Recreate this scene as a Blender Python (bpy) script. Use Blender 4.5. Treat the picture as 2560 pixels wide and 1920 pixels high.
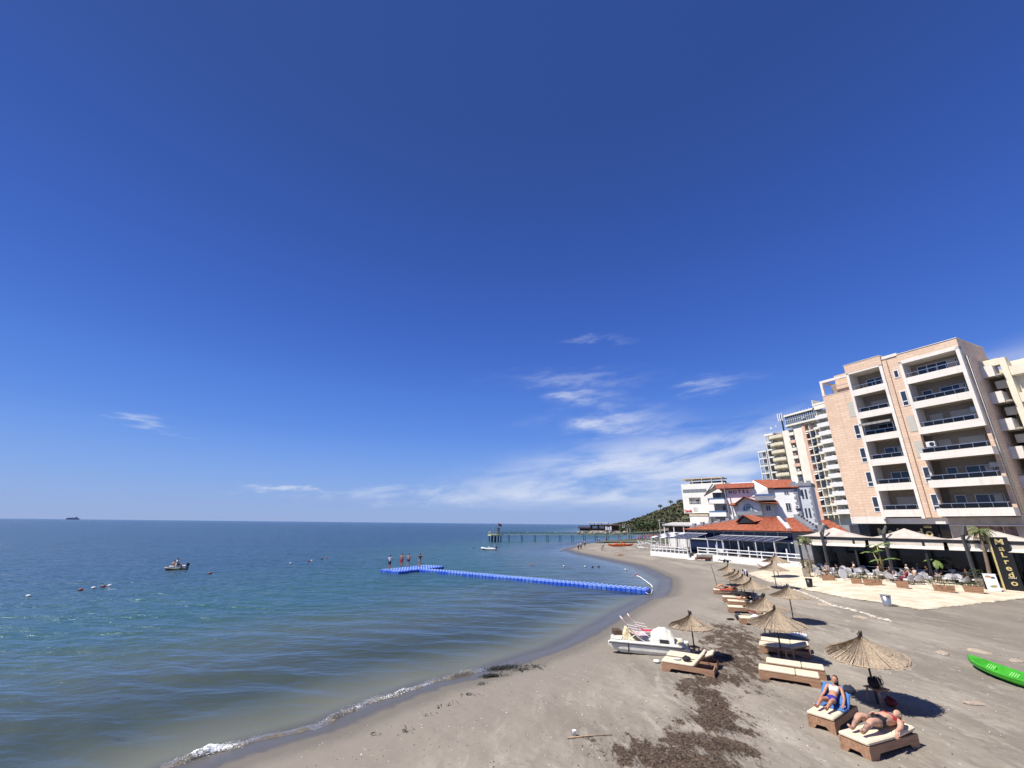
import bpy, bmesh, math, random
import numpy as np
from mathutils import Vector, Matrix, noise as mnoise
random.seed(7)
rnd = random.Random(11)
for o in list(bpy.data.objects): bpy.data.objects.remove(o)
scene = bpy.context.scene
C = scene.collection

# ------------------------------------------------------------------ camera
FPX = 1050.0; PITCH = math.atan(349/FPX); ROLL = math.radians(0.6); CAMH = 6.2
cd = bpy.data.cameras.new('camera'); cam = bpy.data.objects.new('camera', cd); C.objects.link(cam)
cd.sensor_width = 36.0; cd.sensor_fit = 'HORIZONTAL'; cd.lens = FPX/2560*36
cd.clip_start = 0.1; cd.clip_end = 60000
cam.location = (0, 0, CAMH)
cam.rotation_euler = (Matrix.Rotation(math.pi/2+PITCH, 3, 'X') @ Matrix.Rotation(ROLL, 3, 'Z')).to_euler()
scene.camera = cam

# ------------------------------------------------------------------ sun, sky, exposure
SUN_H = Vector((-0.965, -0.26)).normalized(); SUN_EL = math.radians(58)
sd_ = bpy.data.lights.new('sun', 'SUN'); sun = bpy.data.objects.new('sun', sd_); C.objects.link(sun)
sd_.energy = 5.0; sd_.angle = math.radians(0.5); sd_.color = (1.0, 0.955, 0.88)
sdir = Vector((SUN_H.x*math.cos(SUN_EL), SUN_H.y*math.cos(SUN_EL), math.sin(SUN_EL)))
sun.rotation_euler = sdir.to_track_quat('Z', 'Y').to_euler(); sun.location = (-30, -20, 60)
scene.view_settings.view_transform = 'Standard'; scene.view_settings.look = 'None'
scene.view_settings.exposure = 0.42; scene.view_settings.gamma = 1.0
scene.view_settings.use_curve_mapping = False
cy = scene.cycles; cy.max_bounces = 5; cy.diffuse_bounces = 2; cy.glossy_bounces = 2; cy.transmission_bounces = 2; cy.transparent_max_bounces = 6
cy.caustics_reflective = False; cy.caustics_refractive = False
world = bpy.data.worlds.new('World'); scene.world = world; world.use_nodes = True
W = world.node_tree; W.nodes.clear()
def wn(t, **k):
    n = W.nodes.new(t)
    for a, b in k.items(): setattr(n, a, b)
    return n
def wl(a, b): W.links.new(a, b)
sky = wn('ShaderNodeTexSky', sky_type='NISHITA', sun_disc=False)
sky.sun_elevation = SUN_EL; sky.sun_rotation = math.atan2(SUN_H.x, SUN_H.y)
sky.air_density = 1.15; sky.dust_density = 0.25; sky.ozone_density = 3.0; sky.altitude = 0
hs = wn('ShaderNodeHueSaturation'); hs.inputs['Saturation'].default_value = 1.22; hs.inputs['Value'].default_value = 1.0
hs.inputs['Hue'].default_value = 0.512
wl(sky.outputs[0], hs.inputs['Color'])
tc = wn('ShaderNodeTexCoord'); sx = wn('ShaderNodeSeparateXYZ'); wl(tc.outputs['Generated'], sx.inputs[0])
def wm(op, a, b=None, clamp=False):
    n = wn('ShaderNodeMath', operation=op, use_clamp=clamp)
    for i, v in ((0, a), (1, b)):
        if v is None: continue
        if isinstance(v, (int, float)): n.inputs[i].default_value = v
        else: wl(v, n.inputs[i])
    return n.outputs[0]
def wramp(v, a, b):
    n = wn('ShaderNodeMapRange', interpolation_type='SMOOTHSTEP'); wl(v, n.inputs[0])
    n.inputs[1].default_value = a; n.inputs[2].default_value = b
    return n.outputs[0]
az = wm('ARCTAN2', sx.outputs[0], sx.outputs[1])
el = wm('ARCSINE', sx.outputs[2])
# thin streaked cirrus low over the land side
cv = wn('ShaderNodeCombineXYZ'); wl(wm('MULTIPLY', az, 3.2), cv.inputs[0])
wl(wm('SUBTRACT', wm('MULTIPLY', el, 13.0), wm('MULTIPLY', az, 1.1)), cv.inputs[1])
n1 = wn('ShaderNodeTexNoise'); n1.inputs['Scale'].default_value = 1.6; n1.inputs['Detail'].default_value = 6; n1.inputs['Roughness'].default_value = 0.55
n1.inputs['Distortion'].default_value = 0.35
wl(cv.outputs[0], n1.inputs['Vector'])
n2 = wn('ShaderNodeTexNoise'); n2.inputs['Scale'].default_value = 4.5; n2.inputs['Detail'].default_value = 4; n2.inputs['Roughness'].default_value = 0.6
wl(cv.outputs[0], n2.inputs['Vector'])
azd = wm('ADD', az, wm('MULTIPLY', wm('SUBTRACT', n1.outputs[0], .5), .55)); eld = wm('ADD', wm('ADD', el, wm('MULTIPLY', wm('SUBTRACT', n2.outputs[0], .5), .07)), wm('MULTIPLY', wm('SUBTRACT', az, azd), .10))
def gauss(c_az, s_az, c_el, s_el):
    a = wm('POWER', wm('ABSOLUTE', wm('DIVIDE', wm('SUBTRACT', azd, math.radians(c_az)), math.radians(s_az))), 2.0)
    b = wm('POWER', wm('ABSOLUTE', wm('DIVIDE', wm('SUBTRACT', eld, math.radians(c_el)), math.radians(s_el))), 2.0)
    return wm('EXPONENT', wm('MULTIPLY', wm('ADD', a, b), -1.0))
bank = wm('MULTIPLY', wramp(wm('SUBTRACT', az, wm('MULTIPLY', el, 1.6)), math.radians(-22), math.radians(0)), wramp(wm('SUBTRACT', el, wm('MULTIPLY', az, .12)), math.radians(10.5), math.radians(5.5)))
bank = wm('MULTIPLY', bank, wramp(el, math.radians(1.0), math.radians(4.0)))
streak = wm('ADD', wm('MULTIPLY', gauss(-26.6, 4.0, 3.5, 0.32), 0.8), wm('MULTIPLY', gauss(-12, 9, 3.4, 0.8), 0.8))
tuft = wm('MULTIPLY', gauss(14.5, 6.0, 13.0, 1.5), 1.25)
for g_, a_ in ((gauss(11, 3.5, 16.4, .7), .8), (gauss(10, 6, 18.8, .9), .55), (gauss(27.5, 2.6, 16.6, .8), .6), (gauss(12.3, 1.6, 24.2, .5), .35), (gauss(-41.7, 1.3, 9.6, .55), .85)):
    tuft = wm('ADD', tuft, wm('MULTIPLY', g_, a_))
dens = wm('ADD', wm('ADD', wm('MULTIPLY', bank, 1.0), streak), wm('MULTIPLY', tuft, .75))
nn = wm('ADD', wm('MULTIPLY', n1.outputs[0], 0.92), wm('MULTIPLY', n2.outputs[0], 0.16))
cf = wm('MULTIPLY', dens, wramp(nn, 0.34, 0.70), True)
cf = wm('MULTIPLY', cf, 0.80)
cmix = wn('ShaderNodeMix', data_type='RGBA')
wl(cf, cmix.inputs[0]); cmix.inputs[7].default_value = (6.9, 7.3, 8.2, 1)
# sea haze: the clear blue pales and turns lavender towards the horizon
cr = wn('ShaderNodeValToRGB'); cr.color_ramp.interpolation = 'B_SPLINE'
wl(wm('DIVIDE', el, math.radians(50), True), cr.inputs[0])
HC = [(0.0, (.315, .42, .70), .95), (.10, (.225, .405, .82), .95), (.22, (.110, .272, .80), .94), (.42, (.053, .148, .60), .93), (.68, (.035, .094, .41), .90), (1.0, (.026, .066, .27), .85)]
E_ = cr.color_ramp.elements
for i, (p, c, a_) in enumerate(HC):
    q = E_[i] if i < 2 else E_.new(p)
    q.position = p; q.color = (*c, a_)
hsc = wn('ShaderNodeVectorMath', operation='SCALE'); wl(cr.outputs[0], hsc.inputs[0]); hsc.inputs[3].default_value = 0.75/0.085
hmix = wn('ShaderNodeMix', data_type='RGBA')
wl(cr.outputs[1], hmix.inputs[0]); wl(hs.outputs[0], hmix.inputs[6]); wl(hsc.outputs[0], hmix.inputs[7])
wl(hmix.outputs[2], cmix.inputs[6])
bg = wn('ShaderNodeBackground'); bg.inputs[1].default_value = 0.085
wo = wn('ShaderNodeOutputWorld'); wl(cmix.outputs[2], bg.inputs[0]); wl(bg.outputs[0], wo.inputs[0])

# ------------------------------------------------------------------ pixel -> place helpers (photo pixels, 2560 wide)
def ray(u, v):
    x = (u-1280)/FPX; y = (960-v)/FPX
    c, s = math.cos(ROLL), math.sin(ROLL)
    x, y = c*x-s*y, s*x+c*y
    return Vector((x, math.cos(PITCH)-y*math.sin(PITCH), math.sin(PITCH)+y*math.cos(PITCH)))
def G(u, v, z=0.0):
    d = ray(u, v); t = (z-CAMH)/d.z
    return Vector((d.x*t, d.y*t, z))
def at_dist(u, v, dist):
    d = ray(u, v); t = dist/math.hypot(d.x, d.y)
    return Vector((d.x*t, d.y*t, CAMH+d.z*t))
def zoomed(x0, y0, s): return lambda x, y: (x0+x/s, y0+y/s)
z2 = zoomed(1640, 1120, 5.53); z3 = zoomed(1960, 1260, 3.687); z4 = zoomed(1480, 1380, 3.253)
z5 = zoomed(1960, 1500, 3.687); z6 = zoomed(900, 1280, 2.765); z7 = zoomed(0, 1260, 2.458); z8 = zoomed(600, 1560, 2.212)
zA = zoomed(1900, 980, 9.217); zB = zoomed(1900, 1140, 9.217); zE = zoomed(1620, 1300, 9.217); zF = zoomed(1840, 1300, 9.217)
zJ = zoomed(1420, 1280, 8.508); zG = zoomed(1760, 1400, 6.9125); zH = zoomed(1500, 1520, 6.9125)

# ------------------------------------------------------------------ mesh helpers
ORG = {}
def tag(o, label=None, cat=None, group=None, kind=None):
    if label: o['label'] = label
    if cat: o['category'] = cat
    if group: o['group'] = group
    if kind: o['kind'] = kind
    return o
def thing(name, label, cat, loc=(0, 0, 0), rz=0.0, group=None, local=False):
    o = bpy.data.objects.new(name, None); C.objects.link(o)
    o.location = loc; o.rotation_euler = (0, 0, rz); o.empty_display_size = 0.3
    ORG[o] = Vector((0, 0, 0)) if local else Vector(loc)
    return tag(o, label, cat, group)
class MB:
    def __init__(s): s.v = []; s.f = []; s.m = []
    def add(s, vs, fs, mi=0):
        b = len(s.v); s.v += [tuple(v) for v in vs]
        for f in fs: s.f.append(tuple(i+b for i in f)); s.m.append(mi)
        return s
    def hexa(s, p, mi=0):   # 8 points: bottom 0-3, top 4-7
        return s.add(p, [(3, 2, 1, 0), (4, 5, 6, 7), (0, 1, 5, 4), (1, 2, 6, 5), (2, 3, 7, 6), (3, 0, 4, 7)], mi)
    def box(s, a, b, mi=0):
        x0, y0, z0 = a; x1, y1, z1 = b
        return s.hexa([(x0, y0, z0), (x1, y0, z0), (x1, y1, z0), (x0, y1, z0), (x0, y0, z1), (x1, y0, z1), (x1, y1, z1), (x0, y1, z1)], mi)
    def cbox(s, c, d, rz=0.0, mi=0):
        cx, cy, cz = c; dx, dy, dz = d[0]/2, d[1]/2, d[2]/2; co, si = math.cos(rz), math.sin(rz)
        pts = []
        for z in (-dz, dz):
            for x, y in ((-dx, -dy), (dx, -dy), (dx, dy), (-dx, dy)):
                pts.append((cx+x*co-y*si, cy+x*si+y*co, cz+z))
        return s.hexa(pts, mi)
    def bar(s, a, b, w, h=None, mi=0):   # square bar from a to b
        a = Vector(a); b = Vector(b); h = h or w
        d = (b-a).normalized()
        up = Vector((0, 0, 1)) if abs(d.z) < 0.95 else Vector((0, 1, 0))
        sd = d.cross(up).normalized()*(w/2); uv = sd.cross(d).normalized()*(h/2)
        return s.hexa([a-sd-uv, b-sd-uv, b+sd-uv, a+sd-uv, a-sd+uv, b-sd+uv, b+sd+uv, a+sd+uv], mi)
    def tube(s, pts, r, n=8, cap=True, mi=0):
        pts = [Vector(p) for p in pts]; k = len(pts)
        rr = r if isinstance(r, (list, tuple)) else [r]*k
        vs = []; prev = None
        for i, p in enumerate(pts):
            d = (pts[min(i+1, k-1)]-pts[max(i-1, 0)]).normalized()
            if prev is None:
                up = Vector((0, 0, 1)) if abs(d.z) < 0.9 else Vector((1, 0, 0))
                a = d.cross(up).normalized()
            else: a = (prev-d*prev.dot(d)).normalized()
            prev = a; b = d.cross(a)
            for j in range(n):
                t = 2*math.pi*j/n; vs.append(p+(a*math.cos(t)+b*math.sin(t))*rr[i])
        fs = [(i*n+j, i*n+(j+1) % n, (i+1)*n+(j+1) % n, (i+1)*n+j) for i in range(k-1) for j in range(n)]
        if cap: fs += [tuple(reversed(range(n))), tuple((k-1)*n+j for j in range(n))]
        return s.add(vs, fs, mi)
    def lathe(s, prof, n=16, c=(0, 0, 0), mi=0, cap=True, sx=1.0, sy=1.0):
        vs = []
        for r, z in prof:
            for j in range(n):
                t = 2*math.pi*j/n; vs.append((c[0]+r*sx*math.cos(t), c[1]+r*sy*math.sin(t), c[2]+z))
        k = len(prof)
        fs = [(i*n+j, i*n+(j+1) % n, (i+1)*n+(j+1) % n, (i+1)*n+j) for i in range(k-1) for j in range(n)]
        if cap: fs += [tuple(reversed(range(n))), tuple((k-1)*n+j for j in range(n))]
        return s.add(vs, fs, mi)
    def ball(s, c, r, n=10, m=7, mi=0, M=None):
        rx, ry, rz = (r, r, r) if isinstance(r, (int, float)) else r
        vs = []; fs = []
        for i in range(m+1):
            ph = math.pi*i/m
            for j in range(n):
                t = 2*math.pi*j/n
                p = Vector((rx*math.sin(ph)*math.cos(t), ry*math.sin(ph)*math.sin(t), rz*math.cos(ph)))
                if M: p = M @ p
                vs.append(Vector(c)+p)
        for i in range(m):
            for j in range(n): fs.append((i*n+j, (i+1)*n+j, (i+1)*n+(j+1) % n, i*n+(j+1) % n))
        return s.add(vs, fs, mi)
    def prism(s, poly, vec, mi=0):   # 3D polygon (list) extruded along vec
        poly = [Vector(p) for p in poly]; vec = Vector(vec); n = len(poly)
        vs = poly+[p+vec for p in poly]
        fs = [tuple(reversed(range(n))), tuple(range(n, 2*n))]+[(i, (i+1) % n, n+(i+1) % n, n+i) for i in range(n)]
        return s.add(vs, fs, mi)
    def quad(s, a, b, c, d, mi=0): return s.add([a, b, c, d], [(0, 1, 2, 3)], mi)
    def build(s, name, mat, parent=None, smooth=False, bevel=0.0, fix=True):
        org = ORG.get(parent, Vector((0, 0, 0))) if parent else Vector((0, 0, 0))
        me = bpy.data.meshes.new(name)
        me.from_pydata([(x-org.x, y-org.y, z-org.z) for x, y, z in s.v], [], s.f)
        mats = mat if isinstance(mat, (list, tuple)) else [mat]
        for m_ in mats: me.materials.append(m_)
        if len(mats) > 1: me.polygons.foreach_set('material_index', s.m)
        if fix or bevel:
            bm = bmesh.new(); bm.from_mesh(me)
            if bevel:
                bmesh.ops.remove_doubles(bm, verts=bm.verts, dist=1e-5)
                bmesh.ops.bevel(bm, geom=[e for e in bm.edges if len(e.link_faces) == 2 and e.calc_face_angle(0) > 0.5], offset=bevel, segments=1, affect='EDGES')
            bmesh.ops.recalc_face_normals(bm, faces=bm.faces)
            bm.to_mesh(me); bm.free()
        if smooth: me.polygons.foreach_set('use_smooth', [True]*len(me.polygons))
        me.update()
        o = bpy.data.objects.new(name, me); C.objects.link(o)
        if parent: o.parent = parent; ORG[o] = org
        return o
def copy_tree(o, parent=None):
    c = o.copy(); C.objects.link(c); c.parent = parent
    for ch in o.children: copy_tree(ch, c)
    return c
def dup(root, loc, rz, label, group=None, scale=None):
    r = copy_tree(root); r.location = loc; r.rotation_euler = (0, 0, rz); r['label'] = label
    if group: r['group'] = group
    if scale: r.scale = (scale,)*3 if isinstance(scale, (int, float)) else scale
    return r
class Fr:   # facade frame: s along the wall (to the far side), z up, d outwards (towards the sea)
    def __init__(s, O, dr):
        l = math.hypot(*dr); s.O = Vector((O[0], O[1])); s.d = Vector((dr[0]/l, dr[1]/l)); s.n = Vector((-s.d.y, s.d.x))
    def p(s, a, z, d=0.0):
        q = s.O+s.d*a+s.n*d; return Vector((q.x, q.y, z))
    def box(s, m, s0, s1, z0, z1, d0, d1, mi=0):
        P = s.p
        return m.hexa([P(s0, z0, d0), P(s1, z0, d0), P(s1, z0, d1), P(s0, z0, d1), P(s0, z1, d0), P(s1, z1, d0), P(s1, z1, d1), P(s0, z1, d1)], mi)
    def hit(s, uv, off=0.0):
        d = ray(*uv); O = s.O+s.n*off
        t = (O.x*s.n.x+O.y*s.n.y)/(d.x*s.n.x+d.y*s.n.y)
        return (d.x*t-O.x)*s.d.x+(d.y*t-O.y)*s.d.y, CAMH+d.z*t
def fpart(fr, name, mat, parent, boxes, bevel=0.0):
    m = MB()
    for b in boxes: fr.box(m, *b)
    return m.build(name, mat, parent, bevel=bevel)

# ------------------------------------------------------------------ materials
MATS = {}
def mat(name, col, rough=0.6, var=0.12, vscale=3.0, bump=0.0, bscale=20.0, metal=0.0, spec=0.5, col2=None, trans=0.0, stretch=None, alpha=1.0, sss=0.0, detail=3.0):
    if name in MATS: return MATS[name]
    m = bpy.data.materials.new(name); m.use_nodes = True; nt = m.node_tree; b = nt.nodes['Principled BSDF']
    b.inputs['Roughness'].default_value = rough; b.inputs['Metallic'].default_value = metal
    b.inputs['Specular IOR Level'].default_value = spec
    tc = nt.nodes.new('ShaderNodeTexCoord'); vec = tc.outputs['Object']
    if stretch:
        mp = nt.nodes.new('ShaderNodeMapping'); mp.inputs['Scale'].default_value = stretch
        nt.links.new(vec, mp.inputs[0]); vec = mp.outputs[0]
    nz = nt.nodes.new('ShaderNodeTexNoise'); nz.inputs['Scale'].default_value = vscale; nz.inputs['Detail'].default_value = detail; nz.inputs['Roughness'].default_value = 0.62
    nt.links.new(vec, nz.inputs['Vector'])
    mx = nt.nodes.new('ShaderNodeMix'); mx.data_type = 'RGBA'
    c = Vector(col[:3]); c2 = Vector(col2[:3]) if col2 else c*(1-2*var)
    c1 = c if col2 else c*(1+var)
    mx.inputs[6].default_value = (*c2, 1); mx.inputs[7].default_value = (min(c1.x, .95), min(c1.y, .95), min(c1.z, .95), 1)
    mr = nt.nodes.new('ShaderNodeMapRange'); mr.inputs[1].default_value = 0.3; mr.inputs[2].default_value = 0.7
    nt.links.new(nz.outputs[0], mr.inputs[0]); nt.links.new(mr.outputs[0], mx.inputs[0]); nt.links.new(mx.outputs[2], b.inputs['Base Color'])
    if bump:
        bn = nt.nodes.new('ShaderNodeTexNoise'); bn.inputs['Scale'].default_value = bscale; bn.inputs['Detail'].default_value = 4
        nt.links.new(vec, bn.inputs['Vector'])
        bp = nt.nodes.new('ShaderNodeBump'); bp.inputs['Strength'].default_value = bump; bp.inputs['Distance'].default_value = 0.02
        nt.links.new(bn.outputs[0], bp.inputs['Height']); nt.links.new(bp.outputs[0], b.inputs['Normal'])
    if sss: b.inputs['Subsurface Weight'].default_value = sss
    if alpha < 1: b.inputs['Alpha'].default_value = alpha
    MATS[name] = m
    return m
def glassmat(name, col, rough=0.08, spec=0.6):
    return mat(name, col, rough=rough, var=0.15, vscale=0.6, spec=spec)
white = mat('white_render', (.78, .76, .72), .75, .06, 1.5)
whitep = mat('white_paint', (.80, .80, .79), .45, .05, 4)
cream = mat('cream_render', (.74, .66, .52), .8, .07, 1.2)
grey = mat('grey_render', (.30, .31, .33), .8, .1, 2)
darkm = mat('dark_metal', (.022, .022, .026), .45, .1, 8)
steel = mat('brushed_steel', (.62, .63, .65), .32, .06, 10, metal=.9)
woodb = mat('bed_wood', (.43, .25, .15), .7, .0, 2.2, .25, 30, col2=(.27, .145, .085), stretch=(1, 6, 6))
cushion = mat('cream_cushion', (.72, .61, .44), .85, .07, 3.5, .3, 9)
thatch = mat('reed_thatch', (.47, .37, .265), .9, 0, 14, .5, 60, col2=(.21, .155, .105), detail=4)
thatchd = mat('reed_rim', (.60, .46, .29), .9, 0, 20, .4, 60, col2=(.30, .2, .12))
polew = mat('pole_wood', (.075, .055, .045), .8, .3, 6)
blackm = mat('black_fabric', (.012, .012, .014), .8, .2, 8)
winglass = glassmat('window_glass', (.035, .045, .060), .08, .6)
railglass = glassmat('rail_glass', (.010, .011, .014), .12, .3)
shutter = mat('beige_shutter', (.50, .47, .40), .7, .05, 2, stretch=(1, 1, 12))
alu = mat('white_alu', (.72, .72, .72), .4, .04, 5)
# ------------------------------------------------------------------ land outline (shoreline at z = 0)
shore_px = [(430, 1925), (610, 1862), (700, 1838), (795, 1812), (860, 1785), (916, 1763), (990, 1738), (1060, 1712), (1150, 1690), (1215, 1672),
            (1370, 1622), (1455, 1583), (1500, 1556), (1560, 1520), (1605, 1498), (1640, 1490), (1654, 1470), (1656, 1449), (1625, 1432), (1588, 1416), (1535, 1405),
            (1480, 1393), (1434, 1383), (1411, 1375), (1436, 1366), (1466, 1359), (1552, 1352.5), (1640, 1348.5)]
shore = [G(u, v, 0).xy for u, v in shore_px]
land = [Vector((-17, -30)), Vector((-11.5, 2)), Vector((-9.2, 9))]+shore+[G(1670, 1337.5, 0).xy, G(1560, 1336, 0).xy, G(1470, 1335.5, 0).xy, G(1442, 1333.5, 0).xy,
        Vector((45, 330)), Vector((70, 420)), Vector((130, 700)), Vector((900, 900)), Vector((900, -30))]
LP = np.array([(p.x, p.y) for p in land])
def shore_dist(x, y):
    x = np.asarray(x, float); y = np.asarray(y, float)
    best = np.full(x.shape, 1e18); ins = np.zeros(x.shape, bool)
    n = len(LP)
    for i in range(n):
        ax, ay = LP[i]; bx, by = LP[(i+1) % n]
        dx, dy = bx-ax, by-ay
        t = np.clip(((x-ax)*dx+(y-ay)*dy)/(dx*dx+dy*dy), 0, 1)
        best = np.minimum(best, (x-ax-t*dx)**2+(y-ay-t*dy)**2)
        c = ((ay > y) != (by > y))
        with np.errstate(divide='ignore', invalid='ignore'):
            xi = (bx-ax)*(y-ay)/(by-ay)+ax if by != ay else np.full(x.shape, 1e18)
        ins ^= c & (x < xi)
    return np.where(ins, 1, -1)*np.sqrt(best)
def vnoise(x, y, sc, seed=0.0):   # cheap smooth value noise from sines
    return (np.sin(x*sc*1.3+seed+1.7*np.sin(y*sc*.7+seed))+np.sin(y*sc*1.1-seed*1.3+1.3*np.sin(x*sc*.9))+np.sin((x+y)*sc*.61+seed*2.1))/3
def hgt(x, y):
    s = shore_dist(x, y)
    s = s+0.25*vnoise(x, y, 1.1, 2.0)+0.5*vnoise(x, y, .35, 5.0)*np.clip(np.abs(s)/6, 0, 1)
    up = 0.48*(1-np.exp(-np.maximum(s, 0)/3.2))+0.0075*np.clip(s, 0, 40)
    dn = -0.09*np.minimum(-np.minimum(s, 0), 6)-0.055*np.clip(-s-6, 0, 60)
    h = np.where(s > 0, up, dn)
    land_amt = np.clip(s/4, 0, 1)
    h = h+land_amt*(0.016*vnoise(x, y, 2.4, 1)+0.011*vnoise(x, y, 6.1, 3)+0.007*vnoise(x, y, 13.0, 7))
    return h
LE = [(LP[i][0], LP[i][1], LP[(i+1) % len(LP)][0], LP[(i+1) % len(LP)][1]) for i in range(len(LP))]
def sd1(x, y):   # shore distance of one point
    best = 1e18; ins = False
    for ax, ay, bx, by in LE:
        dx = bx-ax; dy = by-ay; t = ((x-ax)*dx+(y-ay)*dy)/(dx*dx+dy*dy); t = 0.0 if t < 0 else (1.0 if t > 1 else t)
        q = (x-ax-t*dx)**2+(y-ay-t*dy)**2
        if q < best: best = q
        if (ay > y) != (by > y) and x < dx*(y-ay)/dy+ax: ins = not ins
    return math.sqrt(best) if ins else -math.sqrt(best)
def vn1(x, y, sc, seed=0.0):
    return (math.sin(x*sc*1.3+seed+1.7*math.sin(y*sc*.7+seed))+math.sin(y*sc*1.1-seed*1.3+1.3*math.sin(x*sc*.9))+math.sin((x+y)*sc*.61+seed*2.1))/3
def ground(x, y):   # one-point version of hgt
    s = sd1(x, y); s = s+0.25*vn1(x, y, 1.1, 2.0)+0.5*vn1(x, y, .35, 5.0)*min(1, abs(s)/6)
    if s > 0: h = 0.48*(1-math.exp(-s/3.2))+0.0075*min(s, 40)
    else: h = -0.09*min(-s, 6)-0.055*min(max(-s-6, 0), 60)
    return h+min(max(s/4, 0), 1)*(0.016*vn1(x, y, 2.4, 1)+0.011*vn1(x, y, 6.1, 3)+0.007*vn1(x, y, 13.0, 7))
def GT(u, v):
    z = .4
    for _ in range(8):
        p = G(u, v, z); z = ground(p.x, p.y)
    return G(u, v, z)

# seaweed litter outline blobs (photo pixels: centre, half width, half height, density)
litter_px = [(1720, 1885, 240, 50, .42), (1790, 1780, 110, 90, .40), (1830, 1640, 120, 70, .36), (1560, 1890, 120, 30, .35), (1690, 1900, 170, 38, 1.0), (1760, 1860, 110, 30, 1.0), (1790, 1800, 60, 40, .95), (1775, 1755, 45, 45, .9), (1745, 1715, 60, 30, .8), (1790, 1690, 90, 24, .8), (1820, 1650, 70, 26, .85),
             (1830, 1610, 95, 45, .72), (1810, 1575, 75, 24, .6), (1880, 1690, 60, 14, .65), (1845, 1830, 60, 16, .75), (1848, 1876, 55, 22, .95), (1880, 1668, 40, 22, .65), (1700, 1724, 22, 8, .7),
             (1600, 1905, 70, 22, .7), (1480, 1845, 40, 10, .5), (1900, 1736, 60, 6, .5), (1868, 1828, 50, 14, .5), (1900, 1800, 30, 10, .4), (1640, 1850, 50, 18, .35), (1700, 1820, 60, 30, .35)]
blobs = []
for u, v, a, b, w in litter_px:
    c = GT(u, min(v, 1912)); r = GT(u+a, min(v, 1912)); t = GT(u, min(v, 1912)-b)
    blobs.append((c.x, c.y, max((r-c).length, .1), max((t-c).length, .1), w))
def litter(x, y):
    o = np.zeros(np.shape(x))
    for cx, cy, a, b, w in blobs:
        l = math.hypot(cx, cy); ux, uy = cx/l, cy/l
        p = (x-cx)*ux+(y-cy)*uy; q = -(x-cx)*uy+(y-cy)*ux
        o = np.maximum(o, w*np.clip(1.25-((p/b)**2+(q/a)**2), 0, 1))
    return o

# ------------------------------------------------------------------ beach: one sheet from under the camera to the far headland
def polar_grid(a0, a1, na, rs):
    A = np.radians(np.linspace(a0, a1, na)); R = np.array(rs)
    aa, rr = np.meshgrid(A, R)
    return rr*np.sin(aa), rr*np.cos(aa), na, len(R)
def grid_faces(na, nr, keep=None):
    idx = np.arange(na*nr).reshape(nr, na)
    f = np.stack([idx[:-1, :-1], idx[:-1, 1:], idx[1:, 1:], idx[1:, :-1]], -1).reshape(-1, 4)
    if keep is not None:
        k = keep.reshape(nr, na); kk = (k[:-1, :-1] | k[:-1, 1:] | k[1:, 1:] | k[1:, :-1]).reshape(-1)
        f = f[kk]
    return f
def np_mesh(name, co, faces, mtl, attrs=None, smooth=True):
    used = np.unique(faces); mp = np.full(len(co), -1); mp[used] = np.arange(len(used))
    co = co[used]; faces = mp[faces]
    me = bpy.data.meshes.new(name); nf = len(faces); w_ = faces.shape[1]
    me.vertices.add(len(co)); me.vertices.foreach_set('co', np.asarray(co, np.float32).ravel())
    me.loops.add(nf*w_); me.loops.foreach_set('vertex_index', faces.ravel().astype(np.int32))
    me.polygons.add(nf); me.polygons.foreach_set('loop_start', (np.arange(nf)*w_).astype(np.int32)); me.update(calc_edges=True)
    if attrs:
        for k, v in attrs.items():
            a = me.attributes.new(k, 'FLOAT', 'POINT'); a.data.foreach_set('value', np.asarray(v, float)[used])
    me.materials.append(mtl)
    if smooth: me.polygons.foreach_set('use_smooth', np.ones(nf, bool))
    me.update()
    o = bpy.data.objects.new(name, me); C.objects.link(o)
    return o
def new_mat(name):
    m = bpy.data.materials.new(name); m.use_nodes = True
    return m, m.node_tree, m.node_tree.nodes['Principled BSDF']
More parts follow.
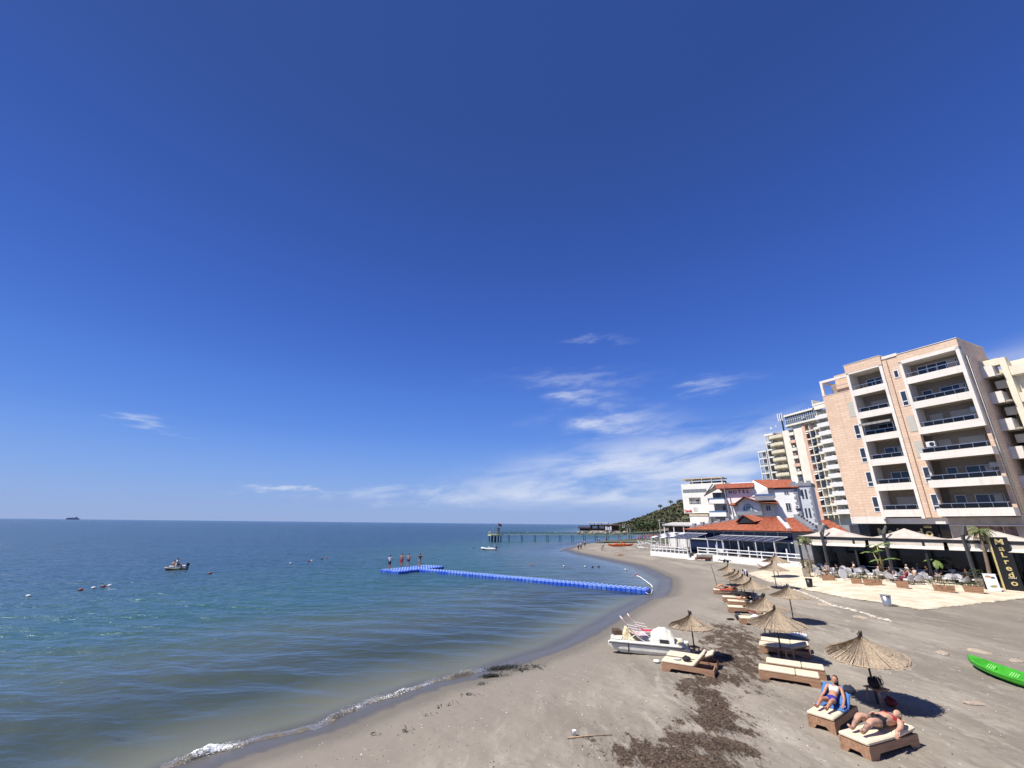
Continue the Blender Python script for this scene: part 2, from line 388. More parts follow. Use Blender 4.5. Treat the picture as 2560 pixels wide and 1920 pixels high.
class NT:
    def __init__(s, nt): s.nt = nt
    def n(s, t, **k):
        q = s.nt.nodes.new(t)
        for a, b in k.items(): setattr(q, a, b)
        return q
    def l(s, a, b): s.nt.links.new(a, b)
    def put(s, sock, v):
        if isinstance(v, (int, float)): sock.default_value = v
        elif isinstance(v, tuple): sock.default_value = v if len(v) == 4 or sock.type == 'VECTOR' else (*v, 1)
        else: s.l(v, sock)
    def math(s, op, a, b=None, clamp=False):
        q = s.n('ShaderNodeMath', operation=op, use_clamp=clamp); s.put(q.inputs[0], a)
        if b is not None: s.put(q.inputs[1], b)
        return q.outputs[0]
    def ramp(s, v, a, b, c=0.0, d=1.0):
        q = s.n('ShaderNodeMapRange', interpolation_type='SMOOTHSTEP'); s.put(q.inputs[0], v)
        for i, x in ((1, a), (2, b), (3, c), (4, d)): q.inputs[i].default_value = x
        return q.outputs[0]
    def noise(s, vec, sc, det=5.0, rough=.6, dist=0.0):
        q = s.n('ShaderNodeTexNoise'); q.inputs['Scale'].default_value = sc; q.inputs['Detail'].default_value = det
        q.inputs['Roughness'].default_value = rough; q.inputs['Distortion'].default_value = dist
        s.l(vec, q.inputs['Vector']); return q.outputs[0]
    def mix(s, f, a, b):
        q = s.n('ShaderNodeMix', data_type='RGBA'); s.put(q.inputs[0], f); s.put(q.inputs[6], a); s.put(q.inputs[7], b); return q.outputs[2]
    def attr(s, name):
        q = s.n('ShaderNodeAttribute', attribute_name=name); return q.outputs['Fac']
    def scale(s, vec, sc, rot=(0, 0, 0)):
        q = s.n('ShaderNodeMapping'); q.inputs['Scale'].default_value = sc; q.inputs['Rotation'].default_value = rot; s.l(vec, q.inputs[0]); return q.outputs[0]
    def bump(s, h, st, dist, nrm=None):
        q = s.n('ShaderNodeBump'); q.inputs['Strength'].default_value = st; q.inputs['Distance'].default_value = dist; s.l(h, q.inputs['Height'])
        if nrm: s.l(nrm, q.inputs['Normal'])
        return q.outputs[0]

sand_m, nt_, bs = new_mat('beach_sand'); k = NT(nt_)
pos = k.n('ShaderNodeNewGeometry').outputs['Position']
sdist = k.attr('shore'); lit = k.attr('litter')
nA = k.noise(k.scale(pos, (.35, .12, .3), (0, 0, -.35)), 1.0, 4, .65); nB = k.noise(pos, 2.2, 5, .7); nC = k.noise(pos, 16, 2, .6); nD = k.noise(k.scale(pos, (1.6, .5, 1), (0, 0, .9)), 1.0, 4, .7, .6)
dry = k.mix(k.ramp(nA, .36, .66), (.202, .175, .141), (.308, .270, .219))
dry = k.mix(k.math('MULTIPLY', k.ramp(nD, .5, .68), .55), dry, (.385, .35, .293))
dry = k.mix(k.math('MULTIPLY', k.ramp(nB, .56, .75), .5), dry, (.125, .106, .083))
far_ = k.math('MULTIPLY', k.ramp(sdist, 14, 22), .45)
dry = k.mix(far_, dry, (.165, .142, .114))
wetn = k.math('ADD', sdist, k.math('MULTIPLY', k.math('SUBTRACT', nB, .5), .9))
damp = k.mix(k.ramp(wetn, 1.5, 2.6), (.15, .134, .112), k.mix(k.ramp(wetn, 2.4, 8.0), (.225, .197, .162), dry))
wet = k.mix(k.ramp(wetn, .9, 1.35), (.095, .088, .08), damp)
dirt = k.ramp(k.math('ADD', lit, k.math('MULTIPLY', k.math('SUBTRACT', k.noise(k.scale(pos, (1, .45, 1), (0, 0, .75)), 3.0, 6, .72), .5), 3.4)), .40, .72)
wet = k.mix(k.ramp(sdist, -.1, -1.2), wet, (.150, .155, .130))
colr = k.mix(k.math('MULTIPLY', dirt, k.ramp(lit, .02, .12)), wet, k.mix(k.ramp(nC, .35, .65), (.034, .023, .016), (.125, .088, .062)))
k.l(colr, bs.inputs['Base Color'])
k.l(k.ramp(wetn, .7, 1.6, .34, .92), bs.inputs['Roughness'])
bs.inputs['Specular IOR Level'].default_value = .22
foot = k.n('ShaderNodeTexVoronoi', feature='F1', voronoi_dimensions='2D'); foot.inputs['Scale'].default_value = 2.6
k.l(pos, foot.inputs['Vector'])
hh = k.math('ADD', k.math('MULTIPLY', k.ramp(foot.outputs['Distance'], .0, .42), .35), k.math('ADD', k.math('MULTIPLY', nB, 1.1), k.math('MULTIPLY', nC, .35)))
hh = k.math('MULTIPLY', hh, k.ramp(sdist, 2.0, 9.0, .06, 1.0))
k.l(k.bump(hh, .5, .06), bs.inputs['Normal'])

rs = np.concatenate([np.linspace(1.5, 9, 40)[:-1], np.geomspace(9, 30, 330)[:-1], np.geomspace(30, 110, 190)[:-1], np.geomspace(110, 520, 110)])
X, Y, na, nr = polar_grid(-82, 80, 560, rs)
x = X.ravel(); y = Y.ravel(); s = shore_dist(x, y); z = hgt(x, y); li = litter(x, y)
z = z+li*0.035*np.clip(1+vnoise(x, y, 9, 4)+vnoise(x, y, 23, 9), 0, 2)
def hsh(ix, iy, k_): q = np.sin(ix*127.1+iy*311.7+k_*74.7)*43758.5453; return q-np.floor(q)
def prints(x, y, cell, a, b_, prob, depth, seed):   # trodden hollows with a low pushed-up rim
    ix = np.floor(x/cell); iy = np.floor(y/cell); o = np.zeros(x.shape)
    for dx in (-1, 0, 1):
        for dy in (-1, 0, 1):
            jx, jy = ix+dx, iy+dy; cx = (jx+.15+.7*hsh(jx, jy, seed))*cell; cy_ = (jy+.15+.7*hsh(jx, jy, seed+1))*cell; th = 6.283*hsh(jx, jy, seed+2); on = hsh(jx, jy, seed+3) < prob; sz = .7+.6*hsh(jx, jy, seed+4)
            p = ((x-cx)*np.cos(th)+(y-cy_)*np.sin(th))/(a*sz); q = (-(x-cx)*np.sin(th)+(y-cy_)*np.cos(th))/(b_*sz); d2 = p*p+q*q; d1 = np.sqrt(d2)
            o += np.where(on, -depth*np.clip(1-d2, 0, 1)+depth*.42*np.exp(-((d1-1.3)/.28)**2), 0)
    return o
sel = (s > 3.0) & (np.hypot(x, y) < 60); tread = np.clip((s[sel]-3)/5, 0, 1)*np.clip(.75+.7*vnoise(x[sel], y[sel], .45, 12), .1, 1)
z[sel] += tread*(prints(x[sel], y[sel], .42, .16, .085, .62, .036, 3)+prints(x[sel], y[sel], .9, .30, .2, .4, .035, 17))
beach = np_mesh('beach', np.stack([x, y, z], 1), grid_faces(na, nr, s > -45), sand_m, {'shore': s, 'litter': li})
tag(beach, 'grey sandy beach with seaweed litter curving along the water', kind='structure')

# ------------------------------------------------------------------ sea
sea_m, nt_, bs = new_mat('sea_water'); k = NT(nt_)
pos = k.n('ShaderNodeNewGeometry').outputs['Position']
dep = k.attr('depth')
nt_.nodes.remove(bs)
f1 = k.noise(k.scale(pos, (.55, 1.1, 1), (0, 0, .35)), 1.55, 4, .62, .3)
f2 = k.noise(k.scale(pos, (.45, 1, 1), (0, 0, .22)), .42, 3, .6)
f3 = k.noise(k.scale(pos, (.35, 1, 1), (0, 0, .1)), .075, 3, .65)
f4 = k.noise(k.scale(pos, (.12, 1, 1), (0, 0, .02)), .012, 3, .6)
ca = k.attr('calm')
b1 = k.bump(k.math('MULTIPLY', k.math('ADD', k.math('MULTIPLY', f1, .6), k.math('MULTIPLY', f2, 2.2)), ca), 1.0, .42)
b1 = k.bump(k.math('MULTIPLY', f3, ca), .6, 2.6, b1)
fr = k.n('ShaderNodeFresnel'); fr.inputs['IOR'].default_value = 1.333; k.l(b1, fr.inputs['Normal'])
fres = k.math('MULTIPLY', k.math('MULTIPLY', fr.outputs[0], .92, True), k.ramp(dep, .0, .22, .25, 1.0))
gl = k.n('ShaderNodeBsdfGlossy'); gl.inputs['Roughness'].default_value = .26; gl.inputs['Color'].default_value = (.74, .87, .92, 1); k.l(b1, gl.inputs['Normal'])
# colour of the water body: green over pale sand, teal, then open blue, with slow darker patches
dd = k.math('ADD', dep, k.math('MULTIPLY', k.math('SUBTRACT', f3, .5), .9))
body = k.mix(k.ramp(dd, .5, 1.6), (.070, .092, .082), (.025, .076, .080))
body = k.mix(k.ramp(dd, 1.4, 3.6), body, (.013, .046, .075))
patch = k.math('MULTIPLY', k.ramp(f4, .46, .62), k.ramp(dd, 2.0, 4.2))
body = k.mix(k.math('MULTIPLY', patch, .7), body, (.014, .034, .070))
df = k.n('ShaderNodeBsdfDiffuse'); k.l(body, df.inputs['Color'])
tp = k.n('ShaderNodeBsdfTransparent'); k.l(k.mix(k.ramp(dep, .0, .9), (.97, .97, .96), (.62, .80, .74)), tp.inputs['Color'])
m1 = k.n('ShaderNodeMixShader'); k.l(k.ramp(dep, .04, 1.0), m1.inputs[0]); k.l(tp.outputs[0], m1.inputs[1]); k.l(df.outputs[0], m1.inputs[2])
m2 = k.n('ShaderNodeMixShader'); k.l(fres, m2.inputs[0]); k.l(m1.outputs[0], m2.inputs[1]); k.l(gl.outputs[0], m2.inputs[2])
k.l(m2.outputs[0], nt_.nodes['Material Output'].inputs['Surface'])
rs = np.concatenate([np.geomspace(3, 60, 200)[:-1], np.geomspace(60, 400, 110)[:-1], np.geomspace(400, 40000, 50)])
X, Y, na, nr = polar_grid(-100, 60, 430, rs)
x = X.ravel(); y = Y.ravel(); r = np.hypot(x, y)
s = np.where(r < 900, shore_dist(x, y), -400)
hz_ = np.where(r < 900, hgt(x, y), -4.0)
near = np.clip(1.8-r/70, 0, 1)
z = near*(0.045*np.sin(1.9*(x*.30+y*.95)+2.6*vnoise(x, y, .45, 3))*(.6+.4*vnoise(x, y, .2, 1))+0.034*np.sin(3.3*(x*.12+y*.99)+3.0*vnoise(x, y, .8, 8))+.018*vnoise(x, y, 3.1, 4))*np.clip(-s/3, 0, 1)
calm = .16+.84*np.clip((-s)/28, 0, 1)
sea = np_mesh('sea', np.stack([x, y, z], 1), grid_faces(na, nr, (s < 3.0)), sea_m, {'depth': np.maximum(-hz_, 0), 'calm': calm})
tag(sea, 'calm blue green sea reaching the horizon', kind='structure')

# ------------------------------------------------------------------ small breaking wave and foam at the near water edge
foam_m, nt_, bs = new_mat('wave_foam'); k = NT(nt_)
pos = k.n('ShaderNodeNewGeometry').outputs['Position']
fo = k.attr('foam')
fn = k.noise(pos, 17, 4, .75, .8); fm = k.noise(pos, 1.7, 4, .6)
al = k.ramp(k.math('ADD', k.math('MULTIPLY', fo, .78), k.math('MULTIPLY', k.math('SUBTRACT', k.math('ADD', k.math('MULTIPLY', fn, .7), k.math('MULTIPLY', fm, .3)), .5), 2.2)), .52, .72)
bs.inputs['Base Color'].default_value = (.78, .80, .80, 1); bs.inputs['Roughness'].default_value = .6
k.l(al, bs.inputs['Alpha'])
wave_m = mat('wave_front', (.19, .17, .135), .15, .25, 5, .3, 14, spec=.5, col2=(.11, .095, .07))
def resample(pts, step):
    out = [pts[0]]; 
    for a, b in zip(pts[:-1], pts[1:]):
        n = max(1, int((b-a).length/step))
        for i in range(1, n+1): out.append(a.lerp(b, i/n))
    return out
def wave_strip(px, name, label, hmax, wdt, foam, off=0.0):
    line = resample([G(u, v, 0.03) for u, v in px], .05)
    m_v = []; fo_v = []; L = len(line)
    prof = [(-1.0, 0.0, 0.0), (-.55, .25, .15), (-.2, .72, .6), (.05, 1.0, 1.0), (.22, .78, 1.0), (.34, .35, .9), (.42, .0, .55), (.75, -.06, .5), (1.25, -.12, .18)]
    for i, p in enumerate(line):
        a = line[max(i-3, 0)]; b = line[min(i+3, L-1)]; t = (b-a).normalized(); n = Vector((t.y, -t.x, 0))   # towards land
        e = min(1, i/(L*.12+1), (L-1-i)/(L*.12+1)); e = max(e, 0)
        w = 1+.35*math.sin(i*.11)+.2*math.sin(i*.37+1); fv = foam(i/(L-1))
        jx = .10*math.sin(i*.07+2)+.05*math.sin(i*.23)
        for d, h, f in prof:
            q = p+n*(d*wdt*(.8+.2*w)+jx+off)
            jit = (mnoise.noise((q.x*6, q.y*6, i*.02))*.35+.85)
            m_v.append((q.x, q.y, max(.012, hmax*h*e*w*jit*(0.35+.65*min(1, fv))+.014))); fo_v.append(f*fv*min(1, e*3))
    K = len(prof)
    faces = np.array([(i*K+j, i*K+j+1, (i+1)*K+j+1, (i+1)*K+j) for i in range(L-1) for j in range(K-1)])
    co = np.array(m_v)
    zb = hgt(co[:, 0], co[:, 1]); co[:, 2] = np.maximum(co[:, 2], zb+.012)
    o = np_mesh(name, co, faces, foam_m, {'foam': np.array(fo_v)})
    kk_ = [j for j, q in enumerate(prof) if -.6 < q[0] < .45]; n2_ = len(kk_)
    cv_ = np.array([[co[i*K+j] for j in kk_] for i in range(L)]).reshape(-1, 3); cv_[:, 2] -= .008; cv_[:, 2] = np.maximum(cv_[:, 2], .004)
    o2 = np_mesh('wave_face', cv_, np.array([(i*n2_+j, i*n2_+j+1, (i+1)*n2_+j+1, (i+1)*n2_+j) for i in range(L-1) for j in range(n2_-1)]), wave_m); tag(o2, 'brownish face of the '+label.replace('white ', ''), kind='stuff')
    fl = MB(); R = random.Random(L)
    for i, p in enumerate(line):
        t = i/(L-1); fv = foam(t); a = line[max(i-3, 0)]; b = line[min(i+3, L-1)]; tt = (b-a).normalized(); n = Vector((tt.y, -tt.x, 0))
        jx = .10*math.sin(i*.07+2)+.05*math.sin(i*.23)
        for _ in range(int(R.random()+max(0, fv-.27)*30)):
            dq = R.gauss(.12, .17)*wdt*1.3; q = p+n*(dq+jx)+tt*R.uniform(-.04, .04); zq_ = .02+hmax*max(0, 1-abs(dq/wdt-.08)*1.7)*R.uniform(.5, 1.15); zq_ = max(zq_, ground(q.x, q.y)+.012); r_ = R.uniform(.004, .013)
            c = Vector((q.x, q.y, zq_+r_*.3)); th_ = R.uniform(0, 6.28); e1 = Vector((math.cos(th_), math.sin(th_), R.uniform(-.35, .35)))*r_*R.uniform(.8, 1.7); e2 = Vector((-math.sin(th_), math.cos(th_), R.uniform(-.35, .35)))*r_*R.uniform(.5, 1.0)
            fl.add([c-e1, c-e2*.9+e1*.2, c+e1, c+e2-e1*.2], [(0, 1, 2, 3)])
    if fl.v: tag(fl.build('foam_flecks', foamw, fix=False), 'white foam flecks of the '+label.replace('white ', ''), kind='stuff')
    return tag(o, label, kind='stuff')
foamw = mat('foam_white', (.80, .82, .82), .6, .06, 20)
wave_strip([(400, 1915), (470, 1893), (530, 1878), (610, 1862), (690, 1840), (795, 1813)], 'breaking_wave', 'white foaming wave breaking at the bottom water edge', .13, .42,
           lambda t: .75*max(0, 1-abs(t-.30)/.30)+.28)
wave_strip([(770, 1822), (800, 1812), (860, 1785), (916, 1763), (990, 1738), (1060, 1712), (1150, 1690), (1215, 1672)], 'breaking_wave', 'low sparkling wave rolling onto wet sand', .17, .40,
           lambda t: .48*max(0, 1-abs(t-.42)/.45)+.31+.3*max(0, 1-abs(t-.88)/.1))
wave_strip([(1400, 1377), (1412, 1372), (1440, 1366)], 'breaking_wave', 'small white wash at the far beach tip', .22, .8, lambda t: .5)

# ------------------------------------------------------------------ pale gravel terrace in front of the cafe
grav_m, nt_, bs = new_mat('pale_gravel'); k = NT(nt_)
pos = k.n('ShaderNodeNewGeometry').outputs['Position']
ga = k.noise(pos, .8, 6, .65); gb = k.noise(pos, 9, 6, .7)
ed = k.attr('edge')
gc = k.mix(k.ramp(ga, .35, .65), (.50, .42, .30), (.68, .60, .46)); gc = k.mix(k.math('MULTIPLY', k.ramp(gb, .5, .7), .6), gc, (.34, .27, .19))
k.l(gc, bs.inputs['Base Color']); bs.inputs['Roughness'].default_value = .95
k.l(k.bump(gb, .8, .03), bs.inputs['Normal'])
k.l(k.ramp(k.math('ADD', ed, k.math('MULTIPLY', k.math('SUBTRACT', k.noise(pos, 1.2, 6, .7), .5), 1.6)), .25, .55), bs.inputs['Alpha'])
GP = [Vector((29.2, 57.5)), Vector((27.6, 50)), Vector((27.4, 43)), Vector((27.6, 38.6)), Vector((28.6, 36.2)), Vector((29.1, 32.9)), Vector((35, 35.2)), Vector((46, 39.3)), Vector((60, 45)), Vector((58, 62)), Vector((44, 75)), Vector((37, 64.5))]
def poly_sd(P, x, y):
    best = np.full(x.shape, 1e18); ins = np.zeros(x.shape, bool); n = len(P)
    for i in range(n):
        ax, ay = P[i]; bx, by = P[(i+1) % n]; dx, dy = bx-ax, by-ay
        t = np.clip(((x-ax)*dx+(y-ay)*dy)/(dx*dx+dy*dy), 0, 1); best = np.minimum(best, (x-ax-t*dx)**2+(y-ay-t*dy)**2)
        c = ((ay > y) != (by > y))
        if by != ay: ins ^= c & (x < (bx-ax)*(y-ay)/(by-ay)+ax)
    return np.where(ins, 1, -1)*np.sqrt(best)
xs = np.arange(24, 62, .3); ys = np.arange(30, 78, .3); X, Y = np.meshgrid(xs, ys); x = X.ravel(); y = Y.ravel()
e = poly_sd(GP, x, y)
tz = hgt(x, y)+.02+.08*np.clip(e/2.0, 0, 1)+.5*np.clip((e-.5)/7, 0, 1)
def terrace_z(px, py):
    e_ = float(poly_sd(GP, np.array([px]), np.array([py]))[0])
    return ground(px, py)+.02+.08*min(1, max(0, e_/2))+.5*min(1, max(0, (e_-.5)/7))
def GTT(u, v):
    z = 1.0
    for _ in range(14):
        p = G(u, v, z); z = z*.4+.6*terrace_z(p.x, p.y)
    return G(u, v, z)
gt = np_mesh('gravel_terrace', np.stack([x, y, tz], 1), grid_faces(len(xs), len(ys), e > -.8), grav_m, {'edge': e})
tag(gt, 'pale gravel terrace in front of the cafe', kind='structure')

# ------------------------------------------------------------------ hillside behind the buildings
hill_m, nt_, bs = new_mat('hillside'); k = NT(nt_)
pos = k.n('ShaderNodeNewGeometry').outputs['Position']
ha = k.noise(pos, .035, 7, .65); hb = k.noise(pos, .25, 6, .7)
hc = k.mix(k.ramp(ha, .50, .66), (.085, .085, .045), (.19, .155, .105)); hc = k.mix(k.ramp(hb, .52, .66), hc, (.030, .042, .016))
k.l(hc, bs.inputs['Base Color']); bs.inputs['Roughness'].default_value = .95
def hill_h(x, y):
    a = np.degrees(np.arctan2(x, y)); r = np.hypot(x, y)
    prof = np.interp(a, [9, 12, 14.5, 16.4, 19, 21, 24, 30, 40, 48, 52, 80], [0, 1.5, 6, 11, 20, 28, 31, 33, 36, 56, 66, 90])
    ramp = np.clip((r-230-np.interp(a, [9, 20, 50], [90, 40, -70]))/250, 0, 1); ramp = ramp*ramp*(3-2*ramp)
    return .8+prof*ramp*(1+.16*vnoise(x, y, .03, 2)+.07*vnoise(x, y, .09, 6))
X, Y, na, nr = polar_grid(8, 80, 240, np.linspace(150, 760, 150)); x = X.ravel(); y = Y.ravel()
hl = np_mesh('hill', np.stack([x, y, hill_h(x, y)], 1), grid_faces(na, nr, (shore_dist(x, y) > 4)), hill_m)
tag(hl, 'scrub covered hill rising behind the white hotel', kind='structure')
leaf_a = mat('leaf_dark', (.045, .075, .022), .8, .35, 2.0); leaf_b = mat('leaf_olive', (.085, .10, .035), .8, .35, 2.0); leaf_c = mat('leaf_bright', (.10, .16, .035), .7, .3, 3.0)
leaf_y = mat('leaf_yellow', (.30, .24, .05), .8, .35, 3.0)
def clump(m, c, r, n, leaf, R, flat=.75):
    for _ in range(n):
        t = R.uniform(0, 2*math.pi); ph = math.acos(R.uniform(-.35, 1)); q = R.uniform(.55, 1)**.5
        p = Vector(c)+Vector((r*q*math.sin(ph)*math.cos(t), r*q*math.sin(ph)*math.sin(t), r*flat*q*math.cos(ph)))
        a = Vector((R.gauss(0, 1), R.gauss(0, 1), R.gauss(0, .6))).normalized()*leaf; b = a.cross(Vector((R.gauss(0, 1), R.gauss(0, 1), R.gauss(0, 1)))).normalized()*leaf*R.uniform(.4, .8)
        m.add([p-a, p-b*.9, p+a, p+b], [(0, 1, 2, 3)], R.choice((0, 0, 1)))
m = MB(); R = random.Random(3); cnt = 0
while cnt < 2200:
    a = math.radians(R.choice((R.uniform(10, 24), R.uniform(10, 24), R.uniform(10, 24), R.uniform(49, 57)))); r = R.uniform(215, 600); px, py = r*math.sin(a), r*math.cos(a)
    if mnoise.noise((px*.02, py*.02, 0)) < -.25 or sd1(px, py) < 14: continue
    hz1 = float(hill_h(np.array([px]), np.array([py]))[0])
    if hz1 < 1.6 and R.random() < .7: continue
    rr = R.uniform(1.0, 3.2); clump(m, (px, py, hz1+rr*.25), rr, 16, rr*.42, R); cnt += 1
o = m.build('hillside_scrub', [mat('scrub_olive', (.075, .085, .038), .9, .3, .2), mat('scrub_dry', (.125, .115, .06), .9, .3, .2)], fix=False); tag(o, 'dense olive scrub covering the hillside', 'scrub', kind='stuff')
# ------------------------------------------------------------------ facade materials
def brick_mat(name, fr, c1, c2, mortar, bw, bh, msize=.012, offset=.5, rough=.7, big=.25):
    m, nt, b = new_mat(name); k = NT(nt)
    pos = k.n('ShaderNodeNewGeometry').outputs['Position']
    dp = k.n('ShaderNodeVectorMath', operation='DOT_PRODUCT'); k.l(pos, dp.inputs[0]); dp.inputs[1].default_value = (fr.d.x, fr.d.y, 0)
    dq = k.n('ShaderNodeVectorMath', operation='DOT_PRODUCT'); k.l(pos, dq.inputs[0]); dq.inputs[1].default_value = (fr.n.x, fr.n.y, 0)
    sp = k.n('ShaderNodeSeparateXYZ'); k.l(pos, sp.inputs[0])
    cb = k.n('ShaderNodeCombineXYZ'); k.l(k.math('ADD', dp.outputs['Value'], k.math('MULTIPLY', dq.outputs['Value'], 1.0)), cb.inputs[0]); k.l(sp.outputs[2], cb.inputs[1])
    bt = k.n('ShaderNodeTexBrick'); k.l(cb.outputs[0], bt.inputs['Vector']); bt.offset = offset
    bt.inputs['Color1'].default_value = (*c1, 1); bt.inputs['Color2'].default_value = (*c2, 1); bt.inputs['Mortar'].default_value = (*mortar, 1)
    bt.inputs['Scale'].default_value = 1; bt.inputs['Brick Width'].default_value = bw; bt.inputs['Row Height'].default_value = bh; bt.inputs['Mortar Size'].default_value = msize
    nz = k.noise(pos, 1.3, 5, .6)
    vein = k.noise(pos, 5.0, 4, .7, 2.0)
    q = k.mix(k.math('MULTIPLY', k.ramp(nz, .45, .75), big), bt.outputs['Color'], tuple(x*.78 for x in c2))
    q = k.mix(k.math('MULTIPLY', k.ramp(vein, .60, .68), .25), q, tuple(x*.7 for x in c2))
    st = k.noise(k.scale(pos, (2.2, 2.2, .16)), 1.0, 4, .6)
    q = k.mix(k.math('MULTIPLY', k.ramp(st, .52, .74), .30), q, tuple(x*.62 for x in c2))
    k.l(q, b.inputs['Base Color']); b.inputs['Roughness'].default_value = rough
    k.l(k.bump(bt.outputs['Fac'], -.25, .02), b.inputs['Normal'])
    return m
def text_mesh(body, size, extr=.03, bold=.03):
    cu = bpy.data.curves.new('lettering', 'FONT'); cu.body = body; cu.size = size; cu.extrude = extr; cu.offset = size*bold
    cu.align_x = 'CENTER'; cu.align_y = 'CENTER'
    o = bpy.data.objects.new('lettering', cu); C.objects.link(o)
    dg = bpy.context.evaluated_depsgraph_get(); me = bpy.data.meshes.new_from_object(o.evaluated_get(dg))
    bpy.data.objects.remove(o); bpy.data.curves.remove(cu)
    return me
def text_on(fr, body, size, s, z, d, mtl, parent, name='lettering', tilt=0.0, sx=1.0, extr=.03, bold=.03):
    me = text_mesh(body, size, extr, bold); me.materials.clear(); me.materials.append(mtl)
    R = Vector((-fr.d.x, -fr.d.y, 0)); U = Vector((0, 0, 1)); N_ = Vector((fr.n.x, fr.n.y, 0))
    p = fr.p(s, z, d)-ORG.get(parent, Vector())
    for v in me.vertices:
        c = v.co.copy(); v.co = p+R*c.x*sx+U*c.y+N_*c.z
    o = bpy.data.objects.new(name, me); C.objects.link(o); o.parent = parent; ORG[o] = ORG.get(parent, Vector())
    return o
def window(fr, parent, s0, s1, z0, z1, d, frame=alu, glass=winglass, mull=0, fw=.06, depth=.06, name='window'):
    m = MB()
    fr.box(m, s0, s1, z0, z0+fw, d, d+depth); fr.box(m, s0, s1, z1-fw, z1, d, d+depth)
    fr.box(m, s0, s0+fw, z0+fw, z1-fw, d, d+depth); fr.box(m, s1-fw, s1, z0+fw, z1-fw, d, d+depth)
    for i in range(mull):
        c = s0+(s1-s0)*(i+1)/(mull+1); fr.box(m, c-fw/2, c+fw/2, z0+fw, z1-fw, d, d+depth)
    w = m.build(name, frame, parent)
    g = MB(); fr.box(g, s0+fw*.6, s1-fw*.6, z0+fw*.6, z1-fw*.6, d+.004, d+depth*.45); g.build('pane', glass, w)
    return w

# ================================================================== near apartment tower
FT = Fr((49.36, 42.6), (-.415, .91))
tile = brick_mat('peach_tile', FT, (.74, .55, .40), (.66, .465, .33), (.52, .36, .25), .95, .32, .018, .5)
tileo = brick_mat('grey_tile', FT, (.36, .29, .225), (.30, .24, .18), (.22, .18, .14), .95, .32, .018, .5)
marble = brick_mat('pale_marble', FT, (.80, .74, .66), (.73, .67, .59), (.60, .54, .47), 1.2, .4, .008, .5, .55, .15)
tower = thing('apartment_building', 'near tower with peach tiles, pale marble balcony bands and dark glass railings', 'building', FT.p(7, .9, 0))
B = [22.4-3*i for i in range(6)]          # undersides of the six balcony bands (band = B .. B+.8)
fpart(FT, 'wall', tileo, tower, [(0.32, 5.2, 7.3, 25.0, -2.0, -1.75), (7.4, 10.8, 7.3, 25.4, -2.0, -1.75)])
fpart(FT, 'tiled_wall', tile, tower, [(11.12, 14.65, 7.5, 23.4, -.5, 0), (5.52, 7.1, 7.3, 26.2, -.6, -.05), (7.05, 11.15, 25.6, 26.75, -2, .25), (0.0, 5.5, 25.4, 26.3, -6.5, .02), (11.15, 13.3, 23.46, 26.2, -4, -1.2),
                                     (6.6, 7.07, 7.3, 26.0, -.06, .12), (11.1, 14.65, 23.38, 23.46, -.7, .03)])
for b_ in [(-.02, .3, 7.3, 25.38, -6.5, -.4), (14.3, 14.65, 7.5, 23.38, -8, -.5)]: fpart(FT, 'side_wall', tile, tower, [b_])
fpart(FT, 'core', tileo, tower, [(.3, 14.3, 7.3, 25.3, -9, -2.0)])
fpart(FT, 'parapet_cap', marble, tower, [(5.45, 7.06, 26.2, 26.55, -1, .06), (-.06, 5.5, 26.3, 26.36, -6.5, .08), (7.02, 11.2, 26.75, 26.8, -2, .3)])
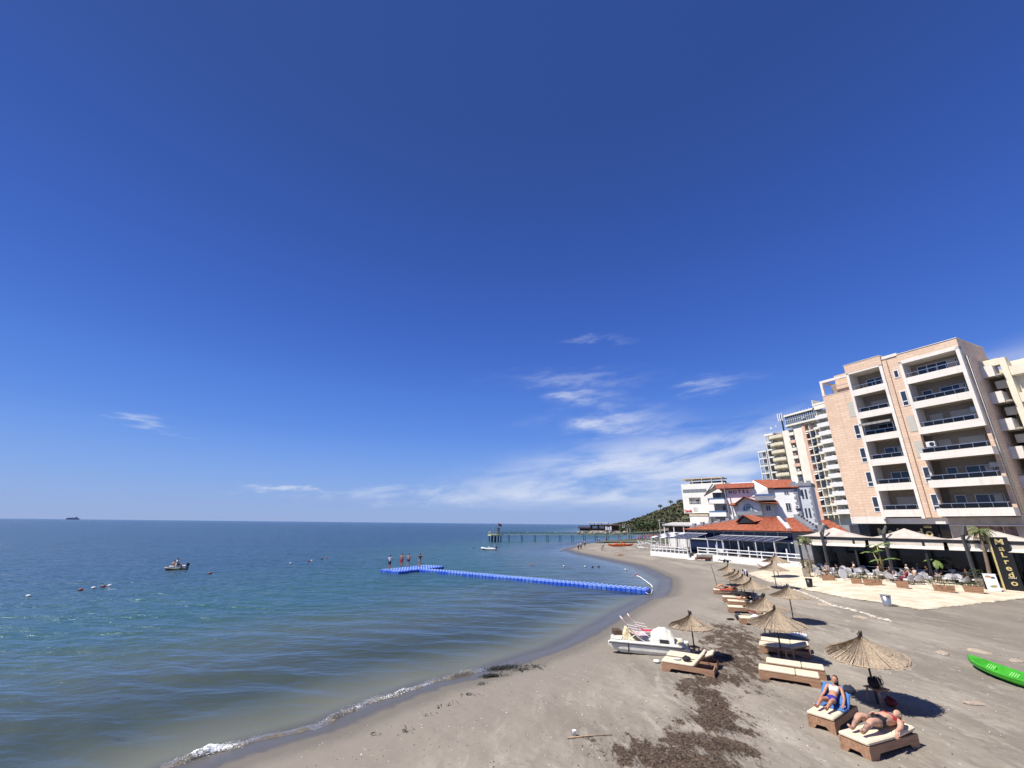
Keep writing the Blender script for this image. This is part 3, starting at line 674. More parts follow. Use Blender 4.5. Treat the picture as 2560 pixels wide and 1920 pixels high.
# marble frames of the balcony stacks
fpart(FT, 'balcony_frame', marble, tower, [(.02, .34, 16.4, 25.36, -1.8, .10), (5.2, 5.5, 16.4, 25.36, -1.8, .10), (.02, 5.5, 25.0, 25.4, -1.8, .10)])
fpart(FT, 'balcony_frame', marble, tower, [(7.1, 7.42, 7.2, 25.6, -1.8, .24), (10.84, 11.14, 7.2, 25.6, -1.8, .24), (7.1, 11.14, 25.4, 25.62, -1.8, .24)])
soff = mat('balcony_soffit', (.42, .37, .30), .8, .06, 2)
for i, b in enumerate(B):
    low = i >= 3
    s0, s1 = (-.05, 5.75) if low else (.345, 5.195)
    dd = .75 if low else .085
    q = fpart(FT, 'balcony', marble, tower, [(s0, s1, b, b+.8, dd-.16, dd)]+([(s0, s0+.16, b, b+.8, -.4, dd-.16), (s1-.16, s1, b, b+.8, -.4, dd-.16)] if low else []))
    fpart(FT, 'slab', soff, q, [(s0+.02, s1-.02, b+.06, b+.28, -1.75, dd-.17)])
    # railing: handrail and glass panels
    m = MB(); FT.box(m, s0+.1, s1-.05, b+1.28, b+1.33, dd-.11, dd-.05)
    for j in range(6): c = s0+.3+(s1-s0-.6)*j/5; FT.box(m, c-.015, c+.015, b+.8, b+1.28, dd-.10, dd-.06)
    r = m.build('handrail', steel, q)
    if i > 0:
        for j in range(5):
            c0 = s0+.33+(s1-s0-.6)*j/5; c1 = s0+.27+(s1-s0-.6)*(j+1)/5
            fpart(FT, 'glass_panel', railglass, q, [(c0, c1, b+.84, b+1.24, dd-.09, dd-.075)])
    if i in (2, 3):
        fpart(FT, 'shutter', shutter, tower, [(.9, 3.0, b+.28, b+2.35, -1.75, -1.70), (3.7, 4.8, b+.28, b+2.35, -1.75, -1.70)])
    else:
        window(FT, tower, 1.0, 3.2 if i else 4.6, b+.3, b+2.25, -1.74, mull=1 if i else 3)
        if i: window(FT, tower, 3.9, 4.8, b+.3, b+2.25, -1.74)
    # balcony clutter: chairs, a pot plant, an air conditioner
    RT = random.Random(40+i); zf = b+.28
    c = RT.uniform(1.0, 4.2)
    if i not in (0,): fpart(FT, 'balcony_chair', [whitep, polew, shutter][i % 3], tower, [(c, c+.45, zf, zf+.45, -.9, -.45), (c, c+.06, zf+.45, zf+1.0, -.9, -.45)])
    if i in (1, 4, 5): fpart(FT, 'balcony_table', polew, tower, [(c+.7, c+1.3, zf+.65, zf+.7, -.9, -.4), (c+.97, c+1.03, zf, zf+.65, -.68, -.62)])
    if i in (2, 4): fpart(FT, 'air_conditioner', alu, tower, [(.45, 1.2, b+1.9, b+2.4, -1.75, -1.4)])
    if i in (3, 5):
        mm = MB(); clump(mm, FT.p(8.0, zf+.9, -.4), .35, 60, .09, RT); mm.build('pot_plant', leaf_a, tower, fix=False)
    fpart(FT, 'curtain', mat('curtain', (.55, .52, .47), .9, .12, 3, stretch=(9, 9, .3)), tower, [(1.15, 1.15+RT.uniform(.3, .8), b+.4, b+2.15, -1.695, -1.69)] if i not in (2, 3) else [(8.1, 8.1+RT.uniform(.3, .7), b+.4, b+2.15, -1.695, -1.69)])
    # left stack
    q = fpart(FT, 'balcony', marble, tower, [(7.425, 10.835, b, b+.8, .07, .225)])
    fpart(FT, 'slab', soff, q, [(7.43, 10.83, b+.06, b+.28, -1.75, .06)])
    m = MB(); FT.box(m, 7.5, 10.8, b+1.28, b+1.33, .12, .17)
    for j in range(4): c = 7.6+3.0*j/3; FT.box(m, c-.015, c+.015, b+.8, b+1.28, .13, .16)
    m.build('handrail', steel, q)
    if i:
        for j in range(3): fpart(FT, 'glass_panel', railglass, q, [(7.63+j, 8.57+j, b+.84, b+1.24, .14, .15)])
    if i in (1, 5): fpart(FT, 'shutter', shutter, tower, [(8.2, 10.1, b+.28, b+2.3, -1.75, -1.7)])
    else: window(FT, tower, 8.0, 10.0, b+.3, b+2.25, -1.74, mull=1)
    # small windows in the tiled strips beside each stack
    z0 = b-2.55
    if i == 0: fpart(FT, 'shutter', shutter, tower, [(11.2, 11.92, z0, z0+2.0, -.02, .03)])
    elif i < 5:
        w = window(FT, tower, 11.2, 11.88, z0+.1, z0+1.95, -.02, fw=.09)
        fpart(FT, 'transom', alu, w, [(11.25, 11.83, z0+.62, z0+.72, .0, .05)])
    if i == 0: window(FT, tower, 5.75, 6.3, 23.5, 24.5, -.06, fw=.1)
    if i in (1, 2): fpart(FT, 'shutter', shutter, tower, [(5.6, 6.3, z0, z0+1.9, -.06, -.01)])
    elif i < 5:
        w = window(FT, tower, 5.6, 6.25, z0+.1, z0+1.95, -.06, fw=.09)
        fpart(FT, 'transom', alu, w, [(5.65, 6.2, z0+.62, z0+.72, -.05, .0)])
# striped awning and air conditioner
aw = mat('awning_stripe', (.55, .52, .48), .8, 0, 9, col2=(.03, .03, .03), stretch=(5, 5, .1))
m = MB(); m.hexa([FT.p(7.5, 18.75, -.3), FT.p(10.8, 18.75, -.3), FT.p(10.8, 18.55, .9), FT.p(7.5, 18.55, .9), FT.p(7.5, 18.8, -.3), FT.p(10.8, 18.8, -.3), FT.p(10.8, 18.6, .9), FT.p(7.5, 18.6, .9)])
FT.box(m, 7.5, 10.8, 18.33, 18.55, .87, .9); a_ = m.build('awning', aw, tower)
for s_ in (7.6, 10.6): fpart(FT, 'awning_arm', alu, a_, [(s_, s_+.06, 17.3, 18.5, .2, .26)])
ac = fpart(FT, 'air_conditioner', alu, tower, [(4.5, 5.3, 12.0+2.9, 12.0+3.5, -.5, -.1)], .02)
m = MB(); m.tube([FT.p(4.78, 15.2, -.1), FT.p(4.78, 15.2, -.075)], .22, 14); m.build('fan_grille', darkm, ac)
# roof terrace pergola at the left end
fpart(FT, 'roof_frame', marble, tower, [(14.35, 14.65, 23.46, 25.6, -.35, .0), (11.2, 14.65, 25.3, 25.62, -.35, -.02), (14.36, 14.64, 25.3, 25.6, -4, -.36), (11.6, 14.3, 25.3, 25.55, -4, -3.7), (14.36, 14.64, 23.46, 25.29, -4, -3.7)])
fpart(FT, 'roof_rail', steel, tower, [(11.2, 14.3, 24.4, 24.45, -.2, -.15)])
# rain pipes on the side edge
m = MB()
for d_ in (-.75, -1.15): m.tube([FT.p(-.09, 7.5, d_), FT.p(-.09, 24.3, d_)], .06, 8)
m.build('rain_pipe', cream, tower, smooth=True)
# base storeys: dark glazing and fascia sign
blackg = glassmat('black_glazing', (.010, .010, .012), .12, .5)
beige = mat('beige_stone', (.40, .35, .29), .7, .1, 1.2)
fpart(FT, 'shopfront', blackg, tower, [(5.6, 14.6, .6, 6.62, -1.4, -1.1), (0, 5.5, .6, 4.5, -1.4, -1.1)])
fpart(FT, 'fascia', marble, tower, [(11.0, 14.66, 6.64, 7.48, -1, .04), (5.4, 11.0, 6.64, 7.28, -1.6, -.3)])
fpart(FT, 'stone_wall', beige, tower, [(-.1, 5.4, 6.55, 7.3, -1.75, -.2), (4.6, 5.6, .6, 6.54, -1.6, -.6), (-.6, .6, .6, 6.54, -1.6, -.5)])
fpart(FT, 'pipe_rail', alu, tower, [(-.2, 5.4, 6.48, 6.54, -.2, -.14)])
wine = mat('poster_print', (.10, .035, .04), .6, 0, 2.2, col2=(.35, .25, .24))
for s0 in (.7, 1.75, 2.8): fpart(FT, 'poster_panel', wine, tower, [(s0, s0+.95, 4.7, 6.45, -1.2, -1.05)])
gold = mat('gold_lettering', (.75, .60, .26), .4, .1, 5)
sg = fpart(FT, 'sign_board', blackm, tower, [(6.7, 13.4, 4.9, 6.6, -1.05, -.95)])
for ch, s_ in zip('Malredo', (12.1, 11.2, 10.45, 9.85, 9.2, 8.4, 7.6)): text_on(FT, ch, 1.15, s_, 5.65, -.94, gold, sg, 'sign_letter')
m = MB()
for j in range(5): c = 7.6+(j-2)*.13; m.prism([FT.p(c-.05, 6.28, -.93), FT.p(c+.05, 6.28, -.93), FT.p(c+(j-2)*.05, 6.55-.04*abs(j-2), -.93)], (FT.n.x*.03, FT.n.y*.03, 0))
FT.box(m, 7.25, 7.95, 6.2, 6.27, -.93, -.9); m.build('crown_emblem', gold, sg)

# ------------------------------------------------------------------ cream wing to the right, set back
FC = Fr(FT.p(0, 0, -3.8).xy, (-.415, .91))
wing = thing('apartment_building', 'cream apartment wing with marble box balconies at the right frame edge', 'building', FC.p(-3, .9, -2))
creamw = mat('cream_wall', (.78, .70, .54), .75, .06, 1)
fpart(FC, 'wall', creamw, wing, [(-2.0, -1.5, 1, 24.0, -.9, .02), (-7, -1.5, 1, 23.6, -8, -.9), (-1.5, .01, 23.3, 24.05, -.9, .02), (-1.5, .6, 1, 23.3, -3.6, -2.4), (-4.2, -2.0, 1, 23.0, -4, -.8), (-6.5, -4.2, 1, 22.3, -6, -1.6)])
for i in range(7):
    b = 22.05-2.98*i
    q = fpart(FC, 'balcony', marble, wing, [(-1.03, .6, b, b+1.25, .45, .6), (-1.03, -.88, b, b+1.25, -.9, .44)])
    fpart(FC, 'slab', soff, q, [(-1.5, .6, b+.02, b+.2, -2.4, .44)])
    fpart(FC, 'door', winglass, wing, [(-.6, .3, b+.2, b+2.2, -2.4, -2.36)])
    fpart(FC, 'wall_band', creamw, wing, [(-1.5, -.5, b-1.25, b-.4, -.86, -.5)])
    fpart(FC, 'balcony', creamw, wing, [(-3.6, -2.05, b-.2, b+.8, -.8, .1)])
    fpart(FC, 'balcony', creamw, wing, [(-6.2, -4.3, b-.4, b+.6, -1.6, -.7)])

# ================================================================== tall tower behind (cream and pink, stacked balconies)
FY = Fr((109.12, 153.09), (-.25, .97))
yt = thing('apartment_building', 'tall cream tower with pink edge, cluttered balconies and curved glass top floor', 'building', FY.p(0, .9, 0))
ycream = mat('tower_cream', (.82, .77, .65), .8, .05, .5); ypink = mat('tower_pink', (.72, .46, .34), .8, .08, .5); yyel = mat('tower_yellow', (.75, .68, .50), .8, .06, .5)
fpart(FY, 'wall', ycream, yt, [(1.1, 4.75, 6, 43.0, -4, .1), (7.0, 9.9, 6, 41.8, -4, 0), (4.75, 7.0, 6, 42, -4, -1.4), (-10.5, -.1, 6, 46.5, -8, -2.3), (9.9, 17, 4, 40, -6, -1.6), (-1.75, -1.5, 9, 42, -2.3, .05), (-5.75, -5.5, 9, 46, -2.3, .05), (-3.4, -3.2, 9, 40, -2.3, -.6)])
fpart(FY, 'pink_pillar', ypink, yt, [(-.15, 1.1, 6, 43.1, -4, .25)])
fpart(FY, 'roof', ycream, yt, [(7.2, -5.2, 46.75, 47.4, -4, .9), (-5.2, -10.5, 48.0, 48.6, -6, .6), (-5.25, -5.55, 47.4, 50.2, -3, .5), (-5.6, -10.5, 46.4, 47.9, .2, .5)])
fpart(FY, 'glass_top_floor', glassmat('top_glass', (.10, .13, .17), .1, .7), yt, [(7.0, -5.4, 43.5, 46.75, -3, .45)])
m = MB()
for j in range(15): c = 7.0-j*.88; FY.box(m, c-.05, c+.05, 43.5, 46.75, .45, .55)
FY.box(m, -5.4, 7.05, 45.2, 45.3, .45, .53); m.build('glazing_bars', alu, yt)
fpart(FY, 'top_balcony', ycream, yt, [(7.2, -5.6, 42.9, 43.5, -3, .95)])
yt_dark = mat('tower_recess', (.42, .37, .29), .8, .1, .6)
redtile = mat('terracotta_roof', (.36, .10, .048), .8, .28, 2.2, .4, 9, detail=6)
RY = random.Random(5); yglass = glassmat('tower_glass', (.12, .12, .13), .15, .6)
navy_l = mat('laundry_blue', (.10, .14, .30), .9, .2, 3); pink_l = mat('laundry_pink', (.55, .25, .22), .9, .2, 3)
for i in range(12):
    z = 9.9+2.95*i
    # recess column between pink pillar and box balconies
    q = fpart(FY, 'balcony', ycream, yt, [(-1.55, -.15, z, z+.45, -2.3, .2)])
    m = MB(); FY.box(m, -1.5, -.2, z+1.05, z+1.1, .12, .17)
    for j in range(5): FY.box(m, -1.45+j*.3, -1.42+j*.3, z+.45, z+1.05, .13, .16)
    m.build('railing', darkm if RY.random() < .5 else alu, q)
    fpart(FY, 'door', yglass, yt, [(-1.3, -.5, z+.45, z+2.4, -2.3, -2.25)])
    if RY.random() < .35: fpart(FY, 'glazed_balcony', winglass, yt, [(-1.5, -.2, z+.5, z+2.5, .0, .08)])
    if RY.random() < .5:
        m = MB(); m.hexa([FY.p(-1.5, z+2.6, -.2), FY.p(-.2, z+2.6, -.2), FY.p(-.2, z+2.1, 1.0), FY.p(-1.5, z+2.1, 1.0), FY.p(-1.5, z+2.65, -.2), FY.p(-.2, z+2.65, -.2), FY.p(-.2, z+2.15, 1.0), FY.p(-1.5, z+2.15, 1.0)]); m.build('sun_blind', white, yt)
    # narrow strip
    q = fpart(FY, 'balcony', ycream, yt, [(-3.2, -1.8, z+.1, z+.5, -1.5, .1)])
    if RY.random() < .6: fpart(FY, 'glazed_balcony', winglass, q, [(-3.1, -1.9, z+.55, z+2.5, -.1, .0)])
    if RY.random() < .5:
        m = MB(); c = FY.p(-2.5, z+1.6, .35); m.lathe([(.02, 0), (.25, .06), (.42, .2)], 12, c, cap=False); m.build('satellite_dish', whitep, yt)
    # box balconies with solid white parapets
    zz_ = z+.4
    q = fpart(FY, 'balcony', white, yt, [(-10.2, -5.8, zz_, zz_+1.45, .75, .95), (-5.8, -5.62, zz_, zz_+1.45, -2, .94), (-10.2, -5.8, zz_, zz_+.2, -2.3, .74)])
    fpart(FY, 'door', yglass, yt, [(-9, -6.6, zz_+.2, zz_+2.4, -2.3, -2.25)])
    for c_ in (-9.3, -7.8, -4.6, -2.4, 5.6, 11.5, 14.2):
        dd = .75 if c_ < -5.6 else (-.2 if c_ < 4 else .1)
        if RY.random() < .45: fpart(FY, 'laundry', [white, navy_l, pink_l][RY.randrange(3)], yt, [(c_, c_+RY.uniform(.5, 1.1), z+1.3+RY.uniform(0, .2), z+2.0, dd, dd+.03)])
        if RY.random() < .40: fpart(FY, 'air_conditioner', alu, yt, [(c_+.9, c_+1.5, z+1.9, z+2.4, -.9, -.5)])
    q2 = fpart(FY, 'balcony', ycream, yt, [(-5.5, -3.5, z+.2, z+1.0, .1, .25), (-5.5, -3.5, z+.2, z+.4, -2.3, .1)])
    # small balconies in the cream wall
    if i > 4:
        q = fpart(FY, 'balcony', ypink if i % 3 == 0 else ycream, yt, [(4.7, 7.15, z+.2, z+1.1, .3, .45), (4.7, 7.15, z, z+.2, -1.4, .45), (7.0, 7.15, z+.2, z+1.1, -.1, .3)])
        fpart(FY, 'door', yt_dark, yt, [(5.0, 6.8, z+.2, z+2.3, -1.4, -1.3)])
        # yellow angled balconies
        if i < 11:
            m = MB(); poly = [FY.p(10.0, z, -1.6), FY.p(10.0, z, .4), FY.p(12.6, z, 1.4), FY.p(15.5, z, 1.0), FY.p(17.0, z, -.8), FY.p(16.6, z, -1.6)]
            m.prism(poly, (0, 0, .22))
            for a, b in zip(poly[1:4], poly[2:5]): m.bar(a+Vector((0, 0, .75)), b+Vector((0, 0, .75)), .14, 1.1)
            m.build('balcony', yyel, yt)
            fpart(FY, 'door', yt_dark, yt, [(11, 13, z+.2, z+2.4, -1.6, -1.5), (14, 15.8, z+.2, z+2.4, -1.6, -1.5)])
m = MB(); m.tube([FY.p(12.6, 40, -4), FY.p(12.6, 49.8, -4)], .28, 6)
mast = m.build('antenna_mast', darkm, yt)
for ds in (-.9, 0, .9):
    for zz_ in (47.2,): fpart(FY, 'antenna_panel', whitep, yt, [(12.4+ds, 12.8+ds, 46.8, 49.9, -3.5, -3.2)])
for i in range(9): fpart(FY, 'parapet_rail', alu, yt, [(6.9-i*1.3, 6.95-i*1.3, 47.4, 48.3, .4, .45)])

# white frame tower beside it
FW2 = Fr((FY.p(15.2, 0, -1).x, FY.p(15.2, 0, -1).y), (-.35, .937))
wt = thing('apartment_building', 'slim white frame tower with dark open balconies left of the cream tower', 'building', FW2.p(3, .9, 0))
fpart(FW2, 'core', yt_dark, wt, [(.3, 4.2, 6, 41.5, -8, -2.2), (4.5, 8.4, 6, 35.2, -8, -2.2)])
for i in range(11):
    z = 8.5+3.0*i
    if z+3 < 43: fpart(FW2, 'frame_bay', white, wt, [(0, 3.9, z, z+.55, -2.2, .1), (0, .28, z+.55, z+3, -.3, .1), (3.6, 3.9, z+.55, z+3, -.3, .1)])
    if z+3 < 37: fpart(FW2, 'frame_bay', white, wt, [(4.6, 8.4, z, z+.45, -2.2, -.1), (4.6, 4.85, z+.45, z+3, -.5, -.1), (8.1, 8.4, z+.45, z+3, -.5, -.1), (6.4, 6.6, z+.45, z+3, -2, -.1)])
    window(FW2, wt, .6, 3.2, z+.6, z+2.6, -2.2, mull=1)
    if z < 34: fpart(FW2, 'glass_panel', glassmat('pale_rail_glass', (.25, .30, .32), .1), wt, [(4.9, 8.05, z+.5, z+1.3, -.3, -.27)])
fpart(FW2, 'roof', white, wt, [(-.1, 4.0, 41.5, 42.3, -6, .15), (4.5, 8.5, 35.3, 35.9, -6, .0)])
fpart(FW2, 'shaft', grey, wt, [(3.92, 4.55, 6, 38, -3, -.4)])

# ================================================================== hotel with red tiled roofs
class FrU(Fr):   # facade frame whose drawing unit is u metres, measured from the 6.2 m level
    u = 1.18
    def p(s, a, z, d=0.0): return Fr.p(s, a*s.u, 6.2+(z-6.2)*s.u, d*s.u)
FH = FrU((56.79, 85.58), (-.75, .66))
hwhite = mat('hotel_white', (.88, .86, .84), .75, .04, .8); hgrey = mat('hotel_grey', (.27, .28, .31), .8, .1, 1.2)
def tiled_slope(m, a, b, c, d, pitch=.22, amp=.045):
    # a-b ridge (top), d-c eave (bottom): corrugated clay tiles running down the slope
    a, b, c, d = map(Vector, (a, b, c, d)); n = max(2, int(max((b-a).length, (c-d).length)/pitch)); nrm = (b-a).cross(d-a)
    if nrm.length < 1e-6: nrm = (c-d).cross(a-d)
    nrm.normalize();
    if nrm.z < 0: nrm = -nrm
    vs = []
    for i in range(2*n+1):
        t = i/(2*n); off = nrm*(amp if i % 2 else 0.0)
        vs += [a.lerp(b, t)+off, d.lerp(c, t)+off]
    m.add(vs, [(2*i, 2*i+1, 2*i+3, 2*i+2) for i in range(2*n)])
    vs2 = [v-nrm*.12 for v in (a, b, c, d)]
    m.add(vs2, [(0, 1, 2, 3)])
hot = thing('hotel_building', 'white hotel with red tiled roofs and dark red HOTEL lettering', 'building', FH.p(6, .9, 0))
fpart(FH, 'wall', hwhite, hot, [(3.3, 11.2, 1, 12.6, -9, -.5), (.0, 3.3, 1, 12.2, -8, 0), (11.2, 12.3, 1, 12.0, -8, -2.5)])
m = MB(); m.prism([FH.p(11.2, 12.59, -.52), FH.p(11.2, 12.59, -9), FH.p(11.2, 14.1, -4.6)], tuple((FH.p(6.2, 0)-FH.p(11.2, 0))))
m.prism([FH.p(3.2, 12.19, -.02), FH.p(3.2, 12.19, -8), FH.p(3.2, 14.0, -4)], tuple((FH.p(0.05, 0)-FH.p(3.2, 0)))); m.build('gable_wall', hwhite, hot)
m = MB(); tiled_slope(m, FH.p(14.0, 13.95, -4.0), FH.p(7.0, 13.95, -4.0), FH.p(6.4, 12.75, .35), FH.p(12.6, 12.75, .35)); tiled_slope(m, FH.p(14.0, 13.95, -4.0), FH.p(7.0, 13.95, -4.0), FH.p(6.4, 12.4, -9.4), FH.p(14.0, 12.4, -9.4))
m.build('roof', redtile, hot)
m = MB(); m.hexa([FH.p(14.0, 13.8, -4.0), FH.p(12.6, 12.6, .3), FH.p(15.0, 11.5, .1), FH.p(15.2, 12.4, -4), FH.p(14.0, 13.9, -4.0), FH.p(12.6, 12.7, .35), FH.p(15.1, 11.6, .2), FH.p(15.3, 12.5, -4)]); m.build('roof_overhang', polew, hot)
m = MB(); tiled_slope(m, FH.p(7.3, 14.45, -4.5), FH.p(1.2, 14.2, -4.5), FH.p(-.4, 12.45, .4), FH.p(4.2, 12.55, .4)); tiled_slope(m, FH.p(7.3, 14.45, -4.5), FH.p(1.2, 14.2, -4.5), FH.p(-.4, 12.4, -9), FH.p(6.3, 12.4, -9))
m.build('roof', redtile, hot)
m = MB(); m.prism([FH.p(7.3, 14.4, -4.5), FH.p(4.25, 12.5, .35), FH.p(4.25, 11.2, .2), FH.p(7.3, 11.2, -.45)], (FH.n.x*-.2, FH.n.y*-.2, 0)); m.build('gable_wall', hwhite, hot)
# middle gable with arched window
m = MB(); tiled_slope(m, FH.p(7.75, 11.1, -.5), FH.p(7.75, 11.1, 2.2), FH.p(5.6, 10.15, 2.2), FH.p(5.6, 10.15, -.5)); tiled_slope(m, FH.p(7.75, 11.1, 2.2), FH.p(7.75, 11.1, -.5), FH.p(9.5, 9.9, -.5), FH.p(9.5, 9.9, 2.2))
tiled_slope(m, FH.p(6.0, 10.35, -.45), FH.p(3.2, 10.5, -.45), FH.p(2.9, 9.85, 1.5), FH.p(5.6, 10.1, 1.6)); tiled_slope(m, FH.p(10.6, 10.2, -.45), FH.p(9.4, 10.1, -.45), FH.p(9.4, 9.75, 1.6), FH.p(10.8, 9.7, 1.4))
m.build('roof', redtile, hot)
m = MB(); m.prism([FH.p(9.1, 7.9, 1.2), FH.p(5.8, 7.9, 1.2), FH.p(5.8, 10.1, 1.2), FH.p(7.75, 10.95, 1.2), FH.p(9.1, 10.0, 1.2)], (-FH.n.x*1.75, -FH.n.y*1.75, 0)); m.build('bay_wall', hwhite, hot)
m = MB(); pts = [FH.p(7.55+.95*math.cos(t), 8.7+1.3*math.sin(t), 1.21) for t in [math.pi*j/14 for j in range(15)]]; m.prism(pts, (FH.n.x*.04, FH.n.y*.04, 0)); aw_ = m.build('window', alu, hot)
m = MB(); pts = [FH.p(7.55+.85*math.cos(t), 8.75+1.15*math.sin(t), 1.255) for t in [math.pi*j/14 for j in range(15)]]; m.prism(pts, (FH.n.x*.015, FH.n.y*.015, 0)); m.build('pane', mat('hotel_glass', (.16, .22, .26), .1, .2, 1, spec=.7), aw_)
fpart(FH, 'mullion', alu, aw_, [(7.05, 7.13, 8.7, 9.7, 1.25, 1.30), (7.95, 8.03, 8.7, 9.7, 1.25, 1.30), (7.05, 8.03, 9.6, 9.68, 1.25, 1.30)])
fpart(FH, 'balcony', hgrey, hot, [(5.3, 9.3, 7.95, 8.6, 2.0, 2.2), (5.3, 9.3, 7.9, 8.05, 1.2, 2.0)])
window(FH, hot, 4.4, 5.15, 8.75, 9.65, -.48, glass=glassmat('blue_glass', (.02, .03, .12), .06), mull=1)
window(FH, hot, 1.3, 2.05, 8.65, 10.0, .02, mull=1); window(FH, hot, 1.25, 1.95, 11.4, 11.95, .02, mull=1)
fpart(FH, 'balcony', hgrey, hot, [(3.35, 6.3, 10.45, 11.15, 1.1, 1.25), (3.35, 6.3, 10.4, 10.55, -.5, 1.1)])
fpart(FH, 'glass_panel', glassmat('blue_rail', (.10, .16, .30), .1), hot, [(3.4, 6.25, 11.15, 11.5, 1.15, 1.18)])
window(FH, hot, 4.9, 5.5, 10.6, 12.0, -.48)
hred = mat('hotel_red_letters', (.16, .02, .03), .5, .1, 4)
for ch, s_ in zip('HOTEL', (10.5, 9.75, 9.0, 8.28, 7.6)): text_on(FH, ch, .9, s_, 12.08, -.47, hred, hot, 'sign_letter', sx=1.05)
# left corner balconies under the overhanging gable
bluerail = glassmat('blue_rail', (.10, .16, .30), .1)
for zb in (10.1, 7.8):
    m = MB(); poly = [FH.p(11.3, zb, -.3), FH.p(11.5, zb, .5), FH.p(14.0, zb, .1), FH.p(14.9, zb, -1.2), FH.p(14.5, zb, -3)]
    m.prism(poly, (0, 0, .15))
    for a, b in zip(poly[:-1], poly[1:]): m.bar(a+Vector((0, 0, .45)), b+Vector((0, 0, .45)), .12, .85)
    q = m.build('balcony', hwhite, hot)
    m = MB()
    for a, b in zip(poly[:-1], poly[1:]): m.bar(a+Vector((0, 0, 1.05)), b+Vector((0, 0, 1.05)), .05, .32)
    m.build('rail_panel', bluerail, q)
fpart(FH, 'wall', hgrey, hot, [(11.2, 14.0, 7, 12.2, -5, -1.6)])
fpart(FH, 'door', winglass, hot, [(12.0, 12.5, 8.2, 9.7, -1.6, -1.55), (11.6, 12.0, 10.6, 12, -1.6, -1.55), (12.6, 13.4, 10.6, 12, -1.6, -1.55)])
m = MB(); m.bar(FH.p(14.0, 13.85, -2.5), FH.p(15.0, 11.55, .1), .2, .15); m.bar(FH.p(14.0, 13.8, -3.4), FH.p(12.7, 12.65, .3), .2, .15); m.build('roof_beam', polew, hot)
m = MB(); m.tube([FH.p(11.0, 7.6, .35), FH.p(11.3, 14.3, .35)], .11, 8); m.build('chimney_pipe', hgrey, hot)
# grey castle-like corner tower
fpart(FH, 'corner_tower', mat('tower_pale', (.62, .64, .68), .8, .05, 1), hot, [(-1.95, -.02, 1, 12.7, -5, -.3)])
fpart(FH, 'battlement', hgrey, hot, [(-2.1, .95, 12.7, 13.2, -5.1, -.15)]+[(-2.1+j*1.05, -2.1+j*1.05+.6, 13.2, 13.5, -.4, -.15) for j in range(3)])
for z0 in (10.6, 7.6): fpart(FH, 'slit_window', winglass, hot, [(-.75, -.5, z0, z0+1.5, -.3, -.26), (-1.25, -1.0, z0, z0+1.5, -.3, -.26)])
for j in range(12): fpart(FH, 'quoin', hgrey, hot, [(-.02, .35 if j % 2 else .6, 7+j*.45, 7.4+j*.45, -.01, .06)])
for j in range(12): fpart(FH, 'quoin', hgrey, hot, [(-1.98, -1.7 if j % 2 else -1.55, 7+j*.45, 7.4+j*.45, -.31, -.24)])
for z0 in (9.1, 7.0):
    a_ = fpart(FH, 'air_conditioner', alu, hot, [(.1, .75, z0, z0+.45, .0, .3)]); m = MB(); m.tube([FH.p(.4, z0+.23, .3), FH.p(.4, z0+.23, .32)], .16, 10); m.build('fan_grille', darkm, a_)

# ------------------------------------------------------------------ restaurant in front: wide red hipped roof
FR = Fr((42.7, 68.4), (-.40, .917))
rest = thing('restaurant_building', 'low beach restaurant with wide red tiled roof and dark blue glazing', 'building', FR.p(8, .9, -3))
blueg = glassmat('dark_blue_glazing', (.012, .018, .065), .08, .7)
fpart(FR, 'glazing', blueg, rest, [(-.2, 20.4, 3.9, 5.35, -.7, -.5), (-3, 20.4, 1.6, 3.7, -.9, -.7)])
fpart(FR, 'wall', hgrey, rest, [(-3.5, 20.6, .8, 5.3, -9, -1.2), (-3.5, -.25, 1.6, 5.4, -1.2, -.5), (20.4, 20.8, .8, 5.4, -8, -.6)])
fpart(FR, 'frame', alu, rest, [(j*2.05-.03, j*2.05+.03, 3.9, 5.3, -.5, -.46) for j in range(1, 10)]+[(-.2, 20.4, 5.28, 5.4, -.5, -.44), (-.2, 20.4, 3.72, 3.9, -.6, -.42)])
fpart(FR, 'sill_wall', whitep, rest, [(-2.8, 9.5, 1.6, 2.25, -.69, -.6), (11.2, 14.2, 1.6, 2.25, -.69, -.6)])
fpart(FR, 'frame', whitep, rest, [(s_, s_+.14, 2.25, 3.7, -.68, -.6) for s_ in (-1.6, .6, 2.7, 4.8, 6.6, 8.6, 9.4, 11.3, 12.7, 14.1)])
m = MB(); tiled_slope(m, FR.p(9.2, 7.75, -4.5), FR.p(4.2, 7.75, -4.5), FR.p(-1.2, 5.5, .3), FR.p(21.3, 5.45, .3))
tiled_slope(m, FR.p(9.2, 7.75, -4.5), FR.p(9.2, 7.75, -4.6), FR.p(21.6, 5.45, -8), FR.p(21.3, 5.45, .3))
tiled_slope(m, FR.p(3.2, 7.5, -4.5), FR.p(1.6, 7.6, -4.5), FR.p(-4.3, 5.55, .4), FR.p(-1.15, 5.5, .35)); m.build('roof', redtile, rest)
m = MB(); tiled_slope(m, FR.p(8.5, 8.05, -4.2), FR.p(8.5, 8.05, -1.4), FR.p(6.4, 6.9, -1.4), FR.p(6.4, 7.3, -4.2)); tiled_slope(m, FR.p(8.5, 8.05, -1.4), FR.p(8.5, 8.05, -4.2), FR.p(10.3, 7.2, -4.2), FR.p(10.3, 6.8, -1.4))
m.build('dormer_roof', redtile, rest)
m = MB(); m.prism([FR.p(10.0, 6.7, -1.6), FR.p(6.7, 6.75, -1.6), FR.p(8.5, 7.8, -1.6)], (-FR.n.x*1.5, -FR.n.y*1.5, 0)); m.build('dormer_front', darkm, rest)
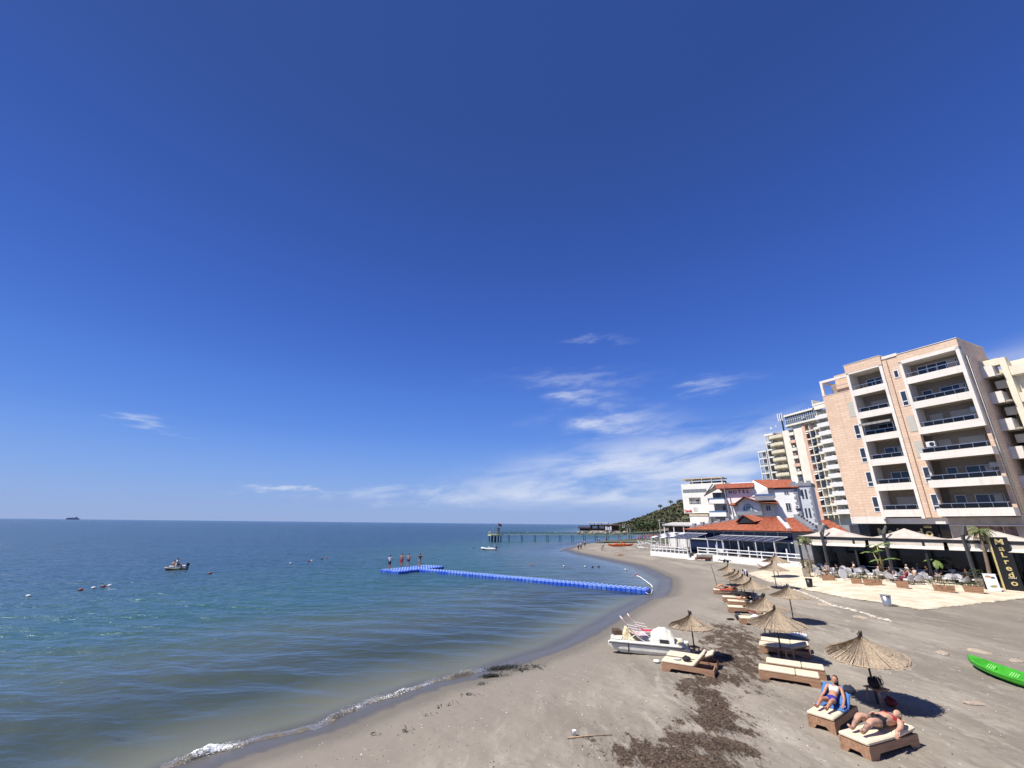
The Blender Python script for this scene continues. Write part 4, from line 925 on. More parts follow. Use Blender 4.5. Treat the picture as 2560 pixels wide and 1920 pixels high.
def slope_wall(a, b, h, w, mtl, name='parapet', steps=0):
    m = MB(); m.bar(Vector(a)+Vector((0, 0, h/2)), Vector(b)+Vector((0, 0, h/2)), w, h)
    q = m.build(name, mtl, rest)
    for j in range(steps):
        c = Vector(a).lerp(Vector(b), (j+.5)/steps); mm = MB(); mm.cbox((c.x, c.y, c.z+h+.12), (.75, .5, .5), math.atan2(FR.d.y, FR.d.x)); mm.build('merlon', mtl, q)
slope_wall(FR.p(4.1, 7.55, -4.2), FR.p(-.3, 5.7, .1), .28, .35, whitep, 'roof_parapet')
slope_wall(FR.p(1.2, 7.45, -4.4), FR.p(-4.6, 5.5, .6), .4, .6, hgrey, 'roof_parapet', 7)
slope_wall(FR.p(9.4, 7.5, -4.7), FR.p(20.3, 5.7, -1.0), .4, .5, hgrey, 'roof_parapet', 7)
fpart(FR, 'rear_wall', hgrey, rest, [(-6, 1, .8, 6.5, -9, -5)])
m = MB(); tiled_slope(m, FR.p(-2, 7.2, -5), FR.p(-3.5, 7.2, -5), FR.p(-8, 5.6, -1.2), FR.p(-6.2, 5.6, -1.0)); m.build('roof', redtile, rest)

# awnings: dark blue canvas with white stripes on white posts
navy = mat('navy_canvas', (.030, .036, .075), .8, .2, 2)
wcan = mat('white_canvas', (.74, .74, .74), .8, .08, 3)
def awning(name, label, s0, s1, zt, zb, d0, d1, n, stripes, z_floor):
    t = thing(name, label, 'awning', FR.p((s0+s1)/2, z_floor, d1))
    for i in range(n):
        a = s0+(s1-s0)*i/n; b = s0+(s1-s0)*(i+1)/n
        for j in range(4):
            u0, u1 = j/4, (j+1)/4
            sag = lambda u: .12*math.sin(math.pi*min(1, max(0, u)))
            m = MB(); m.hexa([FR.p(a, zt+(zb-zt)*u0, d0+(d1-d0)*u0), FR.p(b, zt+(zb-zt)*u0, d0+(d1-d0)*u0), FR.p(b, zt+(zb-zt)*u1-.05*(i % 2), d0+(d1-d0)*u1), FR.p(a, zt+(zb-zt)*u1-.05*((i+1) % 2), d0+(d1-d0)*u1),
                              FR.p(a, zt+.04+(zb-zt)*u0, d0+(d1-d0)*u0), FR.p(b, zt+.04+(zb-zt)*u0, d0+(d1-d0)*u0), FR.p(b, zt+.04+(zb-zt)*u1-.05*(i % 2), d0+(d1-d0)*u1), FR.p(a, zt+.04+(zb-zt)*u1-.05*((i+1) % 2), d0+(d1-d0)*u1)])
            m.build('canvas_panel', wcan if (stripes and (i+j) % 2 == 0 and i > n*.45) else navy, t)
    m = MB(); FR.box(m, s0, s1, zt+.06, zt+.14, d0-.1, d0)
    for i in range(n+1):
        a = s0+(s1-s0)*i/n; m.bar(FR.p(a, zt+.06, d0), FR.p(a, zb+.05, d1), .05)
    m.build('rafter', whitep, t)
    for i in range(0, n+1, 2):
        a = s0+(s1-s0)*i/n; m = MB(); m.bar(FR.p(a, z_floor, d1-.1), FR.p(a, zb, d1-.1), .12); m.build('post', whitep, t)
awning('terrace_awning', 'dark blue awning with white stripes beside the restaurant steps', .2, 12.6, 4.55, 3.95, .0, 3.4, 8, False, 1.6)
awning('terrace_awning', 'black and white striped awning over the far seaside terrace', 14.6, 24.5, 4.75, 3.9, 1.0, 5.5, 8, True, 1.6)

# terrace platform, white retaining wall and white rail fences
terr = MB(); FR.box(terr, -5, 13.5, .3, 1.55, -1.2, 4.9); FR.box(terr, 14.8, 24.5, .3, 1.55, -1.2, 5.6)
tag(terr.build('restaurant_terrace', mat('terrace_floor', (.12, .11, .10), .8, .1, 2)), 'raised dark floored terrace of the restaurant', kind='structure')
wl1 = MB(); FR.box(wl1, -5.2, 13.5, .2, 1.58, 4.905, 5.25); tag(wl1.build('retaining_wall', white), 'white retaining wall below the near terrace fence', 'wall')
wl2 = MB(); FR.box(wl2, 14.8, 24.6, .2, 1.4, 5.605, 5.85); tag(wl2.build('retaining_wall', white), 'white retaining wall below the far terrace fence', 'wall')
st = thing('steps', 'white steps between the two terraces of the restaurant', 'steps', FR.p(14.2, .5, 5))
for i in range(5): fpart(FR, 'step', white, st, [(13.52, 14.78, .3, 1.5-i*.22, 3.6+i*.55, 4.14+i*.55)])
def rail_fence(label, s0, s1, d, z, n):
    t = thing('rail_fence', label, 'fence', FR.p((s0+s1)/2, z, d))
    for i in range(n+1):
        a = s0+(s1-s0)*i/n; m = MB(); FR.box(m, a-.07, a+.07, z, z+1.05+(.55 if i % 3 == 1 else 0), d-.07, d+.07); m.build('post', whitep, t)
    for zz_ in (.45, .9):
        m = MB(); FR.box(m, s0, s1, z+zz_, z+zz_+.13, d+.075, d+.12); m.build('rail', whitep, t)
rail_fence('white rail fence along the near terrace of the restaurant', -4.8, 13.3, 5.05, 1.58, 9)
rail_fence('white rail fence around the far striped awning terrace', 15.0, 24.3, 5.75, 1.4, 9)

# ================================================================== white block with roof terrace, left of the hotel
FB = Fr((50.23, 109.43), (-.75, .66))
wb = thing('white_building', 'plain white block with roof terrace and grey window band beside the hotel', 'building', FB.p(2, .9, 0))
wcream = mat('block_cream', (.88, .86, .78), .8, .04, .6)
fpart(FB, 'wall', wcream, wb, [(-4, 6.85, 13.05, 16.5, -12, 0), (5.25, 6.85, 9.2, 13.04, -12, 0), (-4, 2.3, 9.2, 13.04, -12, 0), (2.31, 5.24, 9.2, 11.4, -12, -.01), (2.3, 5.25, 11.4, 13.04, -12, -1.5)])
for j in range(6): fpart(FB, 'band_window', mat('grey_glass', (.22, .24, .25), .25, .1, 1), wb, [(.6+j*1.0, 1.55+j*1.0, 14.3, 15.15, 0, .03)])
fpart(FB, 'balcony_rail', alu, wb, [(2.35, 5.2, 11.9, 11.98, -.1, -.02)]+[(2.4+j*.35, 2.45+j*.35, 11.4, 11.9, -.1, -.04) for j in range(8)])
fpart(FB, 'door', mat('brown_door', (.16, .10, .07), .6, .1, 2), wb, [(3.2, 3.9, 11.4, 12.6, -1.5, -1.45)])
window(FB, wb, 3.35, 4.4, 9.6, 10.6, .0, glass=mat('curtain_glass', (.6, .6, .58), .3, .1, 2), mull=1)
fpart(FB, 'terrace_roof', mat('terrace_beam', (.66, .52, .36), .7, .1, 2), wb, [(-3.4, 6.55, 17.7, 17.9, -5, -.2)]+[(6.3-j*2.4, 6.45-j*2.4, 16.5, 17.7, -.4, -.25) for j in range(5)])
fpart(FB, 'terrace_wall', polew, wb, [(-3.0, 5.8, 16.5, 17.3, -5.5, -4)])
for j in range(3): fpart(FB, 'terrace_blind', mat('peach_canvas', (.75, .60, .42), .8, .1, 2), wb, [(4.2-j*2.5, 6.0-j*2.5, 17.3, 17.42, -1.6, -.6)])
redl = mat('red_letters', (.55, .02, .03), .5, .1, 3)
text_on(FB, 'Camelia', .95, 5.75, 9.72, .03, redl, wb, 'sign_letter', sx=.62)
fpart(FB, 'lower_block', wcream, wb, [(.5, 5.05, 1, 8.5, -4, 1.5)])
fpart(FB, 'lower_roof', mat('peach_canvas', (.75, .60, .42), .8, .1, 2), wb, [(.5, 5.1, 8.5, 8.9, -4, 1.6)])
m = MB(); m.hexa([FB.p(3.6, 6.0, 2.6), FB.p(12, 6.1, 2.6), FB.p(11, 6.8, -2), FB.p(3.6, 6.8, -2), FB.p(3.6, 6.25, 2.6), FB.p(12, 6.35, 2.6), FB.p(11, 7.0, -2), FB.p(3.6, 7.0, -2)]); m.build('canopy_roof', mat('canopy_grey', (.45, .43, .42), .7, .1, 1), wb)
fpart(FB, 'canopy_post', whitep, wb, [(4+j*2.5, 4.2+j*2.5, 1, 6.0, 2.2, 2.4) for j in range(4)])
fpart(FB, 'hall', mat('hall_dark', (.05, .03, .03), .7, .2, 1), wb, [(3.8, 10.8, 3.8, 5.9, -3, 1.5)])
fpart(FB, 'hall_base', white, wb, [(3.6, 11, 1, 3.8, -3, 1.8)])
fpart(FB, 'base', wcream, wb, [(-4, .49, 1, 9.2, -12, -1), (5.1, 6.6, 1, 9.2, -12, -3.1)])
# ================================================================== cafe terrace
FK = Fr((44.4, 43.5), (-.66, .75))
zJ2 = zoomed(2040, 1370, 8.508); zK = zoomed(2280, 1330, 7.9)
tentm = mat('cream_tent', (.50, .44, .385), .85, .12, .8)
valm = mat('cream_valance', (.66, .60, .50), .8, .08, 2)
cafe = thing('cafe_pergola', 'dark steel cafe pergola with three cream tent roofs', 'pergola', FK.p(5, .95, -2))
for s0, s1 in ((14.3, 7.75), (7.7, 1.55), (1.5, -5.0)):
    c = (s0+s1)/2; n = 10; m = MB()
    ring = []
    for (a0, d0), (a1, d1) in (((s0, .15), (s1, .15)), ((s1, .15), (s1, -5)), ((s1, -5), (s0, -5)), ((s0, -5), (s0, .15))):
        for i in range(n): ring.append((a0+(a1-a0)*i/n, d0+(d1-d0)*i/n))
    K = len(ring); vs = []
    lv = 7
    for j in range(lv):
        t = j/(lv-1)
        for a, d in ring:
            q = t**1.0; zz_ = 5.12+1.02*(t**1.35)
            vs.append(FK.p(a+(c-a)*q, zz_-.10*math.sin(math.pi*t)*abs(math.sin((a*1.1+d)*1.4)), d+(-2.4-d)*q))
    m.add(vs, [(j*K+i, j*K+(i+1) % K, (j+1)*K+(i+1) % K, (j+1)*K+i) for j in range(lv-1) for i in range(K)])
    m.build('tent_roof', tentm, cafe, smooth=False)
    fpart(FK, 'valance', valm, cafe, [(s1+.12, s0-.12, 4.42, 4.82, .02, .06)])
    m = MB(); m.hexa([FK.p(s1+.15, 4.12, .3), FK.p(s0-.15, 4.12, .3), FK.p(s0-.15, 4.40, .04), FK.p(s1+.15, 4.40, .04), FK.p(s1+.15, 4.16, .34), FK.p(s0-.15, 4.16, .34), FK.p(s0-.15, 4.44, .08), FK.p(s1+.15, 4.44, .08)]); m.build('valance', valm, cafe)
fpart(FK, 'beam', darkm, cafe, [(-5, 14.4, 4.86, 5.1, -.15, .12)]); fpart(FK, 'beam', darkm, cafe, [(-5, 14.4, 4.86, 5.1, -5.1, -4.9)])
for s_ in (14.3, 8.9, 3.15, -4.8):
    fpart(FK, 'post', darkm, cafe, [(s_-.1, s_+.1, .7, 4.86, -.12, .1)]); fpart(FK, 'post', darkm, cafe, [(s_-.1, s_+.1, .7, 4.86, -5.1, -4.9)])
for s_ in (11.66, 6.05, .08):
    m = MB(); m.bar(FK.p(s_, .7, .45), FK.p(s_+.05, 5.6, .45), .2); m.bar(FK.p(s_+.05, 5.5, .45), FK.p(s_-.15, 6.35, -.9), .17); m.bar(FK.p(s_, 4.9, .42), FK.p(s_-.13, 6.2, -.75), .08)
    m.build('hooked_post', mat('post_grey', (.06, .06, .068), .5, .1, 4), cafe)
fpart(FK, 'back_wall', blackg, cafe, [(-4.7, 14.2, .8, 4.8, -4.7, -4.6)])
fpart(FK, 'counter', blackm, cafe, [(-1.5, 9.5, .8, 2.0, -2.8, -2.2)])
fpart(FK, 'counter_edge', steel, cafe, [(-1.5, 9.5, 2.01, 2.05, -2.3, -2.15)])
fpart(FK, 'glass_screen', blackg, cafe, [(-1.0, 8.6, 2.2, 4.2, -2.5, -2.45), (9.3, 11.3, .9, 3.4, -1.6, -1.55)])
fpart(FK, 'floor', mat('cafe_floor', (.05, .045, .04), .6, .1, 1), cafe, [(-4.9, 14.2, .75, 1.36, -4.8, -.3)])
fpart(FK, 'ceiling_lining', mat('cafe_lining', (.09, .08, .07), .9, .1, 1), cafe, [(-4.9, 14.2, 4.84, 4.855, -4.9, -.2)])
# totem sign
tot = thing('totem_sign', 'tall black totem sign with stacked gold letters Malredo', 'sign', FK.p(-2.15, .95, -.2))
FS = Fr(FK.p(-2.15, 0, .45).xy, (-.86, .51))
fpart(FS, 'panel', blackm, tot, [(-.62, .58, .95, 5.45, -.2, .0)])
fpart(FS, 'gold_edge', gold, tot, [(.585, .66, .95, 5.45, -.2, .02)])
for i, (ch, sz) in enumerate(zip('MaLredo', (.66, .66, .58, .66, .66, .62, .66))): text_on(FS, ch, sz, .02-.02*i, 5.02-i*.56-(.12 if i == 6 else 0), .01, gold, tot, 'sign_letter', sx=1.25, bold=.018)
m = MB(); zc = 5.02-5.56*.56-.28
zc = 1.92
for j in range(5): c = -.1+(j-2)*.1; m.prism([FS.p(c-.04, zc, .012), FS.p(c+.04, zc, .012), FS.p(c+(j-2)*.03, zc+.2-.03*abs(j-2), .012)], (FS.n.x*.02, FS.n.y*.02, 0))
m.build('crown_emblem', mat('cream_letter', (.75, .70, .55), .5, .05, 4), tot)
# red and white roundel sign behind the totem
rs_ = thing('hanging_sign', 'red sign with white roundel hanging behind the totem sign', 'sign', FK.p(-4.0, .95, -1.2))
fpart(FK, 'panel', mat('sign_red', (.45, .03, .07), .5, .1, 3), rs_, [(-4.3, -3.75, 3.4, 4.6, -1.0, -.94)])
m = MB(); m.tube([FK.p(-4.0, 3.9, -.94), FK.p(-4.0, 3.9, -.9)], .27, 16); m.build('roundel', whitep, rs_)
fpart(FK, 'pole', darkm, rs_, [(-4.45, -4.35, .8, 4.86, -1.05, -.95)])
# A-board
qa = GTT(*z3(1935, 800)); FA = Fr(qa.xy, (-.86, .51)); za = qa.z-.95
ab = thing('menu_board', 'white A-frame menu board with food pictures beside the totem sign', 'sign', FK.p(-.6, .95, 2.9))
class FrZ(Fr):
    zo = 0.0
    def p(s, a, z, d=0.0): return Fr.p(s, a, z+s.zo, d)
FA = FrZ(qa.xy, (-.86, .51)); FA.zo = za
m = MB(); m.hexa([FA.p(-.42, .95, .25), FA.p(.42, .95, .25), FA.p(.42, .95, .21), FA.p(-.42, .95, .21), FA.p(-.42, 2.35, 0), FA.p(.42, 2.35, 0), FA.p(.42, 2.35, -.04), FA.p(-.42, 2.35, -.04)])
m.build('front_panel', whitep, ab)
m = MB(); m.hexa([FA.p(-.42, .95, -.35), FA.p(.42, .95, -.35), FA.p(.42, .95, -.39), FA.p(-.42, .95, -.39), FA.p(-.42, 2.33, -.05), FA.p(.42, 2.33, -.05), FA.p(.42, 2.33, -.09), FA.p(-.42, 2.33, -.09)]); m.build('back_panel', darkm, ab)
food = [mat('print_orange', (.65, .30, .12), .6, .3, 20), mat('print_dark', (.10, .10, .16), .6, .3, 20), mat('print_green', (.35, .40, .15), .6, .3, 20)]
for j, (a, zz_, w, h) in enumerate(((.12, 2.1, .2, .1), (-.18, 2.02, .14, .1), (.0, 1.3, .24, .08), (-.1, 1.38, .2, .05))):
    m = MB(); dd = .252-(zz_-.95)/1.4*.25
    m.prism([FA.p(a+w*math.cos(t), zz_+h*math.sin(t), dd) for t in [2*math.pi*i/10 for i in range(10)]], (FA.n.x*.012, FA.n.y*.012, 0)); m.build('food_picture', food[j % 3], ab)

# ------------------------------------------------------------------ lounge chairs and low tables
chairg = mat('chair_grey', (.45, .44, .45), .8, .12, 6); chairw = mat('chair_cushion', (.70, .69, .71), .85, .08, 6)
def make_chair():
    t = thing('lounge_chair', 'x', 'chair', local=True)
    m = MB(); m.cbox((0, -.02, .40), (.56, .54, .14)); m.build('seat_cushion', chairw, t, bevel=.04)
    m = MB()
    pts = []
    for i in range(9):
        a = math.radians(-80+160*i/8); pts.append((.33*math.sin(a), -.20-.16*math.cos(a)))
    for (x0, y0), (x1, y1) in zip(pts[:-1], pts[1:]):
        h0 = .86-.20*(abs(x0)/.33)**2; h1 = .86-.20*(abs(x1)/.33)**2
        m.hexa([(x0, y0, .34), (x1, y1, .34), (x1*.86, y1*.86-.0, .34), (x0*.86, y0*.86, .34), (x0*1.12, y0*1.25, h0), (x1*1.12, y1*1.25, h1), (x1*.98, y1*1.12, h1), (x0*.98, y0*1.12, h0)])
    m.build('backrest', chairg, t, smooth=False)
    for sx_ in (-1, 1):
        for sy in (-1, 1):
            m = MB(); m.tube([(sx_*.2, sy*.2-.02, .34), (sx_*.29, sy*.28-.02, 0)], .018, 6); m.build('leg', darkm, t)
    return t
def make_table():
    t = thing('low_table', 'x', 'table', local=True)
    m = MB(); m.lathe([(.0, .50), (.36, .50), (.38, .52), (.38, .54), (.0, .54)], 18); m.build('table_top', darkm, t)
    m = MB(); m.tube([(0, 0, .04), (0, 0, .5)], .035, 8); m.build('stem', darkm, t)
    m = MB(); m.lathe([(.0, 0), (.24, 0), (.22, .03), (0, .05)], 16); m.build('foot', darkm, t)
    return t
chair0 = make_chair(); table0 = make_table(); used = [False, False]
def put(proto, k, loc, rz, label, group):
    if not used[k]:
        used[k] = True; proto.location = loc; proto.rotation_euler = (0, 0, rz); proto['label'] = label; proto['group'] = group; return proto
    return dup(proto, loc, rz, label, group)
sets = [(zJ2(230, 610), 'behind the red-flowered planter', (20, 110, 200, 290)), (zJ2(640, 620), 'behind the leaning white round table', (40, 130, 230)), (zJ2(960, 640), 'behind the long sage planter', (60, 180, 320)),
        (zJ2(1800, 730), 'behind the plank crate planter', (10, 100, 190, 275)), (zK(520, 1010), 'behind the tall leafy trough', (0, 95, 180)), (zK(1060, 1010), 'next to the white menu board', (70, 185, 300)),
        (zJ2(120, 500), 'nearest the left cafe post', (60, 200)), (zJ2(700, 500), 'beside the green hedge of the cafe', (30, 150, 270)), (zJ2(1700, 590), 'right of the tall banana plant', (40, 160, 280)), (zK(300, 900), 'under the short banana plant', (110, 230)),
        (zJ2(430, 560), 'behind the cafe guest in black top', (15, 140, 260)), (zJ2(1560, 660), 'left of the plank crate planter', (30, 170, 290)), (zK(760, 930), 'left of the right hooked post', (20, 150, 270)), (zJ2(2150, 640), 'beside the guest in cream top', (40, 160, 270)),
        (zJ2(880, 560), 'between the hedge and the long sage planter', (20, 140, 250)), (zJ2(1380, 640), 'left of the tall banana plant', (50, 170, 300)), (zK(60, 1000), 'just right of the plank crate planter', (20, 130, 250)), (zK(880, 1030), 'right of the tall leafy trough', (35, 150, 270))]
for (u, v), where, angs in sets:
    p = GTT(u, v)
    put(table0, 1, p, 0, 'black round low cafe table '+where, 'low tables on the cafe terrace')
    for a, side in zip(angs, ('right hand', 'far', 'left hand', 'near')):
        r = math.radians(a); q = p+Vector((.82*math.cos(r), .82*math.sin(r), 0)); q.z = terrace_z(q.x, q.y)
        put(chair0, 0, q, r+math.pi/2, side+' grey chair of the table '+where, 'lounge chairs on the cafe terrace')
# leaning white round table top
wt_ = thing('round_table', 'white round table standing on its edge on the gravel', 'table', GTT(*zJ2(600, 690)), 0, local=True)
m = MB(); M_ = Matrix.Rotation(.25, 3, 'Z') @ Matrix.Rotation(math.radians(82), 3, 'X')
vs = [];
for zz_ in (-.02, .02):
    for j in range(22): vs.append(M_ @ Vector((.48*math.cos(2*math.pi*j/22), .48*math.sin(2*math.pi*j/22), zz_))+Vector((0, 0, .6)))
m.add(vs, [tuple(reversed(range(22))), tuple(range(22, 44))]+[(j, (j+1) % 22, 22+(j+1) % 22, 22+j) for j in range(22)]); m.build('table_top', whitep, wt_)
m = MB(); m.bar((.1, .2, .02), (0, .1, .7), .04); m.build('folded_leg', alu, wt_)

# ------------------------------------------------------------------ planters
plank = mat('planter_plank', (.42, .24, .14), .75, 0, 3, .2, 20, col2=(.26, .14, .08), stretch=(1, 1, 5)); plankg = mat('planter_grey', (.40, .34, .26), .8, 0, 3, .2, 20, col2=(.24, .20, .15))
leafred = mat('leaf_red', (.20, .06, .035), .8, .4, 5); soil = mat('soil', (.04, .03, .02), .95, .3, 6)
def planter(px, w, dp, h, label, leaf, cnt=90, ph=.35, rz=-.72, plk=plank, size=.05, cm=None):
    c = GTT(*px); w *= .74; dp *= .85; h *= .85
    t = thing('planter_box', label, 'planter', c, rz, 'planters along the cafe terrace', local=True)
    n = max(2, int(h/.12))
    for i in range(n):
        z0 = h*i/n+.01; z1 = h*(i+1)/n-.006; k_ = .9+.1*(i+1)/n
        m = MB(); W_, D_ = w/2*k_, dp/2*k_
        m.box((-W_, -D_, z0), (W_, -D_+.03, z1)); m.build('plank', plk, t)
        m = MB(); m.box((-W_, D_-.03, z0), (W_, D_, z1)); m.build('plank', plk, t)
        m = MB(); m.box((-W_, -D_+.031, z0), (-W_+.03, D_-.031, z1)); m.build('plank', plk, t)
        m = MB(); m.box((W_-.03, -D_+.031, z0), (W_, D_-.031, z1)); m.build('plank', plk, t)
    m = MB(); m.box((-w/2*.88, -dp/2*.88, .05), (w/2*.88, dp/2*.88, h-.06)); m.build('soil', soil, t)
    if leaf:
        m = MB(); R = random.Random(hash(label) % 1000 if False else len(label)*7+int(px[0]))
        k2 = max(1, int(w/.4))
        for i in range(k2): clump(m, (-w/2+w*(i+.5)/k2, R.uniform(-.05, .05), h+ph*.25), ph*R.uniform(.8, 1.1), cnt, size, R, 1.0)
        m.build('foliage', [leaf, cm or leaf], t, fix=False)
    return t
planter(zJ2(270, 685), 1.5, .6, .6, 'low wooden planter of red leaves near the black bin', leafred, 80, .38, cm=leaf_a)
planter(zJ2(870, 755), 1.1, .6, .55, 'small wooden planter with low dark green plants', leaf_a, 70, .22)
planter(zJ2(1220, 790), 1.9, .6, .6, 'long wooden planter with dry sage plants', leaf_b, 80, .42, cm=mat('leaf_dry', (.20, .18, .11), .8, .3, 4))
planter(zJ2(1850, 845), 1.2, .6, .62, 'square plank crate planter at the terrace middle', None)
planter(zK(650, 1180), 1.9, .6, .6, 'long wooden trough with tall leafy shrubs near the short banana plant', leaf_b, 90, .55, cm=mat('leaf_sage', (.30, .30, .20), .8, .3, 4))
planter(zK(1230, 1195), 1.7, .7, .6, 'wooden planter with green juniper beside the menu board', leaf_a, 120, .34, cm=leaf_b)
planter(z3(215, 670), .9, .8, 1.0, 'tall pale planter full of yellow green shrub below the small palm', leaf_y, 160, .75, plk=plankg, size=.06, cm=leaf_b)
planter(z3(225, 615), .8, .7, .6, 'yellow leaved shrub box behind the tall pale planter', leaf_y, 150, .7, plk=plankg, size=.06, cm=leaf_a)
planter(zK(1380, 1110), .8, .8, .9, 'tall pale planter under the leafy shrub by the menu board', leaf_a, 160, .8, plk=plankg, size=.06, cm=leaf_b)
pb1 = planter(z3(925, 690), 1.2, .8, .75, 'pale plank planter holding the tall banana plant', None, plk=plankg)
pb2 = planter(zK(560, 960), 1.0, .7, .6, 'pale plank planter holding the short banana plant', leaf_a, 60, .3, plk=plankg)
def shrub(px, dist_z, r, label, leaf, n=240, size=.07, cm=None, flat=1.0, zoff=0.0):
    c = GTT(*px)
    t = thing('shrub', label, 'shrub', c, 0, 'shrubs of the cafe terrace', local=True)
    m = MB(); clump(m, (0, 0, r*.75+zoff), r, n, size, random.Random(int(px[0])), flat); m.build('foliage', [leaf, cm or leaf], t, fix=False)
    m = MB(); m.tube([(0, 0, -.05), (.03, .02, r*.5+zoff)], [.04, .02], 6); m.build('stem', polew, t)
shrub(z3(420, 600), 1.0, .55, 'round clipped green shrub behind the left cafe chairs', leaf_a, 420, .06, leaf_b, zoff=.45)
shrub(z3(720, 610), 1.0, .55, 'left part of the leafy hedge in front of the cafe counter', leaf_a, 300, .08, leaf_c, zoff=.2)
shrub(z3(790, 615), 1.0, .55, 'right part of the leafy hedge in front of the cafe counter', leaf_a, 300, .08, leaf_c, zoff=.2)
shrub(z3(1120, 640), 1.0, .5, 'bright green bush beside the seated cafe guests', leaf_c, 300, .06, leaf_b, zoff=.4)
shrub(z3(1880, 690), 1.0, .8, 'dark spreading shrub at the foot of the right palm', leaf_a, 500, .08, leaf_b, zoff=.3)
shrub(z3(1950, 720), 1.0, .6, 'low dark shrub just left of the totem sign', leaf_a, 300, .07, leaf_b, zoff=.1)
shrub(z3(2190, 700), 1.0, .8, 'leafy green shrub right of the totem sign', leaf_a, 400, .09, leaf_b, zoff=.3)
shrub(z3(1850, 610), 1.0, .7, 'feathery conifer shrub in the shade behind the menu board', leaf_a, 260, .10, leaf_b, zoff=1.0)

# ------------------------------------------------------------------ palms and banana plants
trunkm = mat('palm_trunk', (.26, .20, .14), .9, .3, 4, .6, 14, stretch=(1, 1, 4))
frondm = mat('palm_frond', (.14, .17, .05), .7, .3, 3, col2=(.08, .10, .03)); frondd = mat('palm_frond_dry', (.28, .24, .11), .8, .3, 3)
def palm(base, top, label, nf, L, tr):
    t = thing('palm_tree', label, 'palm', base)
    base = Vector(base); top = Vector(top)
    pts = [base.lerp(top, i/10)+Vector((.05*math.sin(i*.6), .04*math.cos(i*.5), 0)) for i in range(11)]; pts[-1] = top
    m = MB(); m.tube(pts, [tr*(1.35-.5*i/10+(.06 if i % 2 else 0)) for i in range(11)], 10); m.build('trunk', trunkm, t, smooth=True)
    R = random.Random(int(L*100))
    for f in range(nf):
        a = 2*math.pi*f/nf*1.0+R.uniform(-.2, .2); el_ = R.choice((1.1, .75, .45, .1, -.3)); m = MB(); ln = L*R.uniform(.8, 1.1)
        p = top.copy(); dz = el_; rib = []
        for j in range(11):
            rib.append(p.copy()); st = ln/10
            p = p+Vector((math.cos(a)*math.cos(dz)*st, math.sin(a)*math.cos(dz)*st, math.sin(dz)*st)); dz -= .19
        m.tube(rib, [.022-.0018*j for j in range(11)], 4)
        for j in range(1, 11):
            for k_ in range(2):
                q = rib[j-1].lerp(rib[j], k_/2); d = (rib[j]-rib[j-1]).normalized(); sd2 = d.cross(Vector((0, 0, 1))).normalized()
                lf = ln*.26*math.sin(math.pi*(j+k_/2)/12+.25)
                for s_ in (-1, 1):
                    tip = q+sd2*s_*lf*.8+d*lf*.45+Vector((0, 0, -lf*R.uniform(.25, .6))); w_ = d*.035
                    m.add([q-w_, q+w_, tip], [(0, 1, 2)])
        m.build('frond', frondd if el_ < 0 else frondm, t, fix=False)
    return t
pb = FK.p(-.75, .9, .35); palm(pb, FK.p(-1.15, 5.95, .35), 'tall palm tree in front of the cafe right tent', 26, 1.35, .12)
pb = FK.p(13.4, .9, .6); palm(pb, FK.p(13.5, 4.75, .6), 'small palm tree at the left end of the cafe', 16, 1.2, .10)
banm = mat('banana_leaf', (.13, .18, .045), .6, .25, 3, col2=(.10, .15, .03)); bans = mat('banana_stem', (.36, .28, .12), .8, .3, 4)
def banana(c, h, nl, ll, label, seed):
    t = thing('banana_plant', label, 'plant', c, 0, local=True); R = random.Random(seed)
    for s_ in range(3 if h > 2 else 1):
        a = 2.1*s_+.5; hh_ = h*(1-.28*s_); bx, by = .16*math.cos(a), .16*math.sin(a); top = Vector((bx+.25*math.cos(a)*(s_ > 0), by+.25*math.sin(a)*(s_ > 0), hh_))
        m = MB(); m.tube([(bx, by, 0), (bx*1.1, by*1.1, hh_*.5), top], [.09, .07, .035], 8); m.build('stem', bans, t, smooth=True)
        for k_ in range(nl if s_ == 0 else 2):
            b = (math.radians(-42+180*(k_ % 2))+R.uniform(-.5, .5)) if k_ < 2 else R.uniform(0, 6.28)
            dz = R.uniform(.25, .7) if k_ < 3 else R.uniform(-.6, .1); p = top.copy(); vs = []; ln = ll*R.uniform(.8, 1.05)
            for j in range(9):
                u = j/8; w_ = .25*ll/1.4*math.sin(math.pi*min(1, u*1.02+.03))**.6+.01; d = Vector((math.cos(b)*math.cos(dz), math.sin(b)*math.cos(dz), math.sin(dz))); sd2 = d.cross(Vector((0, 0, 1))).normalized()
                jj = .03*((j*7) % 3-1)
                vs += [p-sd2*w_+Vector((0, 0, -.35*w_+jj)), p, p+sd2*w_+Vector((0, 0, -.35*w_-jj))]
                p = p+d*(ln/8); dz -= .14
            m = MB(); m.add(vs, [f for j in range(8) for f in ((3*j, 3*j+1, 3*j+4, 3*j+3), (3*j+1, 3*j+2, 3*j+5, 3*j+4))]); m.build('leaf', banm, t, fix=False)
c = GTT(*z3(925, 690)); c.z += .69; banana(c, 2.5, 5, 1.4, 'tall banana plant with three stems in a plank planter', 4)
c = GTT(*zK(560, 960)); c.z += .54; banana(c, 1.4, 6, 1.2, 'short banana plant with broad drooping leaves', 9)

